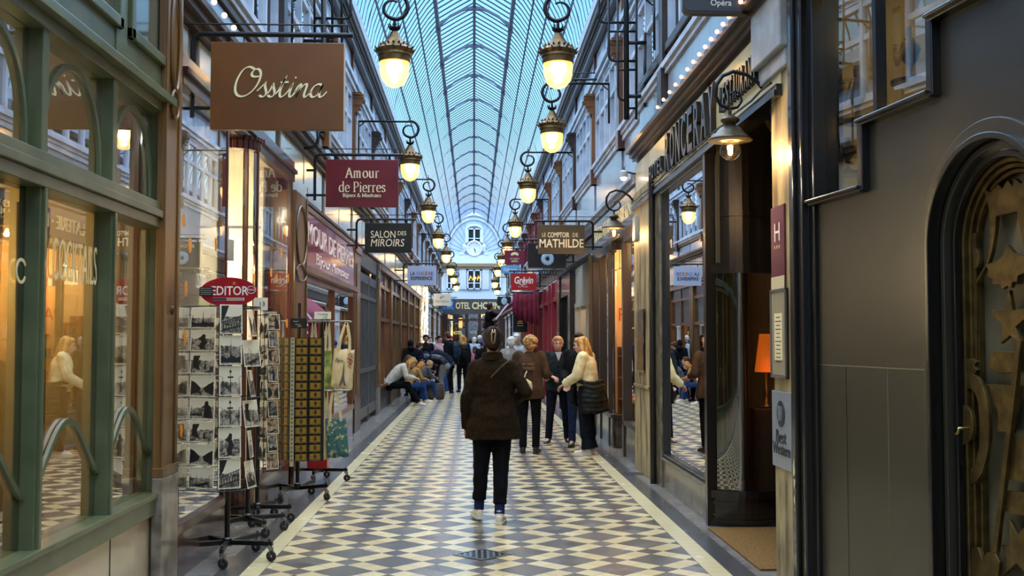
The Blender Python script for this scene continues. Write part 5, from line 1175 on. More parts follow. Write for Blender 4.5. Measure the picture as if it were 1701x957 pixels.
for i, (x_, y_, Yd) in enumerate(((681, 301, 18.9), (711.5, 371, 25.7), (728, 413, 32.8), (741, 437, 39.4), (748.5, 458, 46.5), (753.5, 472, 53.5), (758, 484, 60))):
    p = atY(x_, y_, Yd); lantern(-1, p.x, Yd, p.z, 'glowing wall lantern, %s on the cheese sign wall' % lo[i+1])
p = atY(927, 148, 11.96); lantern(1, p.x, 11.96, p.z, 'black and gilt lantern nearest the hotel restaurant front')
for i, (x_, y_, Yd) in enumerate(((917, 254, 16.05), (877, 338, 21.96), (856, 395, 29.3), (843, 425, 35.5), (834, 444, 42), (827, 460, 48.5), (822, 479, 56), (826, 491, 62))):
    p = atY(x_, y_, Yd); lantern(1, p.x, Yd, p.z, 'glowing wall lantern, %s on the awning side' % lo[i+1])
for s_, Yb_ in ((-1, 4.6), (1, 4.9), (-1, -2.2), (1, -2.0)):  # unseen lanterns continuing both rows, added to warm the near racks and signs
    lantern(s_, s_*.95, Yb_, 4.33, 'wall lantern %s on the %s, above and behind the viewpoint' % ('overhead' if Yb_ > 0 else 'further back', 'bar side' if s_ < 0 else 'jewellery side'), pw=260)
# ------------------------------------------------------------------ enamel shade lamps on swan-neck brackets
M_enam = mat('aged_bronze_shade', '3c3527', .4, .5, col2='54492f', nscale=10)
M_enin = mat('shade_inside', 'c8a878', .5)
YL = 7.35; b0 = atY(1213, 250, YL)
def lp(px, py, dy=0): p = atY(px, py, YL); return Vector((p.x-b0.x, dy, p.z-b0.z))
t = thing('shade_lamp', 'bare round bulb under a dark metal shade before the hotel restaurant letters', 'lamp', b0)
MB().ball((0, 0, 0), .071, 24, 16).build('bulb', glass('bulb_glass', (1, .9, .7), 1.2, .06), t, smooth='full')
MB().cap((0, 0, .018), (0, 0, -.022), .018, .014, 12).build('filament', emis('filament', 'ffb35c', 60), t, smooth='full')
MB().lathe((0, 0, 0), [(.152, .068), (.155, .072), (.13, .09), (.095, .125), (.07, .155), (.045, .165)], 32).build('shade', M_enam, t, smooth='full')
MB().lathe((0, 0, 0), [(.150, .066), (.125, .085), (.09, .12), (.03, .14)], 32).build('shade_lining', M_enin, t, smooth='full')
MB().lathe((0, 0, 0), [(.03, .06), (.03, .14), (.05, .165), (.035, .18), (.062, .20), (.066, .215), (.04, .235), (.012, .245), (.011, .29)], 20).build('neck', M_enam, t, smooth=True)
mb = MB(); sc_ = [(1284,262),(1284,225),(1283,190),(1276,160),(1260,138),(1240,124),(1218,119),(1200,126),(1190,141),(1189,160),(1197,175),(1211,181),(1225,178),(1232,168),(1230,157),(1221,151),(1213,156),(1216,163)]
mb.tube([lp(*q) for q in sc_], [.014]*10+[.013, .012, .011, .010, .009, .008, .007, .006], 8)
for y_ in (192, 229): mb.tube([lp(1284, y_), lp(1296, y_)], .012, 8)
mb.tube([lp(1296, 162), lp(1297, 200), lp(1297, 255)], [.006, .02, .006], 8); mb.build('swan_neck_bracket', M_iron, t, smooth='full')
light('shade_lamp_light', (b0.x, b0.y, b0.z-.03), 45, (1, .68, .35), .03)
b1 = atY(1020, 388, 13.55); dup(t, b1, 0, 'bare round bulb under a dark metal shade before the grocery front'); light('shade_lamp_light', (b1.x, b1.y, b1.z-.03), 45, (1, .68, .35), .03)
# ------------------------------------------------------------------ projecting signs
def sgn(name_lab, px0, px1, py0, py1, Y, m, s, th=.05, brk=True, drop=0, mbk=None, edge=None, border=None):
    a = atY(px0, py1, Y); b = atY(px1, py0, Y); c = (a+b)/2; w, h = (b.x-a.x)/2, (b.z-a.z)/2
    t = thing('hanging_sign', name_lab, 'sign', c); MB().box(-w, w, -th/2, th/2, -h, h).build('board', m, t, bev=.004)
    mb_ = mbk or M_iron
    if brk:
        k = .13 if Y < 20 else .1; xo = s*(w+k); zt = h+.06; xw = s*(1.98-abs(c.x)) if True else 0
        mb = MB(); rr = .018 if Y < 20 else .02
        mb.tube([(xo, 0, -h*.72-.0), (xo, 0, zt-.06), (xo-s*.02, 0, zt-.015), (xo-s*.06, 0, zt), (-s*(w+.06), 0, zt)], rr, 8)
        for z in (h*.55, -h*.5): mb.tube([(xw, 0, z), (xo, 0, z)], rr*.9, 8)
        mb.tube([(xo, 0, -h*.5), (s*w*.98, 0, -h*.5)], rr*.8, 6)
        for x in (-w*.75, w*.75): mb.tube([(x, 0, h), (x, 0, zt)], rr*.8, 6)
        mb.tube([(xw, 0, zt+.07), (-s*(w+.02), 0, zt+.07)], .006, 5); mb.tube([(-s*(w+.02), 0, zt+.07), (-s*(w+.02), 0, zt)], .006, 5)
        mb.build('bracket', mb_, t, smooth=True)
    return t, w, h
U = (1, 0, 0); V = (0, 0, 1)
t, w, h = sgn('large brown hanging sign with cream script lettering', 350, 572, 73, 216, 7.41, mat('tan_brown_enamel', '76481a', .35, col2='683f18', nscale=1.5, coat=.1), -1, .05)
MB().box(w, w+.006, -.026, .026, -h, h).build('edge_trim', mat('pale_edge', 'c4b49a', .4), t)
mb = MB(); ox = -w+ (384-350)/(572-350)*2*w; ww = (541-384)/222*2*w; hh = 50/143*2*h; zb_ = -h+(216-163)/143*2*h
for st, ws in pen(SCRIPT, ww/4.25, hh/1.45, ox+.03, zb_, .019, .0062, R(35), .12): mb.strip(st, ws, (0, -.027, 0), U, V, (0, -.004, 0))
mb.build('script_lettering', mat('cream_gold_lettering', 'fbeebc', .35, emit='fbe9b4', es=.0), t, fixn=False)
M_bg = mat('burgundy_sign', '6c1720', .35, col2='5d121b', nscale=2)
t, w, h = sgn('burgundy hanging sign with cream serif lettering in three lines', 541, 662, 266, 344, 12.8, M_bg, -1)
def serifo(s_, cx, cz, ww, hh, m, t, weight=1.): mb = MB(); serif(s_, ww, hh, (cx, -.027, cz), U, V, mb, weight, .005); mb.build('lettering', m, t, fixn=False)
ML = mat('cream_lettering', 'f2dfb6', .4); k = 2*w/121
serifo('Amour', 0, h-(288-266)*k, 56*k, 17*k, ML, t, 1.15); serifo('de Pierres', 0, h-(312-266)*k, 77*k, 17*k, ML, t, 1.1); serifo('Bijoux & Minéraux', 0, h-(326-266)*k, 64*k, 6.2*k, ML, t, 1.5)
t, w, h = sgn('black hanging sign with cream mirror hall lettering', 606, 684, 371, 420, 16.9, mat('black_green_sign', '1b1c16', .35), -1); k = 2*w/78
text('SALON', 41*k, 12*k, (-8.5*k, -.026, h-19*k), U, V, ML, t, ext=.004); text('DES', 14*k, 7*k, (23*k, -.026, h-17*k), U, V, ML, t, ext=.004); text('MIROIRS', 56*k, 12.5*k, (-1*k, -.026, h-33*k), U, V, ML, t, ext=.004, shear=.15)
t, w, h = sgn('pale lilac hanging sign with bold black and coloured lettering', 677, 724, 442, 474, 27, mat('lilac_white_sign', 'aab3cb', .35), -1); k = 2*w/47
MBk = mat('near_black_letter', '11141c', .4)
text('LA', 8*k, 6*k, (-15*k, -.026, 3.5*k), U, V, MBk, t, ext=.004, bold=.02)
for i, (ch, c_) in enumerate(zip('CHEESE', ('1f5fae', '2a76bd', 'c8742a', '2a8a5a', 'b5303a', '1d56a4'))): text(ch, 4*k, 6*k, (-6.5*k+4.8*k*i, -.026, 3.5*k), U, V, mat('letter_'+c_, c_, .4), t, ext=.004, bold=.02)
text('EXPERIENCE', 36*k, 6*k, (0, -.026, -4.5*k), U, V, MBk, t, ext=.004, bold=.03)
t, w, h = sgn('small cream hanging sign with faint grey lettering beyond the string lights', 720, 749, 488, 508, 44, mat('cream_sign', 'cfc9b6', .4), -1); k = 2*w/29
text("Pain d'epices", 23*k, 5*k, (0, -.026, -3*k), U, V, mat('grey_letter', '55524a', .5), t, ext=.004)
mb = MB(); mb.tube([(3*k*math.cos(a*.5), -.03, 4*k+2.4*k*math.sin(a*.9)) for a in range(9)], .012, 5); mb.build('emblem', mat('grey_letter', '55524a', .5), t)
t, w, h = sgn('royal blue hanging sign with a pale circle near the hotel end', 733, 757, 497, 517, 52, mat('royal_blue_sign', '1d4676', .4), -1); MB().lathe((w*.1, -.03, h*.3), [(.18, 0), (.18, -.01)], 16, axis='Y').build('round_emblem', mat('pale_blue_enamel', '8fb2d0', .4), t); text('CAFE', .5, .1, (0, -.028, -h*.5), U, V, mat('pale_blue_enamel', '8fb2d0', .4), t)
# opposite side
t, w, h = sgn('ochre brown hanging sign with large cream capital lettering', 894, 971, 374, 422, 16.6, mat('olive_brown_enamel', '4d3d20', .35, col2='44351c', nscale=2), 1, .05, True); k = 2*w/77
text('LE', 6*k, 6.5*k, (-29*k, -.027, 7.5*k), U, V, ML, t); text('COMPTOIR', 36*k, 8.5*k, (-5*k, -.027, 7.5*k), U, V, ML, t, bold=.015); text('DE', 9*k, 6.5*k, (23*k, -.027, 7.5*k), U, V, ML, t); text('MATHILDE', 73*k, 14*k, (0, -.027, -6.5*k), U, V, ML, t, bold=.015)
t, w, h = sgn('black hanging sign with a blue white flower rosette partly behind the ochre sign', 877, 940, 404, 445, 19.4, mat('black_sign', '0d0c0b', .4), 1); k = 2*w/63
text('ETOILE', 32*k, 5*k, (-2*k, -.026, h-7*k), U, V, ML, t)
mb = MB()
for j in range(12): a = 2*PI*j/12; mb.ball((.8*k+.0+7*k*math.cos(a), -.03, -6*k+7*k*math.sin(a)), (4*k, .01, 4*k), 10, 6)
mb.build('rosette', mat('ice_blue', '9fb6c8', .4), t, smooth='full'); MB().lathe((.8*k, -.045, -6*k), [(2.6*k, 0), (2.6*k, -.01)], 14, axis='Y').build('rosette_eye', mat('black_sign', '0d0c0b', .4), t)
t, w, h = sgn('crimson square hanging sign with a gold crest beyond the black rosette sign', 838, 872, 416, 439, 35, mat('crimson_sign', '6e1230', .35), 1); k = 2*w/34
mb = MB()
for j in range(5): a = PI*(.15+.7*j/4); mb.ball((5*k*math.cos(a), -.03, 3*k+3*k*math.sin(a)), (2*k, .01, 2.4*k), 8, 6)
mb.box(-6*k, 6*k, -.035, -.026, -8*k, -7.3*k); mb.build('crest', M_goldt, t, smooth='full'); text('Le Valois', 15*k, 3.2*k, (0, -.028, -2*k), U, V, M_goldt, t); text('PARIS', 9*k, 2.4*k, (0, -.028, -5.5*k), U, V, M_goldt, t)
t, w, h = sgn('pale blue hanging sign with script lettering under the crimson one', 832, 863, 441, 454, 41, mat('sky_blue_sign', '5a95bd', .4), 1); k = 2*w/31; text('Valentin', 22*k, 7*k, (0, -.028, 0), U, V, mat('pale_letter', 'd5e4ea', .4), t, shear=.3)
t, w, h = sgn('bright red hanging sign with white hand lettering of the wax museum', 849, 891, 454, 482, 29.4, mat('bright_red_sign', 'ac1519', .35), 1); k = 2*w/42
MWl = mat('white_lettering2', 'f0ead8', .4)
text('Grévin', 31*k, 12*k, (0, -.027, 2.5*k), U, V, MWl, t, bold=.02, shear=.12); text('Le Musée', 16*k, 2.6*k, (-1*k, -.027, -8*k), U, V, MWl, t); mb = MB(); mb.strip([(-8*k, -3.5*k), (-3*k, -5.5*k), (4*k, -4*k)], 1*k, (0, -.027, 0), U, V, (0, -.004, 0)); mb.build('flourish', MWl, t)
t, w, h = sgn('small dark hanging sign near the far end beside the awning', 826, 849, 493, 508, 46, mat('black_sign', '0d0c0b', .4), 1); MB().ball((0, -.03, 0), (.13, .01, .16), 10, 6).build('pale_emblem', mat('ice_blue', '9fb6c8', .4), t, smooth='full')
t, w, h = sgn('black hanging banner with a gold emblem below the red museum sign', 852, 876, 519, 552, 31, mat('black_banner', '0f0a0a', .8), 1, .015, False)
mb = MB(); kk = 2*w/24
for j in range(3): mb.box(-(5-1.4*j)*kk, (5-1.4*j)*kk, -.013, -.008, (-2+3*j)*kk, (-.6+3*j)*kk)
mb.box(-5*kk, 5*kk, -.013, -.008, -6*kk, -5*kk); mb.ball((0, -.01, 6*kk), (1.6*kk, .005, 2.4*kk), 8, 6); mb.build('emblem', M_gold, t); MB().tube([(-w*1.1, 0, h+.01), (2.0-t.location.x, 0, h+.01)], .015, 6).build('rod', M_iron, t)
# rounded hotel sign overhead
a = atY(1133, 25, 7.45); b = atY(1258, -75, 7.45); c = (a+b)/2; w, h = (b.x-a.x)/2, (b.z-a.z)/2
t = thing('hanging_sign', 'grey rounded hotel sign overhead with white lettering, cut by the picture top', 'sign', c)
def rrect(w, h, r, n=6): return [(sx*(w-r)+r*math.cos(a0+PI/2*k/n), sz*(h-r)+r*math.sin(a0+PI/2*k/n)) for sx, sz, a0 in ((1, 1, 0), (-1, 1, PI/2), (-1, -1, PI), (1, -1, 3*PI/2)) for k in range(n+1)]
mb = MB(); mb.prism(rrect(w, h, .05), (0, -.03, 0), U, V, (0, .06, 0)); mb.build('rim', mat('bronze_rim', '4a4238', .35, .4), t, bev=.004); mb = MB(); mb.prism(rrect(w-.012, h-.02, .045), (0, -.034, 0), U, V, (0, .068, 0)); mb.build('board', mat('hotel_grey_sign', '3e3f41', .35), t)
for sd, u_ in ((-.035, U), (.035, (-1, 0, 0))): text('Opéra', 34/125*2*w, 13/100*2*h, (0, sd, -h+17/100*2*h), u_, V, MWl, t, ext=.003); text('Ronceray', 60/125*2*w, 13/100*2*h, (0, sd, -h+36/100*2*h), u_, V, MWl, t, ext=.003)
MB().tube([(w, 0, h*.3), (2.0-c.x, 0, h*.3)], .016, 8).build('bracket', M_iron, t)
# ------------------------------------------------------------------ wrought iron cages of tube carrying old signs
def cage(s, Y, name, label, lines, T):
    a = T(*lines[0][1][0]); t = thing(name, label, 'iron frame', (s*2.0, Y, 3.2))
    for r_, L_ in lines:
        q = [T(*p) for p in L_]; mb = MB(); mb.tube([(v.x-s*2.0, v.y-Y, v.z-3.2) for v in q], r_, 8); mb.build('iron_tube', M_iron, t, smooth='full')
    return t
def crv(*P, n=6):
    out = [P[0]]
    for i in range(1, len(P)-1):
        p0, p1, p2 = P[i-1], P[i], P[i+1]
        def toward(a, b, d):
            l = math.hypot(b[0]-a[0], b[1]-a[1]); d = min(d, l*.49); return (a[0]+(b[0]-a[0])*d/l, a[1]+(b[1]-a[1])*d/l)
        A, B = toward(p1, p0, 55), toward(p1, p2, 55)
        for k in range(n+1): f = k/n; out.append(tuple((1-f)**2*A[j]+2*f*(1-f)*p1[j]+f*f*B[j] for j in (0, 1)))
    return out+[P[-1]]
T1 = lambda x, y: atY(940+x/4.783, y/4.783, 12.75)
cl = [(.016, crv((262,-330),(262,180),(550,180))), (.016, crv((335,-330),(342,485),(550,485))), (.014, crv((408,-330),(415,785),(468,800))), (.034, [(465,-330),(480,60),(482,950)]), (.016, [(560,-330),(560,950)]), (.018, [(628,260),(628,850)]), (.024, [(490,340),(640,340)]), (.024, [(490,765),(640,765)]), (.014, [(345,250),(560,250)]), (.014, [(415,555),(560,555)]), (.014, [(480,860),(560,860)]), (.014, [(262,-20),(560,-20)])]
cage(1, 12.75, 'iron_sign_frame', 'black tubular iron sign frame beside the nearest hotel side lantern', cl, T1)
T2 = lambda x, y: atY(480+x/4.7875, y/4.7875, 12.2)
cl = [(.016, crv((495,-300),(490,150),(200,145))), (.014, [(200,-300),(205,350)]), (.034, [(275,-300),(280,900),(270,1060)]), (.014, [(345,-300),(345,360)]), (.014, [(418,-300),(420,340)]), (.014, [(200,205),(430,205)]), (.020, [(120,325),(345,325)]), (.014, [(120,1050),(120,325)]), (.018, crv((230,1040),(230,1160),(120,1180)))]
cage(-1, 12.2, 'iron_sign_frame', 'black tubular iron sign frame behind the brown boutique sign', cl, T2)
T3 = lambda x, y: atY(940+x/4.783, y/4.783, 17.6)
cl = [(.018, crv((60,632),(300,632),(310,1400))), (.010, [(60,580),(300,580)]), (.018, [(300,935),(430,935)]), (.018, [(300,1240),(430,1240)])]
cage(1, 17.6, 'iron_sign_frame', 'slim iron arm frame above the ochre brown sign', cl, T3)
# ------------------------------------------------------------------ awnings and cloth on the far right
M_aw = mat('crimson_cloth', '5f0f26', .85, col2='7a1a34', nscale=6)
t = thing('awning', 'crimson awning cloth half rolled with a pale striped edge', 'awning', (2.0, 34.5, 0))
mb = MB(); q0 = [(-.05, 3.05), (-.5, 2.95), (-1.0, 2.55), (-1.35, 2.2)]
vs = []; n = 24
for (x, z) in q0:
    for k in range(n+1): vs.append((x, -2.6+5.6*k/n, z+.03*math.sin(k*1.3)))
mb.add(vs, [(j*(n+1)+i, j*(n+1)+i+1, (j+1)*(n+1)+i+1, (j+1)*(n+1)+i) for j in range(3) for i in range(n)]); o = mb.build('cloth', M_aw, t, smooth='full', fixn=False); so = o.modifiers.new('thick', 'SOLIDIFY'); so.thickness = .02
mb = MB(); mb.tube([(-1.38, -2.7, 2.18), (-1.38, 3.1, 2.18)], .035, 8); mb.tube([(0, -2.65, 3.0), (-1.38, -2.65, 2.18)], .02, 6); mb.tube([(0, 3.0, 3.0), (-1.38, 3.0, 2.18)], .02, 6); mb.build('frame_pole', mat('pink_grey_metal', '9a6a72', .4, .3), t)
mb = MB()
for j in range(9): mb.bar((-1.0-.04*j, -2.7, 2.62-.05*j), (-1.03-.04*j, -2.72, 2.55-.05*j), .06, .02)
mb.build('striped_edge', mat('pale_stripe', 'b9a9b0', .7), t)
t = thing('awning', 'dark crimson valance cloth hanging in folds under the museum sign', 'awning', (1.55, 30.8, 2.55)); mb = MB(); vs = []
for z in (.35, .1, -.25, -.55):
    for k in range(33): vs.append((-.45+.75*k/32, .04*math.sin(k*1.1)*(.5-z), z+(.3*(1-k/32)**2 if z < -.2 else 0)-.03*math.sin(k*.9)))
mb.add(vs, [(j*33+i, j*33+i+1, (j+1)*33+i+1, (j+1)*33+i) for j in range(3) for i in range(32)]); o = mb.build('cloth', M_aw, t, smooth='full', fixn=False); so = o.modifiers.new('thick', 'SOLIDIFY'); so.thickness = .02
MB().tube([(-.5, 0, .36), (.45, 0, .36)], .025, 8).build('rod', M_iron, t)
t = thing('barber_pole', 'small blue white and red striped barber pole on the far wall', 'barber pole', (1.72, 43, 2.1)); 
for k in range(8): MB().lathe((0, 0, -.4+.1*k), [(.09, 0), (.09, .1)], 14).build('stripe', mat('flag_'+('27335c', 'd8d2c4', '8c2a1c')[k % 3], ('27335c', 'd8d2c4', '8c2a1c')[k % 3], .5), t)
MB().lathe((0, 0, .4), [(.1, 0), (.1, .03), (.03, .1)], 14).build('finial', M_steel, t); MB().tube([(0, 0, .3), (.3, 0, .3)], .02, 6).build('arm', M_steel, t)
# string lights wound on a far column
rnd = random.Random(4); mb = MB()
for k in range(520):
    z = .7+3.0*k/520; a = k*.9; mb.ball((-2.0+.14*math.cos(a)+rnd.uniform(-.02, .02), 43.6+.2*math.sin(a)+rnd.uniform(-.03, .03), z), .022, 5, 3)
tag(mb.build('string_lights', emis('fairy_light', 'ffdca0', 7), None), 'column of fairy lights wound around a far shop pillar', 'string lights', kind='stuff')
tag(MB().box(-2.1, -2.0, 43.45, 43.75, 0, 3.9).build('column', M_white, None), 'white pillar wrapped in fairy lights beyond the cheese sign', 'pillar')
# floor drains
def drain(px, py, X=None):
    p = atZ(px, py, 0); return p
p = atZ(801, 922); t = thing('drain_grate', 'diamond shaped dark floor drain with parallel slots behind the walking woman', 'drain', (p.x, p.y, 0)); d = .2
mb = MB(); mb.prism([(-d, 0), (0, -d), (d, 0), (0, d)], (0, 0, .001), (1, 0, 0), (0, 1, 0), (0, 0, .003)); mb.build('pit', M_black, t)
mb = MB(); mb.strip([(-d, 0), (0, -d), (d, 0), (0, d)], .022, (0, 0, .003), (1, 0, 0), (0, 1, 0), (0, 0, .004), closed=True)
for k in range(-4, 5): x = k*.042; mb.box(x-.008, x+.008, -(d-abs(x)), d-abs(x), .003, .007)
mb.build('grate', mat('grate_metal', '8d8f90', .35, .8), t)
p = atZ(1056, 787); t = thing('drain_grate', 'small square drain grille in the stone strip by the marble pilaster', 'drain', (p.x-.02, p.y, 0)); mb = MB(); mb.box(-.1, .1, -.12, .12, .001, .003); mb.build('pit', M_black, t); mb = MB()
for k in range(7): mb.box(-.09, .09, -.11+.035*k, -.1+.035*k, .003, .006)
mb.build('grate', mat('grate_metal', '8d8f90', .35, .8), t)
# ------------------------------------------------------------------ wheeled racks
def caster(parent, x, y, a):
    mb = MB(); c, s = math.cos(a), math.sin(a); mb.lathe((x, y, .085), [(.016, 0), (.016, .03)], 10)
    f = Vector((c, s, 0)); n = Vector((-s, c, 0)); o = Vector((x, y, 0))+f*.012
    for q in (-1, 1): mb.bar(o+n*.016*q+Vector((0, 0, .095)), o+n*.016*q+Vector((0, 0, .035)), .022, .004, up=(c, s, 0))
    mb.bar(o+Vector((0, 0, .097)), o+Vector((0, 0, .092)), .035, .035)
    fk = mb.build('caster_fork', M_steel, parent)
    mb = MB(); pr = [(.012, -.011), (.034, -.011), (.037, -.006), (.037, .006), (.034, .011), (.012, .011)]; vs = []; N_ = 20
    for (r, t) in pr:
        for k in range(N_): b = 2*PI*k/N_; vs.append(o+n*t+f*(r*math.cos(b))+Vector((0, 0, .038+r*math.sin(b))))
    m_ = len(pr); mb.add(vs, [(i*N_+k, i*N_+(k+1) % N_, ((i+1) % m_)*N_+(k+1) % N_, ((i+1) % m_)*N_+k) for i in range(m_) for k in range(N_)]); mb.build('wheel', M_rubber, parent)
def rack_base(t, rot, arms=5, L_=.33, pole_top=1.7, rise=.0, pr=.019):
    MB().tube([(0, 0, .10), (0, 0, pole_top)], pr, 14).build('pole', M_ironcage, t, smooth=True)
    for k in range(arms):
        a = rot+2*PI*k/arms; c, s = math.cos(a), math.sin(a); lg = MB().bar((0, 0, .125-rise), (L_*c, L_*s, .125+rise), .028, .034).build('leg', M_ironcage, t, bev=.003)
        mb = MB(); mb.lathe((L_*.93*c, L_*.93*s, .14+rise), [(.008, 0), (.008, .014)], 8); mb.build('bolt', M_ironcage, t)
        caster(lg, L_*.94*c, L_*.94*s, a*1.7+k)
    MB().lathe((0, 0, .10), [(.035, 0), (.035, .05), (.024, .06)], 14).build('hub', M_ironcage, t)
# ---- black and white views for the cards
def photo_mat(i):
    rnd = random.Random(i); m = bpy.data.materials.new('monochrome_photo'); m.use_nodes = True; nt = m.node_tree; N = nt.nodes; L = nt.links; b = N['Principled BSDF']; b.inputs['Roughness'].default_value = .35
    tc = N.new('ShaderNodeTexCoord'); mp = N.new('ShaderNodeMapping'); mp.inputs['Location'].default_value = (rnd.random()*9, rnd.random()*9, rnd.random()*9); mp.inputs['Scale'].default_value = (1, 1, rnd.choice((.6, 1, 1.8)))
    n = N.new('ShaderNodeTexNoise'); n.inputs['Scale'].default_value = rnd.uniform(22, 45); n.inputs['Detail'].default_value = 7; n.inputs['Roughness'].default_value = .7
    sz = N.new('ShaderNodeSeparateXYZ'); L.new(tc.outputs['Generated'], sz.inputs[0]); L.new(tc.outputs['Object'], mp.inputs[0]); L.new(mp.outputs[0], n.inputs['Vector'])
    r = N.new('ShaderNodeValToRGB'); e = r.color_ramp.elements; e[0].position = .40; e[0].color = (*lin('1b1916'), 1); e[1].position = .62; e[1].color = (*lin('bdb198'), 1); L.new(n.outputs[0], r.inputs[0])
    h = N.new('ShaderNodeMath'); h.operation = 'MULTIPLY_ADD'; h.inputs[1].default_value = .35; L.new(n.outputs[0], h.inputs[0]); L.new(sz.outputs[2], h.inputs[2])
    st = N.new('ShaderNodeValToRGB'); q = st.color_ramp.elements; q[0].position = rnd.uniform(.62, .85); q[0].color = (0, 0, 0, 1); q[1].position = q[0].position+.03; q[1].color = (1, 1, 1, 1); L.new(h.outputs[0], st.inputs[0])
    mx = N.new('ShaderNodeMix'); mx.data_type = 'RGBA'; L.new(st.outputs[0], mx.inputs[0]); L.new(r.outputs[0], mx.inputs[6]); mx.inputs[7].default_value = (*lin('d8cdae'), 1); L.new(mx.outputs[2], b.inputs['Base Color']); return m
PH = [photo_mat(i) for i in range(7)]; M_card = mat('card_stock', 'e6dcbf', .5); M_ink = mat('silhouette_ink', '15130f', .5)
SIL = {
 'tower': [[(-.02,-.1),(-.003,.4),(.003,.4),(.02,-.1),(.07,-.3),(-.07,-.3)], [(-.48,-.46),(.48,-.46),(.48,-.22),(.3,-.3),(.1,-.2),(-.2,-.3),(-.48,-.2)]],
 'figure': [[(.08,-.45),(.1,.1),(.02,.02),(.0,.12),(.1,.2),(.12,.38),(.2,.44),(.27,.36),(.27,.24),(.4,.1),(.44,-.45)], [(-.48,-.3),(-.3,-.22),(0,-.26),(0,-.34),(-.48,-.36)]],
 'avenue': [[(-.48,-.46),(-.48,.3),(-.3,.2),(-.05,-.1),(-.12,-.3)], [(.48,-.46),(.48,.25),(.28,.12),(.05,-.1),(.14,-.3)]],
 'trees': [[(-.42,-.2),(-.4,.4),(-.1,.42),(-.2,.1),(-.1,-.35)], [(.06,-.3),(.1,-.02),(.16,-.02),(.16,-.34)]],
 'bridge': [[(-.48,-.46),(-.48,.5),(-.1,.5),(-.3,.1),(-.48,-.1)]],
 'lamp': [[(-.03,-.44),(-.012,.3),(.012,.3),(.03,-.44)], [(-.14,.1),(-.14,.16),(.14,.16),(.14,.1)], [(-.08,.3),(.0,.42),(.08,.3)]],
 'statue': [[(-.15,-.3),(-.05,.0),(-.25,.1),(-.1,.2),(.0,.35),(.12,.3),(.1,.1),(.2,-.1),(.1,-.3),(.15,-.45),(-.1,-.45)]],
 'boats': [[(-.46,-.4),(.3,-.2),(.36,-.28),(-.1,-.46)], [(-.2,-.02),(-.19,.3),(-.18,-.02)], [(.0,-.05),(.01,.22),(.02,-.05)]],
}
SK = list(SIL)
cdn = {}
def card(w, h, kind, seed, o, u, v, label, group, m=None, ink=None):
    """a printed card standing in a pocket"""
    n = Vector(u).cross(Vector(v)); key = (w, h, kind, seed)
    if key not in cdn:
        mb = MB(); mb.m = 0; mb.box(-w/2, w/2, 0, .0012, -h/2, h/2); mb.m = 1; b_ = .05*min(w, h); mb.box(-w/2+b_, w/2-b_, -.0006, 0, -h/2+b_, h/2-b_); mb.m = 2
        for pl in SIL[kind]: mb.prism([(x*(w-2*b_), y*(h-2*b_)) for x, y in pl], (0, -.0007, 0), (1, 0, 0), (0, 0, 1), (0, -.0004, 0))
        if kind == 'bridge':
            for k in range(7): mb.bar((-w*.4+k*w*.12, -.001, -h*.42), (-w*.3+k*w*.12, -.001, h*(-.1+.03*k)), .004, .0004, up=(0, 1, 0)); mb.bar((-w*.3+k*w*.12, -.001, -h*.42), (-w*.4+k*w*.12, -.001, h*(-.1+.03*k)), .004, .0004, up=(0, 1, 0))
            mb.bar((-w*.45, -.001, -h*.12), (w*.45, -.001, h*.12), .006, .0004, up=(0, 1, 0)); mb.bar((-w*.45, -.001, -h*.4), (w*.45, -.001, -h*.2), .008, .0004, up=(0, 1, 0))
        ob = mb.build('postcard', [M_card, m or PH[seed % 7], ink or M_ink], None); cdn[key] = ob
    else: ob = cdn[key].copy(); COL.objects.link(ob)
    M4 = Matrix((Vector(u), -n, Vector(v))).transposed().to_4x4(); M4.translation = Vector(o); ob.matrix_world = M4
    tag(ob, label, 'postcard', group); return ob
def panel(t, P, Q, zt, rows, pitch, cw, ch, kinds, desc, what, lean=.07, off=.02, cols=1, mats=None, juts=None, group=None, wires=True, ink=None):
    """one face of a revolving rack from P to Q (plan points); returns nothing, adds wires to the rack and top-level cards"""
    P = Vector((*P, 0)); Q = Vector((*Q, 0)); u = (Q-P).normalized(); n = u.cross(UP)   # outward (towards the viewer side)
    W_ = (Q-P).length; rt = t.location; wr = MB()
    for x in (0.0, 1.0): a = P+u*W_*x-rt; wr.tube([a+UP*(zt-rows*pitch+rt.z*0), a+UP*zt], .0028, 5)
    for i in range(rows):
        z = zt-(i+1)*pitch+.012
        for c in range(cols):
            cc = P+u*W_*(c+.5)/cols; lf = Vector(u); vv = (UP-n*-lean).normalized() if False else (UP-n*lean).normalized(); base = cc+n*off+UP*z
            j = i*cols+c; k = kinds[j % len(kinds)]; jt = (juts[j % len(juts)] if juts else 0)
            uu = (Matrix.Rotation(jt, 3, 'Z') @ u); 
            card(cw, ch, k, j*3+len(desc) if not mats else j, base+vv*ch/2, uu, vv, '%s, %s' % (what[j % len(what)], desc % oth[i] if '%s' in desc else desc), group, mats[j % len(mats)] if mats else None, ink)
            b = base-rt; hw = cw*.36
            wr.tube([b-u*cw*.5+n*.0, b-u*cw*.5+n*.018, b+u*cw*.5+n*.018, b+u*cw*.5], .0017, 4)
            for q in (-1, 1): wr.tube([b+u*q*hw+n*.018, b+u*q*hw+n*.006-UP*0+UP*ch*.62, b+u*q*cw*.5+n*.0+UP*ch*.66], .0015, 4)
    wr.build('wire_pockets', M_iron, t)
def loc(px, py): p = atZ(px, py); return (p.x, p.y, 0)
G1 = 'black and white postcards on the wheeled racks'
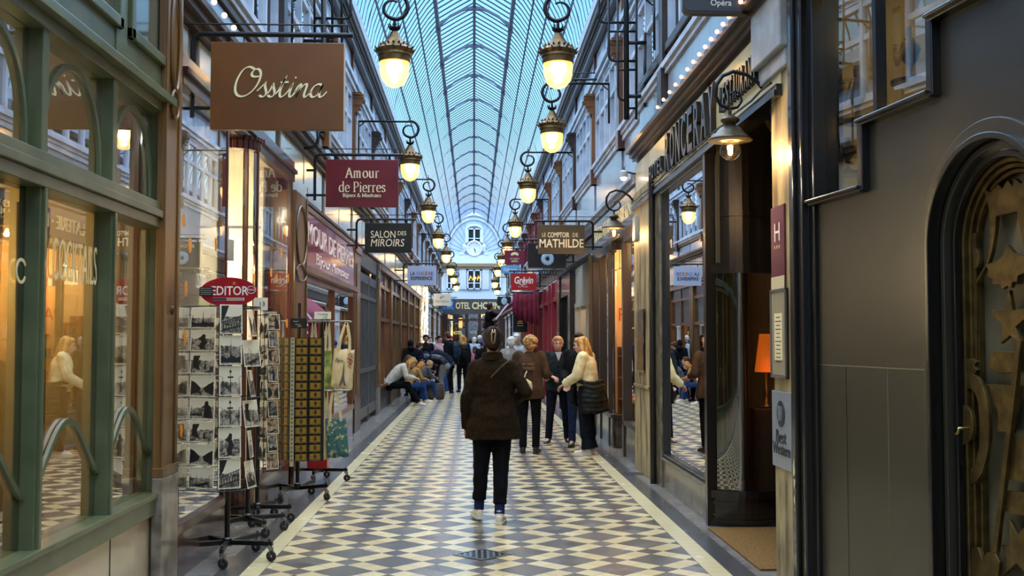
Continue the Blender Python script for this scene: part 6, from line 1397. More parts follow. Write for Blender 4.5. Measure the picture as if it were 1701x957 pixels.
# front rack
x0, y0, _ = loc(377, 930)
t1 = thing('postcard_rack', 'nearest tall black wheeled rack of black and white postcards', 'postcard rack', (x0, y0, 0)); rack_base(t1, R(-12), 5, .34, 1.75)
def PX(px, Y): return atY(px, 600, Y).xy
zt1 = atY(338, 511, 7.42).z
A_, B_, C_, D_ = PX(314, 7.46), PX(364, 7.36), PX(401, 7.42), PX(432, 7.66)
subj = {'tower': 'view with an iron tower', 'statue': 'statue view', 'avenue': 'tree lined avenue view', 'figure': 'silhouetted figure by a river', 'trees': 'dark trees view', 'boats': 'river boats view', 'bridge': 'lattice bridge view', 'lamp': 'street lamp view'}
ka = ['tower', 'statue', 'trees', 'avenue', 'figure', 'trees', 'avenue', 'boats']
panel(t1, A_, B_, zt1, 8, .1535, .205, .142, ka, '%s down the wide column, nearest rack', ['landscape '+subj[k] for k in ka], group=G1)
kb = ['bridge', 'tower', 'lamp', 'lamp', 'statue', 'bridge']
panel(t1, B_, C_, zt1+.015, 6, .207, .15, .20, kb, '%s down the upright column, nearest rack', ['upright '+subj[k] for k in kb], group=G1)
kc = ['avenue', 'boats', 'bridge', 'trees', 'lamp', 'tower']
panel(t1, C_, D_, zt1, 6, .207, .145, .185, kc, '%s tier, angled side column, nearest rack', ['pale sideways '+subj[k] for k in kc], lean=.16, juts=[.25, -.35, .3, -.2, .35, .1], group=G1)
L0 = PX(303, 7.68)
panel(t1, L0, A_, zt1, 8, .1535, .14, .13, ['boats', 'trees'], '%s pocket, window side, nearest rack', ['edge-on pale card', 'edge-on card'], lean=.14, juts=[-.3, .2], group=G1)
mb = MB(); hx = [L0, A_, B_, C_, D_, PX(400, 7.92), PX(330, 7.92)]
for z in (zt1+.01, zt1-.62, zt1-1.235): mb.tube([(p[0]-x0, p[1]-y0, z) for p in hx], .004, 5, closed=True)
for p in hx[:5]: mb.tube([(0, 0, zt1-1.235), (p[0]-x0, p[1]-y0, zt1-1.235)], .004, 5); mb.tube([(0, 0, zt1), (p[0]-x0, p[1]-y0, zt1)], .004, 5)
mb.build('wire_frame', M_iron, t1)
# oval header
hc = atY(380, 485, 7.5); k = 7.5/1800
t = thing('header_sign', 'red oval header sign with white lettering on the nearest postcard rack', 'sign', hc)
mb = MB(); mb.prism([(47*k*math.cos(a), 24*k*math.sin(a)) for a in [2*PI*i/48 for i in range(48)]], (0, -.005, 0), U, V, (0, .01, 0)); mb.build('oval_board', mat('postcard_red', 'a01222', .3, coat=.3), t)
text('EDITOR', 60*k, 15*k, (2*k, -.006, 2*k), U, V, MWl, t, ext=.002, bold=.012)
MB().box(-26*k, 26*k, -.0065, -.005, -14.5*k, -9.5*k).build('printed_band', mat('band_cream', 'cfc0a8', .5), t); MB().box(-26*k, -3*k, -.0072, -.0065, -14.2*k, -9.8*k).build('printed_band', mat('band_navy', '353a5e', .5), t)
text('FABRIQUE EN FRANCE', 48*k, 2.6*k, (0, -.0078, -12*k), U, V, mat('band_red', '9a2a2c', .5), t, ext=.001)
mb = MB(); mb.prism([((4.2*k if i % 2 == 0 else 1.9*k)*math.sin(2*PI*i/10), (4.2*k if i % 2 == 0 else 1.9*k)*math.cos(2*PI*i/10)) for i in range(10)], (9*k, -.006, 14*k), U, V, (0, -.002, 0)); mb.build('star', mat('star_orange', 'd8661c', .4), t)
mb = MB(); mb.strip([(37*k+7*k*math.cos(a), 3.5*k+6*k*math.sin(a)) for a in [2*PI*i/24 for i in range(24)]], .8*k, (0, -.006, 0), U, V, (0, -.001, 0), closed=True); mb.build('stamp_ring', MWl, t); text('FRANCE', 12*k, 3.4*k, (37*k, -.007, 3.5*k), U, V, MWl, t, ext=.001)
MB().tube([(0, .01, -.3), (0, .01, 0)], .008, 8).build('stem', M_ironcage, t)
t = thing('price_board', 'small black chalk price board clipped to the red oval sign', 'price board', hc+Vector((-36*k, -.015, .5*k)))
MB().box(-11*k, 11*k, -.003, .003, -7.5*k, 7.5*k).build('slate', M_black, t, bev=.001); mb = MB(); rnd = random.Random(2)
for j in range(4):
    z = 5*k-3.2*k*j; xs = -9*k
    while xs < 8*k: l_ = rnd.uniform(1, 3)*k; mb.box(xs, xs+l_, -.004, -.003, z-.5*k, z+.4*k); xs += l_+.8*k
mb.build('chalk_marks', mat('chalk', 'b9b6aa', .8), t)
hc2 = atY(433, 505, 7.75); t = thing('price_board', 'white card price tag beside the red oval sign', 'price board', hc2); MB().box(-.05, .05, -.002, .002, -.045, .045).build('card', M_card, t); text('13', .035, .03, (.012, -.003, 0), U, V, MBk, t, ext=.001)
# second and third racks
x2, y2, _ = loc(411, 886); t2 = thing('postcard_rack', 'second black wheeled rack of small framed postcards behind the nearest one', 'postcard rack', (x2, y2, 0)); rack_base(t2, R(20), 5, .30, 1.5)
P2, Q2 = PX(439, 8.50), PX(466, 8.60); zt2 = atY(450, 522, 8.5).z
kd = ['figure', 'lamp', 'trees', 'statue', 'avenue', 'bridge', 'boats', 'tower', 'lamp']
panel(t2, P2, Q2, zt2, 9, .135, .10, .125, kd, '%s down the slim column of the second rack', ['small tinted '+subj[k_] for k_ in kd], lean=.12, juts=[-.15, .2], group='small postcards on the second rack', mats=[mat('sepia_print', '57402a', .4, col2='b39a78', nscale=30), mat('grey_print', '3a3733', .4, col2='a09786', nscale=26)])
P2b, Q2b = PX(470, 9.0), Q2
mb = MB()
for z in (zt2, zt2-.6, zt2-1.22): mb.tube([(p[0]-x2, p[1]-y2, z) for p in (P2, Q2, P2b, PX(440, 9.0))], .004, 5, closed=True); mb.tube([(0, 0, z), (Q2[0]-x2, Q2[1]-y2, z)], .004, 5)
mb.build('wire_frame', M_iron, t2)
x3, y3, _ = loc(427, 866); t3 = thing('postcard_rack', 'third black wheeled rack standing furthest behind the postcard racks', 'postcard rack', (x3, y3, 0)); rack_base(t3, R(-5), 5, .30, 1.5)
P3, Q3 = PX(432, 9.05), PX(447, 9.0); panel(t3, P3, Q3, zt2, 7, .17, .075, .14, kc, '%s sliver visible on the third rack', ['pale narrow card'], lean=.1, group='narrow cards on the third rack')
# ---- yellow magnet rack
x4, y4, _ = loc(494, 829); t4 = thing('magnet_rack', 'black wheeled rack filled with yellow souvenir magnets', 'souvenir rack', (x4, y4, 0)); rack_base(t4, R(-20), 4, .33, 1.92, .02)
ztm = atY(500, 561, 10.4).z; zbm = atY(500, 766, 10.4).z
pa, pb, pc = PX(461, 10.55), PX(486.5, 10.32), PX(536, 10.42)
M_plate = mat('black_perforated', '0a0908', .5)
for (P, Q) in ((pa, pb), (pb, pc)):
    d_ = (Vector(Q)-Vector(P)); mb = MB(); mb.bar((P[0]-x4, P[1]-y4+.02, (ztm+zbm)/2), (Q[0]-x4, Q[1]-y4+.02, (ztm+zbm)/2), .012, ztm-zbm); mb.build('back_panel', M_plate, t4)
mb = MB(); mb.bar((pc[0]-x4, pc[1]-y4, zbm), (pc[0]-x4, pc[1]-y4, ztm), .03, .03); mb.bar((pc[0]-x4, pc[1]-y4, (ztm+zbm)/2), (pc[0]-x4-.05, pc[1]-y4+.3, (ztm+zbm)/2), .012, ztm-zbm); mb.build('side_panel', M_plate, t4)
mb = MB(); mb.bar((pb[0]-x4, pb[1]-y4-.02, zbm-.04), (pb[0]-x4, pb[1]-y4-.02, ztm), .036, .004, up=(0, 1, 0)); mb.build('price_strip', mat('strip_cream', 'b5a97a', .5), t4)
mb = MB()
for i in range(30): z = zbm+(ztm-zbm)*(i+.5)/30; mb.box(pb[0]-x4-.010, pb[0]-x4+.010, pb[1]-y4-.0245, pb[1]-y4-.022, z-.012, z+.012)
mb.build('strip_print', mat('strip_ink', '6b6a5a', .6), t4)
M_mag = mat('mustard_magnet', 'a07a12', .4, col2='6e5208', nscale=30, nmix=(.42, .62)); M_mag2 = mat('orange_magnet', 'b0662a', .4, col2='c9b070', nscale=28)
mm = MB(); mm.box(-.5, .5, 0, .006, -.5, .5); mm.m = 1; 
for (a, b, c, d) in ((-.46, .46, .40, .45), (-.46, .46, -.45, -.40), (-.46, -.42, -.45, .45), (.42, .46, -.45, .45), (-.3, .3, -.05, .02), (-.1, .12, -.3, .3)): mm.box(a, b, -.0006, 0, c, d)
proto = mm.build('souvenir_magnet', [M_mag, mat('magnet_ink', '33260a', .5)], None); first = True
pitch = (ztm-zbm)/14; wrm = MB()
cols_ = [(pa, pb, .30, .065, 'outer column of the angled face'), (pa, pb, .74, .055, 'inner column of the angled face'), (pb, pc, .27, .105, 'first column of the wide face'), (pb, pc, .74, .105, 'second column of the wide face')]
for ci, (P, Q, f, cw, cdsc) in enumerate(cols_):
    P3_ = Vector((*P, 0)); Q3_ = Vector((*Q, 0)); u = (Q3_-P3_).normalized(); n = u.cross(UP)
    for i in range(14):
        z = ztm-pitch*(i+.5); c = P3_+(Q3_-P3_)*f+n*.03; o = proto if first else proto.copy()
        if not first: COL.objects.link(o)
        first = False
        M4 = Matrix((u*cw, -n, UP*.062)).transposed().to_4x4(); M4.translation = Vector((c.x, c.y, z+.003)); o.matrix_world = M4
        tag(o, 'yellow souvenir magnet, %s from the top in the %s' % (oth[i], cdsc), 'magnet', 'yellow magnets on the wheeled rack')
        b = c-Vector((x4, y4, 0)); wrm.tube([b+UP*(z-.03)-u*cw*.5-n*.03, b+UP*(z-.03)-u*cw*.5+n*.012, b+UP*(z-.03)+u*cw*.5+n*.012, b+UP*(z-.03)+u*cw*.5-n*.03], .003, 4)
        wrm.bar(b+UP*(z-.038)-u*cw*.2-n*.004, b+UP*(z-.038)+u*cw*.2-n*.004, .012, .003)
wrm.build('wire_pockets', mat('pale_wire', '6c6658', .4, .6), t4)
c = atY(496, 537, 10.45); t = thing('price_board', 'small black chalk price board above the yellow magnets', 'price board', c); MB().box(-.08, .08, -.006, .006, -.05, .05).build('slate', M_black, t, bev=.003)
mb = MB(); mb.tube([(-.05, -.008, .02), (-.02, -.008, .015), (.0, -.008, .022)], .003, 4); mb.tube([(-.03, -.008, -.01), (.02, -.008, -.015)], .003, 4); mb.tube([(-.01, -.008, -.03), (.03, -.008, -.028)], .003, 4); mb.build('chalk_marks', mat('chalk', 'b9b6aa', .8), t)
MB().tube([(.01, 0, -.05), (.01, 0, -.14)], .008, 8).build('stem', M_ironcage, t)
# ---- tote bag rack
x5, y5, _ = loc(533, 799); t5 = thing('bag_rack', 'black wheeled rack hung with printed tote bags', 'bag rack', (x5, y5, 0)); rack_base(t5, R(-8), 4, .30, 1.86, .0, .014)
za = atY(545, 534, 11.8).z; zb2 = atY(545, 648, 11.8).z
mb = MB()
for z in (za, zb2): 
    for dy in (11.62-y5, 11.66-y5, 11.72-y5, 11.85-y5): mb.tube([(-.25, dy, z), (.36, dy, z)], .006, 6)
    mb.tube([(0, 11.62-y5, z), (0, .02, z)], .008, 6); mb.tube([(-.22, 11.62-y5, z), (-.22, .25, z)], .006, 6); mb.tube([(.3, 11.62-y5, z), (.3, .2, z)], .006, 6)
mb.build('hanging_arms', mat('chrome_arm', 'a8a595', .25, .9), t5)
tag(MB().box(-.11, .11, -.09, .09, 0, .10).build('storage_box', mat('red_box', 'a01812', .35, coat=.3), None, bev=.006, loc=(x5-.03, y5-.0, .145)), 'glossy red box resting on the foot of the tote bag rack', 'box')
M_canvas = mat('natural_canvas', 'c8b78c', .85, col2='b5a479', nscale=8, bump=.2, bscale=300)
def tote(px0, px1, py0, py1, Y, pyh, m, label, extra=None, d=.03, tilt=0):
    a = atY(px0, py1, Y); b = atY(px1, py0, Y); w, h = (b.x-a.x)/2, (b.z-a.z)/2; c = Vector(((a.x+b.x)/2, Y, (a.z+b.z)/2)); zh = atY(px0, pyh, Y).z-c.z
    t = thing('tote_bag', label, 'bag', c); t.rotation_euler = (0, tilt, 0); nx, nz = 12, 14; vs = []; rnd = random.Random(px0)
    for sgn_ in (-1, 1):
        for j in range(nz+1):
            for i in range(nx+1):
                fx_, fz_ = i/nx*2-1, j/nz*2-1; bul = d*(1-fx_**4)*(1-abs(fz_)**5)*(1-.35*(fz_+1)/2)+.003; vs.append((w*fx_*(1-.03*(fz_+1)), sgn_*(bul+.006*math.sin(i*1.7+j*.6)), h*fz_+.006*math.sin(i*1.1)))
    S_ = (nx+1)*(nz+1); fs = [(j*(nx+1)+i, j*(nx+1)+i+1, (j+1)*(nx+1)+i+1, (j+1)*(nx+1)+i) for j in range(nz) for i in range(nx)]; fs += [tuple(S_+q for q in reversed(f)) for f in fs]
    for j in range(nz):
        for i in (0, nx): fs.append((j*(nx+1)+i, (j+1)*(nx+1)+i, S_+(j+1)*(nx+1)+i, S_+j*(nx+1)+i))
    for i in range(nx):
        for j in (0, nz): fs.append((j*(nx+1)+i, j*(nx+1)+i+1, S_+j*(nx+1)+i+1, S_+j*(nx+1)+i))
    mb = MB(); mb.add(vs, fs); mb.build('body', m, t, smooth='full')
    for y in (-.012, .012):
        mb = MB(); k_ = [(-w*.5, y, h-.03), (-w*.42, y, h+(zh-h)*.4), (-w*.16, y, h+(zh-h)*.85), (0, y, zh), (w*.16, y, h+(zh-h)*.85), (w*.42, y, h+(zh-h)*.4), (w*.5, y, h-.03)]
        for i in range(6): mb.bar(k_[i], k_[i+1], .028, .004, up=(0, 1, 0))
        mb.build('handle', M_canvas, t)
    if extra: extra(t, w, h)
    return t
def paris(t, w, h):
    text('Paris', w*.75, h*.22, (-w*.35, -.034, h*.42), U, (0, 0, 1), M_ink, t, ext=.002, shear=.3)
    mb = MB(); prof = [(.34, -.95), (.18, -.6), (.10, -.3), (.05, .05), (.02, .3), (0, .42), (-.02, .3), (-.05, .05), (-.10, -.3), (-.18, -.6), (-.34, -.95), (-.2, -.95), (0, -.72), (.2, -.95)]
    mb.prism([(w*.1+x*w*.9, z*h*.88) for x, z in prof], (0, -.036, 0), U, V, (0, .02, 0)); mb.build('tower_print', mat('grey_ink', '4b4638', .7), t)
    mb = MB(); rnd = random.Random(6)
    for i in range(45): a = rnd.random()*6.28; r = rnd.random(); mb.ball((w*.62+w*.28*r*math.cos(a), -.030, h*.45+h*.42*r*math.sin(a)), (w*.05, .006, h*.03), 6, 4)
    mb.build('blossom_print', mat('brick_red_print', '94402c', .7), t, kind='stuff')
tote(551, 588, 580, 646, 11.62, 536, M_canvas, 'cream tote bag printed with a tower, red blossoms and Paris lettering', paris, tilt=R(4))
tote(536, 552, 578, 646, 11.72, 534, mat('leaf_green_print', '5c6a22', .8, col2='a9aa58', nscale=9), 'green patterned tote bag half hidden by the magnet rack', d=.02)
tote(541, 578, 695, 760, 11.64, 647, mat('teal_blossom_print', '2f5a58', .8, col2='b3a56a', nscale=22, nmix=(.55, .62)), 'teal tote bag with a pale blossom pattern on the lower rail', d=.02, tilt=R(-4))
tote(534, 548, 698, 764, 11.72, 647, M_canvas, 'plain cream tote bag on the lower rail', d=.02)
tote(512, 530, 585, 648, 11.85, 533, M_canvas, 'cream tote bag behind the magnet rack', d=.02)
c = atY(536, 524, 11.8); t = thing('price_board', 'cream price card above the tote bags', 'price board', c); MB().box(-.09, .09, -.003, .003, -.04, .04).build('card', M_card, t, bev=.001); text('Totebag', .11, .022, (0, -.004, .01), U, V, MBk, t, ext=.001); text('10', .04, .02, (.03, -.004, -.02), U, V, MBk, t, ext=.001); MB().tube([(0, 0, -.04), (0, 0, -.08)], .004, 6).build('stem', M_ironcage, t)
# ------------------------------------------------------------------ people
V3 = Vector
tex = {}
def cloudtex(sz):
    if sz not in tex: t = bpy.data.textures.new('folds', 'CLOUDS'); t.noise_scale = sz; tex[sz] = t
    return tex[sz]
def blob(mb, name, m, parent, vox=.01, smooth=2, folds=0., fsz=.1, loc=None, rz=0):
    """fuse overlapping closed volumes into one continuous skin"""
    me = bpy.data.meshes.new(name); me.from_pydata(mb.v, [], mb.f); bm = bmesh.new(); bm.from_mesh(me); bmesh.ops.recalc_face_normals(bm, faces=bm.faces); bm.to_mesh(me); bm.free()
    o = bpy.data.objects.new(name, me); COL.objects.link(o)
    r = o.modifiers.new('r', 'REMESH'); r.mode = 'VOXEL'; r.voxel_size = vox; r.use_smooth_shade = True
    if smooth: s = o.modifiers.new('s', 'SMOOTH'); s.factor = .5; s.iterations = smooth
    if folds: d = o.modifiers.new('d', 'DISPLACE'); d.texture = cloudtex(fsz); d.strength = folds; d.mid_level = .5; d.texture_coords = 'LOCAL'
    dg = bpy.context.evaluated_depsgraph_get(); nm = bpy.data.meshes.new_from_object(o.evaluated_get(dg)); bpy.data.objects.remove(o); bpy.data.meshes.remove(me)
    nm.name = name; nm.materials.clear(); nm.materials.append(m); nm.polygons.foreach_set('use_smooth', [True]*len(nm.polygons))
    o = bpy.data.objects.new(name, nm); COL.objects.link(o); o.parent = parent
    if loc is not None: o.location = loc; o.rotation_euler = (0, 0, rz)
    return o
M_skin = mat('skin', 'a9745a', .5, col2='b98568', nscale=14, sss=.08); M_skinL = mat('skin_fair', 'c2907a', .5, col2='cf9f88', nscale=14, sss=.08)
M_eye = mat('eye_dark', '17100c', .2); M_lip = mat('lip', '8a3d38', .5)
def hairmat(n, a, b): return mat('hair_'+n, a, .6, spec=.2, col2=b, nscale=22, stretch=(1, 1, .15), bump=.6, bscale=60)
H_dk = hairmat('dark_brown', '1d130d', '33221a'); H_bl = hairmat('blond', '8a6234', 'c79a58'); H_curl = mat('hair_curly', '7a5226', .6, col2='c09452', nscale=35, bump=.8, bscale=70)
H_short = hairmat('ash_blond', '8d6a40', 'bf9a68'); H_gr = mat('hair_white', 'b5b0a8', .6, col2='d8d4cc', nscale=20, bump=.5); H_br = hairmat('brown', '3a2416', '5c3d25'); H_gi = hairmat('ginger', '8c5a24', 'bf8644'); H_bk = hairmat('black', '0c0a0a', '1a1615')
def cloth(n, a, b=None, ns=14, bump=.3, bs=220, **k): return mat('cloth_'+n, a, k.pop('rough', .9), spec=.12, col2=b, nscale=ns, bump=bump, bscale=bs, **k)
def hand(mb, w, d, pn, side, curl=.5, k=1., fr=.0085):
    """w wrist, d pointing direction, pn palm normal, side = direction of the thumb edge"""
    d = V3(d).normalized(); pn = V3(pn); pn = (pn-d*pn.dot(d)).normalized(); sd = d.cross(pn).normalized()
    if sd.dot(V3(side)) < 0: sd = -sd
    w = V3(w)
    for o in (-.026, -.009, .009, .026): mb.cap(w+sd*o*.6*k+d*.01*k, w+sd*o*k+d*.082*k, .016*k, .0125*k, 8)
    for i, (o, L_) in enumerate(((.029, .068), (.0105, .078), (-.009, .072), (-.0275, .056))):
        p = w+sd*o*k+d*.085*k; c = curl*(1+.08*i); d1 = (d*math.cos(c)+pn*math.sin(c)+sd*o*2.2*(1-curl)).normalized(); d2 = (d*math.cos(c*2.1)+pn*math.sin(c*2.1)).normalized()
        q = p+d1*L_*.52*k; mb.cap(p, q, fr*k, fr*.95*k, 7); mb.cap(q, q+d2*L_*.48*k, fr*.95*k, fr*.8*k, 7)
    p = w+sd*.024*k+d*.028*k; td = (sd*.75+d*.6+pn*.35).normalized(); q = p+td*.036*k; mb.cap(p, q, .0125*k, .0105*k, 7); mb.cap(q, q+(d*.85+sd*.35+pn*.3).normalized()*.032*k, .0105*k, .0085*k, 7)
def lerp(a, b, t): return a+(b-a)*t
def person(label, loc, rz, ht=1.68, J=None, top=None, bottom=None, hair=None, shoe=None, skin=None, vox=.009, hem=.12, flare=1.0, bulk=1.0, sleeve=None, hairlen=0., collar=True, cuff=None, legw=1.0, legend=1.0, face=True, headdir=(0, 1, 0), hood=None, hat=None, sole=None, curly=0, shoulders=1., hands=(.5, .5), palm=None, group=None, folds=.014, laces=False, socks=None, hand_d=None, neckw=1.0, name='person'):
    k = ht/1.68; j = dict(pel=(0, 0, .93), wai=(0, 0, 1.09), che=(0, 0, 1.27), nec=(0, -.01, 1.415), hed=(0, .015, 1.56), sL=(-.165, 0, 1.375), sR=(.165, 0, 1.375), eL=(-.215, -.03, 1.10), eR=(.215, -.03, 1.10), wL=(-.225, .05, .86), wR=(.225, .05, .86), hL=(-.085, 0, .90), hR=(.085, 0, .90), kL=(-.095, .02, .49), kR=(.095, .02, .49), aL=(-.10, -.02, .085), aR=(.10, -.02, .085), tL=(-.115, .14, .03), tR=(.115, .14, .03))
    j.update(J or {}); j = {a: V3(b)*k for a, b in j.items()}
    top = top or cloth('black', '0e0e10', '17171a'); bottom = bottom or cloth('black', '0e0e10', '17171a'); skin = skin or M_skin; sh = shoe or mat('shoe_black', '0f0f10', .5)
    r = (j['sR']-j['sL']).normalized(); rh = (j['hR']-j['hL']).normalized()
    hd = V3(headdir).normalized(); hu = (j['hed']-j['nec']).normalized(); hu = (hu-hd*hu.dot(hd)).normalized(); hr = hd.cross(hu).normalized(); H_ = j['hed']
    def hp(x, y, z): return H_+hr*x*k+hd*y*k+hu*z*k
    def sections(inf, prof):
        P = [j['pel'], j['wai'], j['che'], j['nec']]; out = []
        for t, w_, d_ in prof:
            if t < 0: c = P[0]+(P[0]-P[1]).normalized()*(-t)*k; dr = (P[1]-P[0])
            else:
                i = min(int(t), 2); f = t-i; c = lerp(P[i], P[i+1], f); dr = P[i+1]-P[i]
            rr = (rh*(1-min(max(t, 0), 2)/2)+r*min(max(t, 0), 2)/2).normalized(); dp = rr.cross(dr.normalized()).normalized()
            out.append((c, rr*(w_+inf)*k, dp*(d_+inf)*k))
        return out
    # ---- body
    mb = MB()
    mb.loft(sections(-.012, [(-.10, .13, .09), (0, .155, .11), (.6, .14, .10), (1.0, .125, .09), (1.6, .15, .11), (2.0, .16, .11), (2.5, .15, .095), (2.85, .08, .07), (3.0, .055, .055)]), 16)
    mb.cap(j['nec']-hu*.05*k, H_-hu*.04*k, .052*k*neckw, .047*k*neckw)
    for s in 'LR':
        mb.cap(j['s'+s], j['e'+s], .045*k, .036*k); mb.cap(j['e'+s], j['w'+s], .036*k, .024*k); mb.cap(lerp(j['che'], j['nec'], .6), j['s'+s], .06*k, .045*k)
        mb.cap(j['h'+s], j['k'+s], .075*k, .05*k); mb.cap(j['k'+s], lerp(j['k'+s], j['a'+s], .35), .05*k, .05*k); mb.cap(lerp(j['k'+s], j['a'+s], .35), j['a'+s], .05*k, .034*k); mb.cap(j['a'+s], lerp(j['a'+s], j['t'+s], .9), .034*k, .024*k)
        sg = -1 if s == 'L' else 1; fd = (j['w'+s]-j['e'+s]).normalized()
        dd = V3(hand_d[s]) if hand_d and s in hand_d else fd; pn = V3(palm[s]) if palm and s in palm else V3((-sg, 0, 0)) if abs(fd.z) > .5 else V3((0, 0, -1)); thumb = V3((0, 1, 0)) if abs(dd.z) > .5 and not (palm and s in palm) else V3((-sg, 0, .6))
        hand(mb, j['w'+s], dd, pn, thumb, hands[0 if s == 'L' else 1], k*(1.0), .0095 if vox > .009 else .0088)
    # head: cranium, face, jaw, nose, brows, ears
    seg = 16
    def ell(c, rx, ry, rz_): mb2 = MB(); mb2.ball((0, 0, 0), (rx*k, ry*k, rz_*k), seg, 10); cc = hp(*c); mb.add([cc+hr*v[0]+hd*v[1]+hu*v[2] for v in mb2.v], mb2.f)
    ell((0, -.015, .03), .074, .092, .085); ell((0, .012, -.01), .066, .078, .095); ell((0, .03, -.06), .046, .052, .045); ell((0, .052, -.088), .022, .02, .018)
    mb.cap(hp(0, .088, .012), hp(0, .108, -.024), .008*k, .0125*k, 8); ell((0, .078, .028), .05, .014, .012); ell((0, .088, -.055), .022, .010, .009)
    for s in (-1, 1): ell((s*.074, -.005, -.008), .009, .02, .032); ell((s*.04, .06, -.02), .02, .02, .02)
    body = blob(mb, name, skin, None, vox, 1, 0, .1, loc, rz); tag(body, label, 'person', group)
    if face:
        for s in (-1, 1):
            MB().ball(hp(s*.029, .083, .012), .0095*k, 8, 6).build('eye', M_eye, body, smooth='full')
            mb = MB(); mb.tube([hp(s*.014, .094, .032), hp(s*.03, .093, .037), hp(s*.047, .083, .031)], .0035*k, 5); mb.build('eyebrow', hair or H_dk, body)
        mb = MB(); mb.tube([hp(-.022, .088, -.053), hp(-.01, .098, -.055), hp(0, .1005, -.054), hp(.01, .098, -.055), hp(.022, .088, -.053)], [.003*k, .0055*k, .006*k, .0055*k, .003*k], 6); mb.build('mouth', M_lip, body, smooth='full')
    # ---- trousers
    mb = MB(); mb.loft(sections(.012, [(-.16, .13, .10), (-.08, .16, .12), (0, .165, .12), (.5, .15, .105), (.9, .135, .10)]), 18)
    for s in 'LR':
        e = lerp(j['k'+s], j['a'+s], legend); mb.cap(j['h'+s], j['k'+s], .096*k*legw, .066*k*legw); mb.cap(j['k'+s], lerp(j['k'+s], e, .5), .066*k*legw, .060*k*legw*(1 if legw < 1.2 else 1.15))
        ax = (e-j['k'+s]).normalized(); a_ = lerp(j['k'+s], e, .4); q_ = ax.orthogonal().normalized(); q2 = ax.cross(q_)
        mb.loft([(a_, q_*.058*k*legw, q2*.058*k*legw), (lerp(a_, e, .5), q_*.056*k*legw, q2*.056*k*legw), (e, q_*.056*k*legw*(1 if legw < 1.2 else 1.3), q2*.056*k*legw*(1 if legw < 1.2 else 1.3))], 14)
    blob(mb, 'trousers', bottom, body, vox*1.15, 3, folds*.8, .09)
    # ---- top
    hw = .165*flare; mb = MB()
    pr = [(-hem, hw+.01, .125*flare), (-hem*.5, hw+.005, .125*flare), (0, .165+.5*(hw-.165), .122*flare), (.6, .155*(.5+.5*flare), .115), (1.0, .15*(.6+.4*flare), .11), (1.6, .165, .122), (2.0, .172, .122), (2.5, .16*shoulders, .10), (2.8, .11, .08), (3.02, .066, .066)]
    mb.loft(sections(.016*bulk+.006, pr), 20)
    sl = sleeve or 1.0
    for s in 'LR':
        mb.cap(lerp(j['che'], j['nec'], .55)+(j['s'+s]-j['nec'])*.4, j['s'+s], .075*k, .066*k*bulk); mb.cap(j['s'+s], j['e'+s], .066*k*bulk, .058*k*bulk); e = lerp(j['e'+s], j['w'+s], sl); ax = (e-j['e'+s]).normalized(); q_ = ax.orthogonal().normalized(); q2 = ax.cross(q_)
        mb.cap(j['e'+s], lerp(j['e'+s], e, .5), .058*k*bulk, .05*k*bulk); mb.loft([(lerp(j['e'+s], e, .3), q_*.052*k*bulk, q2*.052*k*bulk), (e, q_*.042*k*bulk, q2*.042*k*bulk)], 14)
    if collar: mb.loft([(j['nec']-hu*.02*k, r*.078*k, r.cross(hu)*.078*k), (j['nec']+hu*.035*k, r*.068*k, r.cross(hu)*.068*k)], 16)
    if hood: mb.ball(hp(0, -.10, -.13), (.12*k, .09*k, .085*k), 14, 8)
    blob(mb, 'jacket', top, body, vox*1.15, 3, folds*1.3, .1)
    # ---- hair
    if hair:
        mb = MB()
        def he(c, rx, ry, rz_):
            mb2 = MB(); mb2.ball((0, 0, 0), (rx*k, ry*k, rz_*k), 14, 9); cc = hp(*c); mb.add([cc+hr*v[0]+hd*v[1]+hu*v[2] for v in mb2.v], mb2.f)
        he((0, -.030, .048), .083, .092, .083); he((0, -.05, 0), .080, .072, .085); he((0, .018, .078), .074, .074, .045); he((-.068, .0, .03), .022, .045, .055); he((.068, .0, .03), .022, .045, .055)
        if curly:
            rnd = random.Random(3)
            for i in range(70):
                a = rnd.random()*2*PI; b = rnd.uniform(-.7, 1.5); x, y, z = math.cos(a)*math.cos(b), math.sin(a)*math.cos(b), math.sin(b)
                if y > .45 and z < .45: continue
                he((x*.09, y*.09-.03, z*.09+.035), .026, .026, .026)
        if hairlen > 0:
            for i in range(9):
                a = PI+PI*i/8; x0, y0 = .074*math.cos(a), -.02+.075*math.sin(a); dn = V3((0, 0, -1)); p = [hp(x0*.9, y0, .03), hp(x0*1.12, y0*1.1-.005, -.06)]
                L_ = hairlen*k*(.85+.15*math.sin(i*2.3)); back = -hd*(.03*k); p += [p[1]+dn*L_*.45+back, p[1]+dn*L_+back*1.3+hr*.01*math.sin(i*2.)]
                for q in range(3): mb.cap(p[q], p[q+1], (.03, .034, .03)[q]*k, (.034, .03, .014)[q]*k, 8)
        blob(mb, 'hair', hair, body, vox*.9, 1, .016 if curly else .008, .03)
    if hood or hat:
        mb = MB(); mm_ = hood if (hood and hood is not True) else hat
        mb2 = MB(); mb2.ball((0, 0, 0), (.094*k, .103*k, (.10 if hat else .125)*k), 16, 10); cc = hp(0, -.018, .055 if hat else .02)
        mb.add([cc+hr*v[0]+hd*v[1]+hu*v[2] for v in mb2.v], mb2.f)
        if hat: mb.loft([(hp(0, -.012, .035), hr*.092*k, hd*.1*k), (hp(0, -.012, .065), hr*.096*k, hd*.104*k)], 16)
        if hood is not True or hat: blob(mb, 'hat' if hat else 'hood', mm_ or top, body, vox, 2)
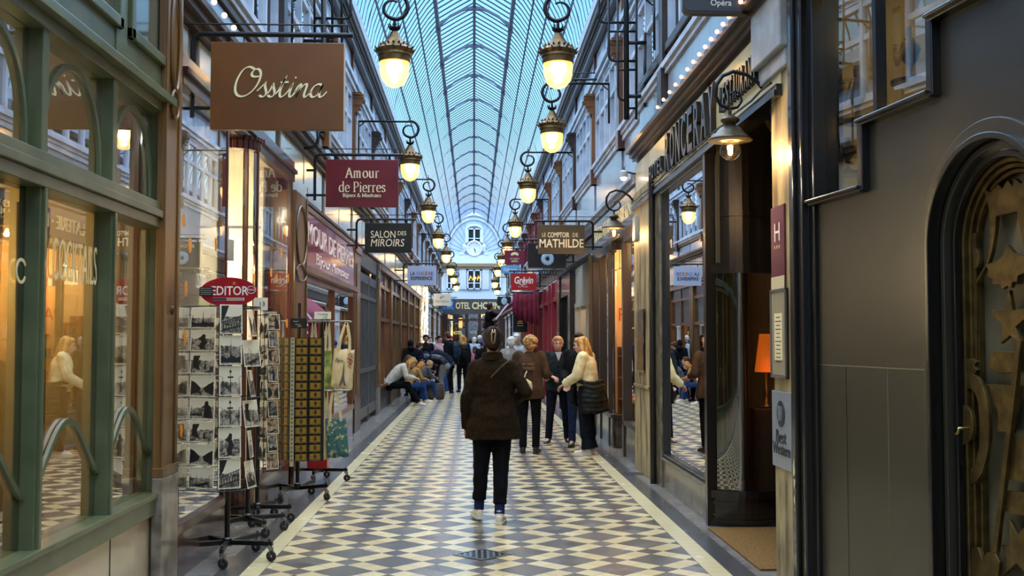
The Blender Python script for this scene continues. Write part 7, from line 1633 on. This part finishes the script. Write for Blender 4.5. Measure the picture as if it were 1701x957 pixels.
    # ---- shoes
    for s in 'LR':
        a, t_ = j['a'+s], j['t'+s]; fd = (t_-a); fd.z = 0 if fd.z > -.1*k else fd.z; fd = fd.normalized(); up = V3((0, 0, 1)); up = (up-fd*up.dot(fd)).normalized(); sd = fd.cross(up); zz = a.z-.085*k
        o = V3((a.x, a.y, zz)); mb = MB()
        mb.loft([(o-fd*.055*k+up*.045*k, sd*.026*k, up*.03*k), (o-fd*.03*k+up*.05*k, sd*.034*k, up*.042*k), (o+fd*.03*k+up*.05*k, sd*.036*k, up*.042*k), (o+fd*.09*k+up*.040*k, sd*.040*k, up*.030*k), (o+fd*.15*k+up*.034*k, sd*.042*k, up*.024*k), (o+fd*.19*k+up*.03*k, sd*.028*k, up*.016*k)], 16); mb.cap(a-up*.01*k, a+up*.02*k, .042*k, .040*k)
        so = blob(mb, 'shoe', sh, body, max(.006, vox*.7), 2)
        mb = MB(); pl = [(-.06, .015), (-.055, .030), (-.02, .036), (.05, .038), (.11, .045), (.16, .043), (.195, .026), (.205, 0)]; pl = pl+[(x, -y) for x, y in reversed(pl[:-1])]
        mb.prism([(x*k, y*k) for x, y in pl], o+up*.002, fd, sd, up*.022*k); mb.build('sole', sole or sh, so, bev=.003)
        if laces:
            mb = MB()
            for q in range(4): c = o+fd*(.045+.022*q)*k+up*(.088-.007*q)*k; mb.tube([c-sd*.022*k, c+up*.004*k, c+sd*.022*k], .0025, 5)
            mb.build('laces', M_white, so)
        if socks: mb = MB(); mb.tube([a-up*.0, a+(j['k'+s]-a).normalized()*.17*k], .044*k, 14); mb.build('sock', socks, body, smooth=True)
    body['_'] = 0; del body['_']
    return body, j, hp, (hr, hd, hu), k
W_sn = mat('white_sneaker', 'cfc8b4', .5); 
# ---- the woman walking away
jk = dict(pel=(.0, 0, .93), nec=(-.005, -.02, 1.425), hed=(.0, .0, 1.565), sL=(-.150, 0, 1.335), sR=(.150, 0, 1.33), eL=(-.225, -.03, 1.08), wL=(-.235, .03, .83), eR=(.285, -.07, 1.12), wR=(.17, .20, 1.02), hL=(-.085, 0, .9), hR=(.085, 0, .9), kL=(-.10, .05, .50), kR=(.07, .0, .49), aL=(-.12, .09, .10), aR=(.055, -.12, .085), tL=(-.155, .26, .05), tR=(.085, .06, .02))
M_cord = cloth('olive_corduroy', '2a1c0b', '1c1206', 60, .5, 260)
W, jw, hpw, fr_, kw = person('woman in an oversized dark olive jacket and black cropped trousers walking away', (.165, 9.36, 0), 0, 1.66, jk, M_cord, cloth('black_trouser', '08080a', '101013'), H_dk, W_sn, M_skin, .007, hem=.21, flare=1.28, bulk=1.0, sleeve=1.12, shoulders=1.0, legend=.80, face=False, hands=(.6, .9), sole=W_sn, folds=.022, laces=True, socks=cloth('navy_sock', '1b2344'), legw=1.08)
mb = MB(); mb.loft([(jw['nec']-UP*.03, V3((.105, 0, 0)), V3((0, .10, 0))), (jw['nec']+UP*.045, V3((.082, 0, 0)), V3((0, .082, 0)))], 20); blob(mb, 'collar', M_cord, W, .008, 2)
mb = MB(); mb.loft([(hpw(0, -.10, .03), V3((.035, 0, 0)), V3((0, 0, .06))), (hpw(0, -.135, .04), V3((.03, 0, 0)), V3((0, 0, .05)))], 14); mb.cap(hpw(0, -.11, -.03), hpw(0, -.115, .10), .035, .03); blob(mb, 'twisted_updo', H_dk, W, .006, 1, .008, .03)
mb = MB()
for s in (-1, 1): mb.tube([hpw(s*.008, -.165, .10), hpw(s*.016, -.178, .06), hpw(s*.012, -.17, .0), hpw(s*.006, -.155, -.02)], .0055, 6)
mb.tube([hpw(-.016, -.176, .075), hpw(.016, -.176, .075)], .006, 6); mb.build('claw_clip', mat('tortoise_clip', 'a8876a', .25, coat=.5), W, smooth='full')
mb = MB(); mb.tube([V3((.165, -.045, 1.40)), V3((.08, -.155, 1.34)), V3((-.02, -.17, 1.24))], .006, 5); mb.build('shoulder_seam', mat('seam_tan', '4a3a20', .8), W)
# ---- group of four talking
M_quilt = cloth('brown_quilt', '4a3524', '3a2a1d', 9, .9, 45)
jq = dict(eR=(.245, -.02, 1.12), wR=(.23, .22, 1.08), eL=(-.225, -.03, 1.10), wL=(-.20, .12, .98), aL=(-.09, -.02, .085), aR=(.09, -.02, .085), hed=(.01, .02, 1.535), nec=(0, 0, 1.405))
G1_, jg, hg, _, kg = person('woman with curly blond hair in a brown quilted jacket seen from behind', (.77, 15.0, 0), R(-8), 1.63, jq, M_quilt, cloth('black_trouser', '08080a', '101013'), H_curl, mat('shoe_brown_black', '1a1512', .5), M_skinL, .008, hem=.16, flare=1.12, bulk=1.15, curly=1, face=False, hands=(.6, .5), folds=.012)
mb = MB(); 
for wd, z_ in (('BORN AND', 1.235), ('RAISED', 1.175)):
    pass
Mq = mat('tan_embroidery', '8a6a46', .8)
text('W AND', .17, .035, (0, -.158, 1.262*kg), U, V, Mq, G1_, 'embroidered_lettering', .006); text('TERED', .17, .04, (0, -.158, 1.205*kg), U, V, Mq, G1_, 'embroidered_lettering', .006)
t = thing('shoulder_bag', 'small cream crescent bag worn by the woman in the quilted jacket', 'bag', (.735, 14.74, .93)); mb = MB(); mb.tube([(-.06, 0, .09), (-.02, -.01, .075), (.02, -.015, .04), (.04, -.015, -.01), (.045, -.01, -.07)], [.012, .024, .034, .026, .012], 10); mb.build('pouch', mat('cream_leather', 'c2ae86', .5), t, smooth='full'); mb = MB(); mb.tube([(-.05, 0, .10), (-.03, .03, .17), (-.01, .06, .2)], .008, 6); mb.build('strap', mat('cream_leather', 'c2ae86', .5), t)
jg2 = dict(eL=(-.24, .02, 1.10), wL=(-.15, .22, 1.17), eR=(.23, .02, 1.10), wR=(.10, .22, 1.05), hed=(0, .03, 1.55), aL=(-.15, -.02, .085), aR=(.15, 0, .085), kL=(-.12, .02, .49), kR=(.12, .02, .49), tL=(-.19, .14, .03), tR=(.2, .14, .03))
G2_, jg, hg, _, kg = person('smiling woman with short blond hair and glasses raising an open hand', (1.26, 16.25, 0), R(180), 1.62, jg2, cloth('charcoal_fleece', '1c2122', '272d2d', 18), cloth('navy_trouser', '0d1018', '141824'), H_short, mat('shoe_dark', '18181a', .5), M_skinL, .008, hem=.10, flare=1.05, bulk=1.1, hands=(.05, .6), palm={'L': (0, 1, 0), 'R': (0, 0, -1)}, hand_d={'L': (.05, .05, 1)}, sole=W_sn, laces=True)
mb = MB()
for s in (-1, 1): mb.tube([hg(s*.031+.023*math.cos(a), .102, .010+.017*math.sin(a)) for a in [2*PI*q/14 for q in range(14)]], .0024, 5, closed=True); mb.tube([hg(s*.054, .10, .012), hg(s*.078, .0, .01)], .0022, 5)
mb.tube([hg(-.008, .105, .012), hg(.008, .105, .012)], .0022, 5); mb.build('glasses', mat('dark_spectacle_frame', '1a1416', .3), G2_, smooth='full')
mb = MB(); mb.prism([(-.05, 0), (.05, 0), (.0, -.14)], (0, .142, 1.38), (1, 0, 0), (0, 0, 1), (0, .01, 0)); mb.build('white_tee', mat('white_tee', 'b7b4a8', .8), G2_)
jg3 = dict(nec=(0, .05, 1.40), che=(0, .03, 1.26), hed=(0, .10, 1.525), sL=(-.165, .03, 1.36), sR=(.165, .03, 1.36), eL=(-.22, .10, 1.10), wL=(-.16, .30, .98), eR=(.22, .10, 1.10), wR=(.18, .28, .96))
M_sw = cloth('cream_sweater', 'd8cb9c', 'c4b688', 10, .4, 160)
M_puf = cloth('black_green_puffer', '14150f', '1d1e16', 8, .3, 60, rough=.5)
G3_, jg, hg, _, kg = person('woman with long wavy blond hair, cream sweater and puffer jacket tied at her waist', (1.56, 14.8, 0), R(68), 1.63, jg3, M_sw, cloth('black_denim', '0d0f13', '15181f'), H_bl, W_sn, M_skinL, .008, hem=.04, flare=1.0, bulk=1.3, hairlen=.26, legw=1.32, hands=(.4, .4), sole=W_sn, face=True, headdir=(-.1, 1, -.12))
mb = MB(); c0 = jg['pel']
for q in range(7):
    z = c0.z+.08-.062*q; w_ = .20+.012*q-.02*(q > 4); mb.tube([(c0.x+w_*math.cos(a), c0.y-.03+(.165+.01*q)*math.sin(a), z+.012*math.sin(3*a)) for a in [PI*.93+PI*1.14*i/16 for i in range(17)]], .040 if q else .03, 8)
for s in (-1, 1): mb.tube([(s*.20, .02, c0.z+.09), (s*.09, .17, c0.z+.10), (0, .20, c0.z+.08)], .03, 8)
mb.tube([(.02, .2, c0.z+.08), (.06, .215, c0.z-.10), (.09, .20, c0.z-.26)], [.035, .04, .035], 8); mb.tube([(-.02, .2, c0.z+.08), (-.05, .21, c0.z-.08), (-.07, .20, c0.z-.22)], [.035, .04, .035], 8)
blob(mb, 'tied_puffer_jacket', M_puf, G3_, .012, 7, .03, .09)
mb = MB(); mb.tube([(.19, -.10, c0.z-.05), (.215, -.05, c0.z-.13)], .007, 5); mb.tube([(.17, -.14, c0.z-.22), (.22, -.04, c0.z-.29)], .007, 5); mb.build('zip', M_steel, G3_)
person('person in blue jeans and dark coat standing behind the cream sweater woman', (1.53, 15.8, 0), R(170), 1.66, dict(wL=(-.18, .2, 1.0), wR=(.18, .2, 1.0)), cloth('black_coat', '0d0e10', '16171a'), cloth('dark_blue_denim', '17203a', '202c4c', 20), H_dk, mat('shoe_black', '0f0f10', .5), M_skinL, .010)
person('white haired person facing away beside the quilted jacket woman', (.72, 20.8, 0), R(10), 1.62, None, cloth('light_grey_coat', '8f8a84', '7c7872'), None, H_gr, None, M_skinL, .013, face=False)
person('older person in a pale hooded jacket facing the camera behind the walkers', (.93, 23.5, 0), R(175), 1.68, None, cloth('white_hoodie', 'b9bcbe', 'a5a9ac'), None, H_gr, None, M_skinL, .013, hood=cloth('white_hoodie', 'b9bcbe'))
# ---- far left cluster
def sit(lean=.25, arms='lap', kn=.42): return dict(pel=(0, 0, .53), wai=(0, .05+lean*.1, .68), che=(0, .10+lean*.5, .85), nec=(0, .14+lean*.9, .98-lean*.1), hed=(0, .22+lean*1.15, 1.08-lean*.2), sL=(-.165, .12+lean*.8, .95-lean*.1), sR=(.165, .12+lean*.8, .95-lean*.1), eL=(-.22, .22+lean*.7, .70), eR=(.22, .22+lean*.7, .70), wL=(-.10, .46+lean*.5, .66), wR=(.10, .46+lean*.5, .66), hL=(-.085, .03, .50), hR=(.085, .03, .50), kL=(-.11, .43, .50), kR=(.11, .43, .50), aL=(-.12, kn, .085), aR=(.10, kn+.08, .085), tL=(-.13, kn+.18, .03), tR=(.11, kn+.26, .03))
def bend(dn=.5, reach=.55): return dict(pel=(0, -.08, .90), wai=(0, .02, 1.02), che=(0, .22, 1.10-dn*.10), nec=(0, .40, 1.10-dn*.22), hed=(0, .52, 1.05-dn*.28), sL=(-.16, .36, 1.08-dn*.2), sR=(.16, .36, 1.08-dn*.2), eL=(-.17, .40, .80), eR=(.17, .42, .80), wL=(-.08, .44, reach), wR=(.08, .46, reach), hL=(-.085, -.08, .88), hR=(.085, -.08, .88), kL=(-.1, -.0, .48), kR=(.1, .02, .48), aL=(-.12, -.06, .085), aR=(.12, -.04, .085))
FV = .012
def at_px(px, Y): return (px-787)*Y/1800
B_ = R(-90)
a, j1, h1, f1, k1_ = person('seated woman in a white jumper with long blond hair looking at a phone', (-1.99, 25.9, 0), R(-92), 1.66, sit(.28, kn=.62), cloth('white_jumper', 'bdb9ac', 'a9a598'), cloth('black_trouser', '08080a'), H_bl, W_sn, M_skinL, .010, hem=.03, hairlen=.30, headdir=(0, .75, -.65), sole=W_sn, bulk=1.15, legw=1.15)
pl = atY(689, 637, 25.9); tag(MB().box(-.04, .04, -.035, .035, -.006, .006).build('mobile_phone', M_black, None, bev=.002, loc=pl+V3((.01, 0, .02)), rot=(0, -.4, 0)), 'dark mobile phone held by the seated woman in white', 'phone')
person('seated woman with long brown hair in a brown coat leaning by the window', (-1.97, 27.6, 0), R(-95), 1.66, sit(.10), cloth('dark_brown_coat', '2a1c14', '3a281c'), cloth('black_trouser', '08080a'), H_br, None, M_skinL, FV, hairlen=.22, headdir=(0, 1, -.3))
person('seated girl with hair tied back and a dark top further along the ledge', (-1.95, 28.9, 0), R(-80), 1.58, sit(.12), cloth('black_coat', '0d0e10'), cloth('blue_jeans', '223a66', '2c4878', 20), H_br, W_sn, M_skinL, FV, sole=W_sn)
person('crouching girl with ginger blond hair in a tan jumper and blue jeans', (-1.62, 27.1, 0), R(-70), 1.45, sit(.15), cloth('tan_jumper', 'a07a48', '8a683c'), cloth('blue_jeans', '223a66', '2c4878', 20), H_gi, W_sn, M_skinL, FV, hairlen=.28, headdir=(0, .85, -.5), sole=W_sn)
person('girl in a patterned grey scarf and jeans sitting low beside the ginger haired girl', (-1.42, 28.4, 0), R(-60), 1.45, sit(.12), cloth('grey_pattern', '6a6a6e', '2c2c30', 40), cloth('blue_jeans', '223a66', '2c4878', 20), H_short, W_sn, M_skinL, FV, sole=W_sn, headdir=(0, .9, -.4))
person('person in a shiny black puffer bending over the seated girls', (-1.55, 30.2, 0), R(-75), 1.64, bend(.3, .75), cloth('shiny_black_puffer', '0f1218', '1c222c', 8, .3, 50, rough=.35), cloth('blue_jeans', '223a66'), H_br, None, M_skinL, FV, bulk=1.2, hem=.05, headdir=(0, .6, -.8))
person('woman in a black leather jacket and light grey trousers bending to a bag', (-.88, 29.4, 0), R(82), 1.66, bend(.5, .50), cloth('black_leather', '101012', '1a1b1f', 8, .2, 30, rough=.35), cloth('light_grey_trouser', '6e6a64', '7f7b74'), H_dk, W_sn, M_skinL, .010, hem=.03, hairlen=.26, headdir=(0, .5, -.85), sole=W_sn, legw=1.15)
person('person in a navy coat and jeans stooping with the hood down', (-.82, 31.3, 0), R(85), 1.74, bend(.0, .70), cloth('navy_coat', '10141f', '181e2c'), cloth('blue_jeans', '223a66', '2c4878', 20), None, W_sn, M_skin, FV, hood=cloth('navy_coat', '10141f'), bulk=1.2, hem=.08, headdir=(0, .7, -.7), sole=W_sn)
person('person in a black hooded coat standing with back to the window posts', (-1.78, 30.6, 0), R(20), 1.55, None, cloth('black_coat', '0d0e10'), None, None, None, M_skin, FV, hood=cloth('black_coat', '0d0e10'), face=False, bulk=1.25)
person('woman with dark hair tied up in a navy jacket beside the black hooded coat', (-1.50, 29.9, 0), R(-70), 1.50, None, cloth('navy_coat', '10141f'), cloth('blue_jeans', '223a66'), H_br, None, M_skinL, FV, headdir=(0, .9, -.35))
person('dark haired bearded man in a dark coat facing the camera among the group', (-1.42, 32.2, 0), R(190), 1.72, None, cloth('black_coat', '0d0e10'), None, H_bk, None, M_skin, FV)
P12, j12, _, _, k12 = person('tall man in a black coat looking down with a blue grey backpack', (-.72, 31.9, 0), R(60), 1.80, dict(hed=(0, .07, 1.55)), cloth('black_coat', '0d0e10', '15161a'), None, H_br, None, M_skinL, .010, hem=.15, headdir=(0, .9, -.35), legw=1.05)
def backpack(label, parent_loc, rz, m, z=1.22, s=1.):
    t = thing('backpack', label, 'bag', (parent_loc[0], parent_loc[1], z)); t.rotation_euler = (0, 0, rz); mb = MB(); mb.loft([((0, -.24, -.22*s), (.13*s, 0, 0), (0, .08, 0)), ((0, -.25, -.05*s), (.155*s, 0, 0), (0, .10, 0)), ((0, -.24, .12*s), (.14*s, 0, 0), (0, .09, 0)), ((0, -.22, .22*s), (.08*s, 0, 0), (0, .05, 0))], 18); blob(mb, 'pack', m, t, .012, 2)
    mb = MB(); mb.box(-.09*s, .09*s, -.37, -.31, -.16*s, .02*s); mb.build('front_pocket', m, t, bev=.02)
    for q in (-1, 1): mb = MB(); mb.tube([(q*.08, -.17, .2*s), (q*.12, .0, .22), (q*.13, .13, .1), (q*.14, .0, -.16), (q*.1, -.16, -.2*s)], .014, 6); mb.build('strap', m, t)
backpack('blue grey backpack on the tall man in the black coat', (-.72, 31.9), R(60), cloth('slate_nylon', '1b2838', '25364a', rough=.6), 1.27)
person('woman with blond hair and dark clothes standing beside the tall man', (-.34, 32.6, 0), R(15), 1.70, None, cloth('dark_grey_coat', '17181c', '202227'), None, H_bl, None, M_skinL, FV, face=False, hairlen=.18)
backpack('dark backpack worn by the blond woman near the tall man', (-.34, 32.6), R(15), cloth('black_nylon', '101114', rough=.6), 1.2)
person('person in a pink scarf and pale coat further back in the group', (-1.08, 34.5, 0), R(200), 1.70, None, cloth('pale_pink_coat', 'b08a90', 'c0a0a4'), None, H_dk, None, M_skinL, FV)
person('person with white hair and pale blue top deep in the passage', (.02, 41, 0), R(5), 1.66, None, cloth('pale_blue_top', 'a4b8cc'), None, H_gr, None, M_skinL, .014, face=False)
person('person in a white knitted beanie deep in the passage', (.24, 43, 0), R(5), 1.72, None, cloth('navy_coat', '10141f'), None, None, None, M_skinL, .014, face=False, hat=cloth('white_knit', 'd0d2d4', 'b8babc', 30))
person('child in a pink coat with brown hair holding still in the middle distance', (.04, 36, 0), R(10), 1.35, None, cloth('pink_coat', 'a8647c', 'b8788c'), None, H_br, None, M_skinL, .013, face=False, hairlen=.12)
person('person in a purple blue beanie partly behind the walking woman', (.27, 34.2, 0), R(5), 1.52, None, cloth('black_coat', '0d0e10'), None, None, None, M_skinL, .013, face=False, hat=cloth('indigo_knit', '2e3468', '3a4078', 30))
person('person in a red hat standing by the hotel doors', (-1.15, 56, 0), R(170), 1.74, None, cloth('grey_coat', '4a4a4e'), None, None, None, M_skinL, .014, hat=cloth('red_knit', '8c1c1c', 'a02a24', 30))
for q, (lb, px, Y, c1, hh) in enumerate((('person in a white jacket in the distant crowd beside the string lights', 716, 47, 'b8bcc2', H_br), ('person in a grey coat in the distant crowd left of the hotel door', 726, 52, '6a6e74', H_dk), ('person in a blue jacket in the distant crowd under the hotel sign', 763, 50, '2c3c5a', H_bk), ('person in a cream coat in the distant crowd close to the hotel door', 772, 58, 'a89c84', H_short))):
    person(lb, (at_px(px, Y), Y, 0), R(170+q*30), 1.7, None, cloth('c_'+c1, c1), None, hh, None, M_skinL, .016)
# man on the ladder at the awning
LX, LY = .50, 34.6
person('man in a black T-shirt on a ladder reaching up to the crimson awning', (LX, LY, 1.0), R(-70), 1.74, dict(eL=(-.22, .15, 1.25), wL=(-.15, .38, 1.25), eR=(.22, .15, 1.3), wR=(.14, .38, 1.35), hed=(0, .03, 1.56)), cloth('black_tee', '0b0b0c'), None, H_dk, None, M_skin, .011, hem=.06, sleeve=.9, collar=False, headdir=(.0, .9, .3))
t = thing('stepladder', 'aluminium stepladder under the man at the crimson awning', 'ladder', (LX, LY, 0)); t.rotation_euler = (0, 0, R(-70))
mb = MB()
for s in (-1, 1): mb.bar((s*.24, -.28, 0), (s*.17, .10, 1.5), .03, .06)
mb.build('front_rail', M_steel, t); mb = MB()
for s in (-1, 1): mb.bar((s*.24, .55, 0), (s*.17, .12, 1.5), .03, .04)
mb.build('rear_rail', M_steel, t)
for q in range(4): z = .25*(q+1); MB().box(-.22+.01*q, .22-.01*q, -.28+.0635*(q+1)-.05, -.28+.0635*(q+1)+.09, z-.03, z).build('step', M_steel, t)
# bags on the floor
def floorbag(label, x, y, w, h, m):
    t = thing('handbag', label, 'bag', (x, y, 0)); mb = MB(); mb.loft([((0, 0, .0), (w*.45, 0, 0), (0, .08, 0)), ((0, 0, h*.15), (w*.5, 0, 0), (0, .10, 0)), ((0, 0, h*.7), (w*.46, 0, 0), (0, .07, 0)), ((0, 0, h), (w*.4, 0, 0), (0, .03, 0))], 16); blob(mb, 'pouch', m, t, .012, 2, .01, .06)
    mb = MB(); mb.tube([(-w*.25, 0, h*.95), (-w*.2, 0, h*1.35), (w*.2, 0, h*1.35), (w*.25, 0, h*.95)], .012, 6); mb.build('handle', m, t, smooth='full')
floorbag('brown slouchy bag on the floor under the leather jacket woman', at_px(722, 28.6), 28.6, .55, .42, mat('brown_leather', '2e2318', .5, col2='45362a', nscale=12)); floorbag('small dark red bag on the floor by the seated girls', at_px(703, 27.6), 27.4, .28, .30, mat('oxblood_leather', '3c0f12', .5))
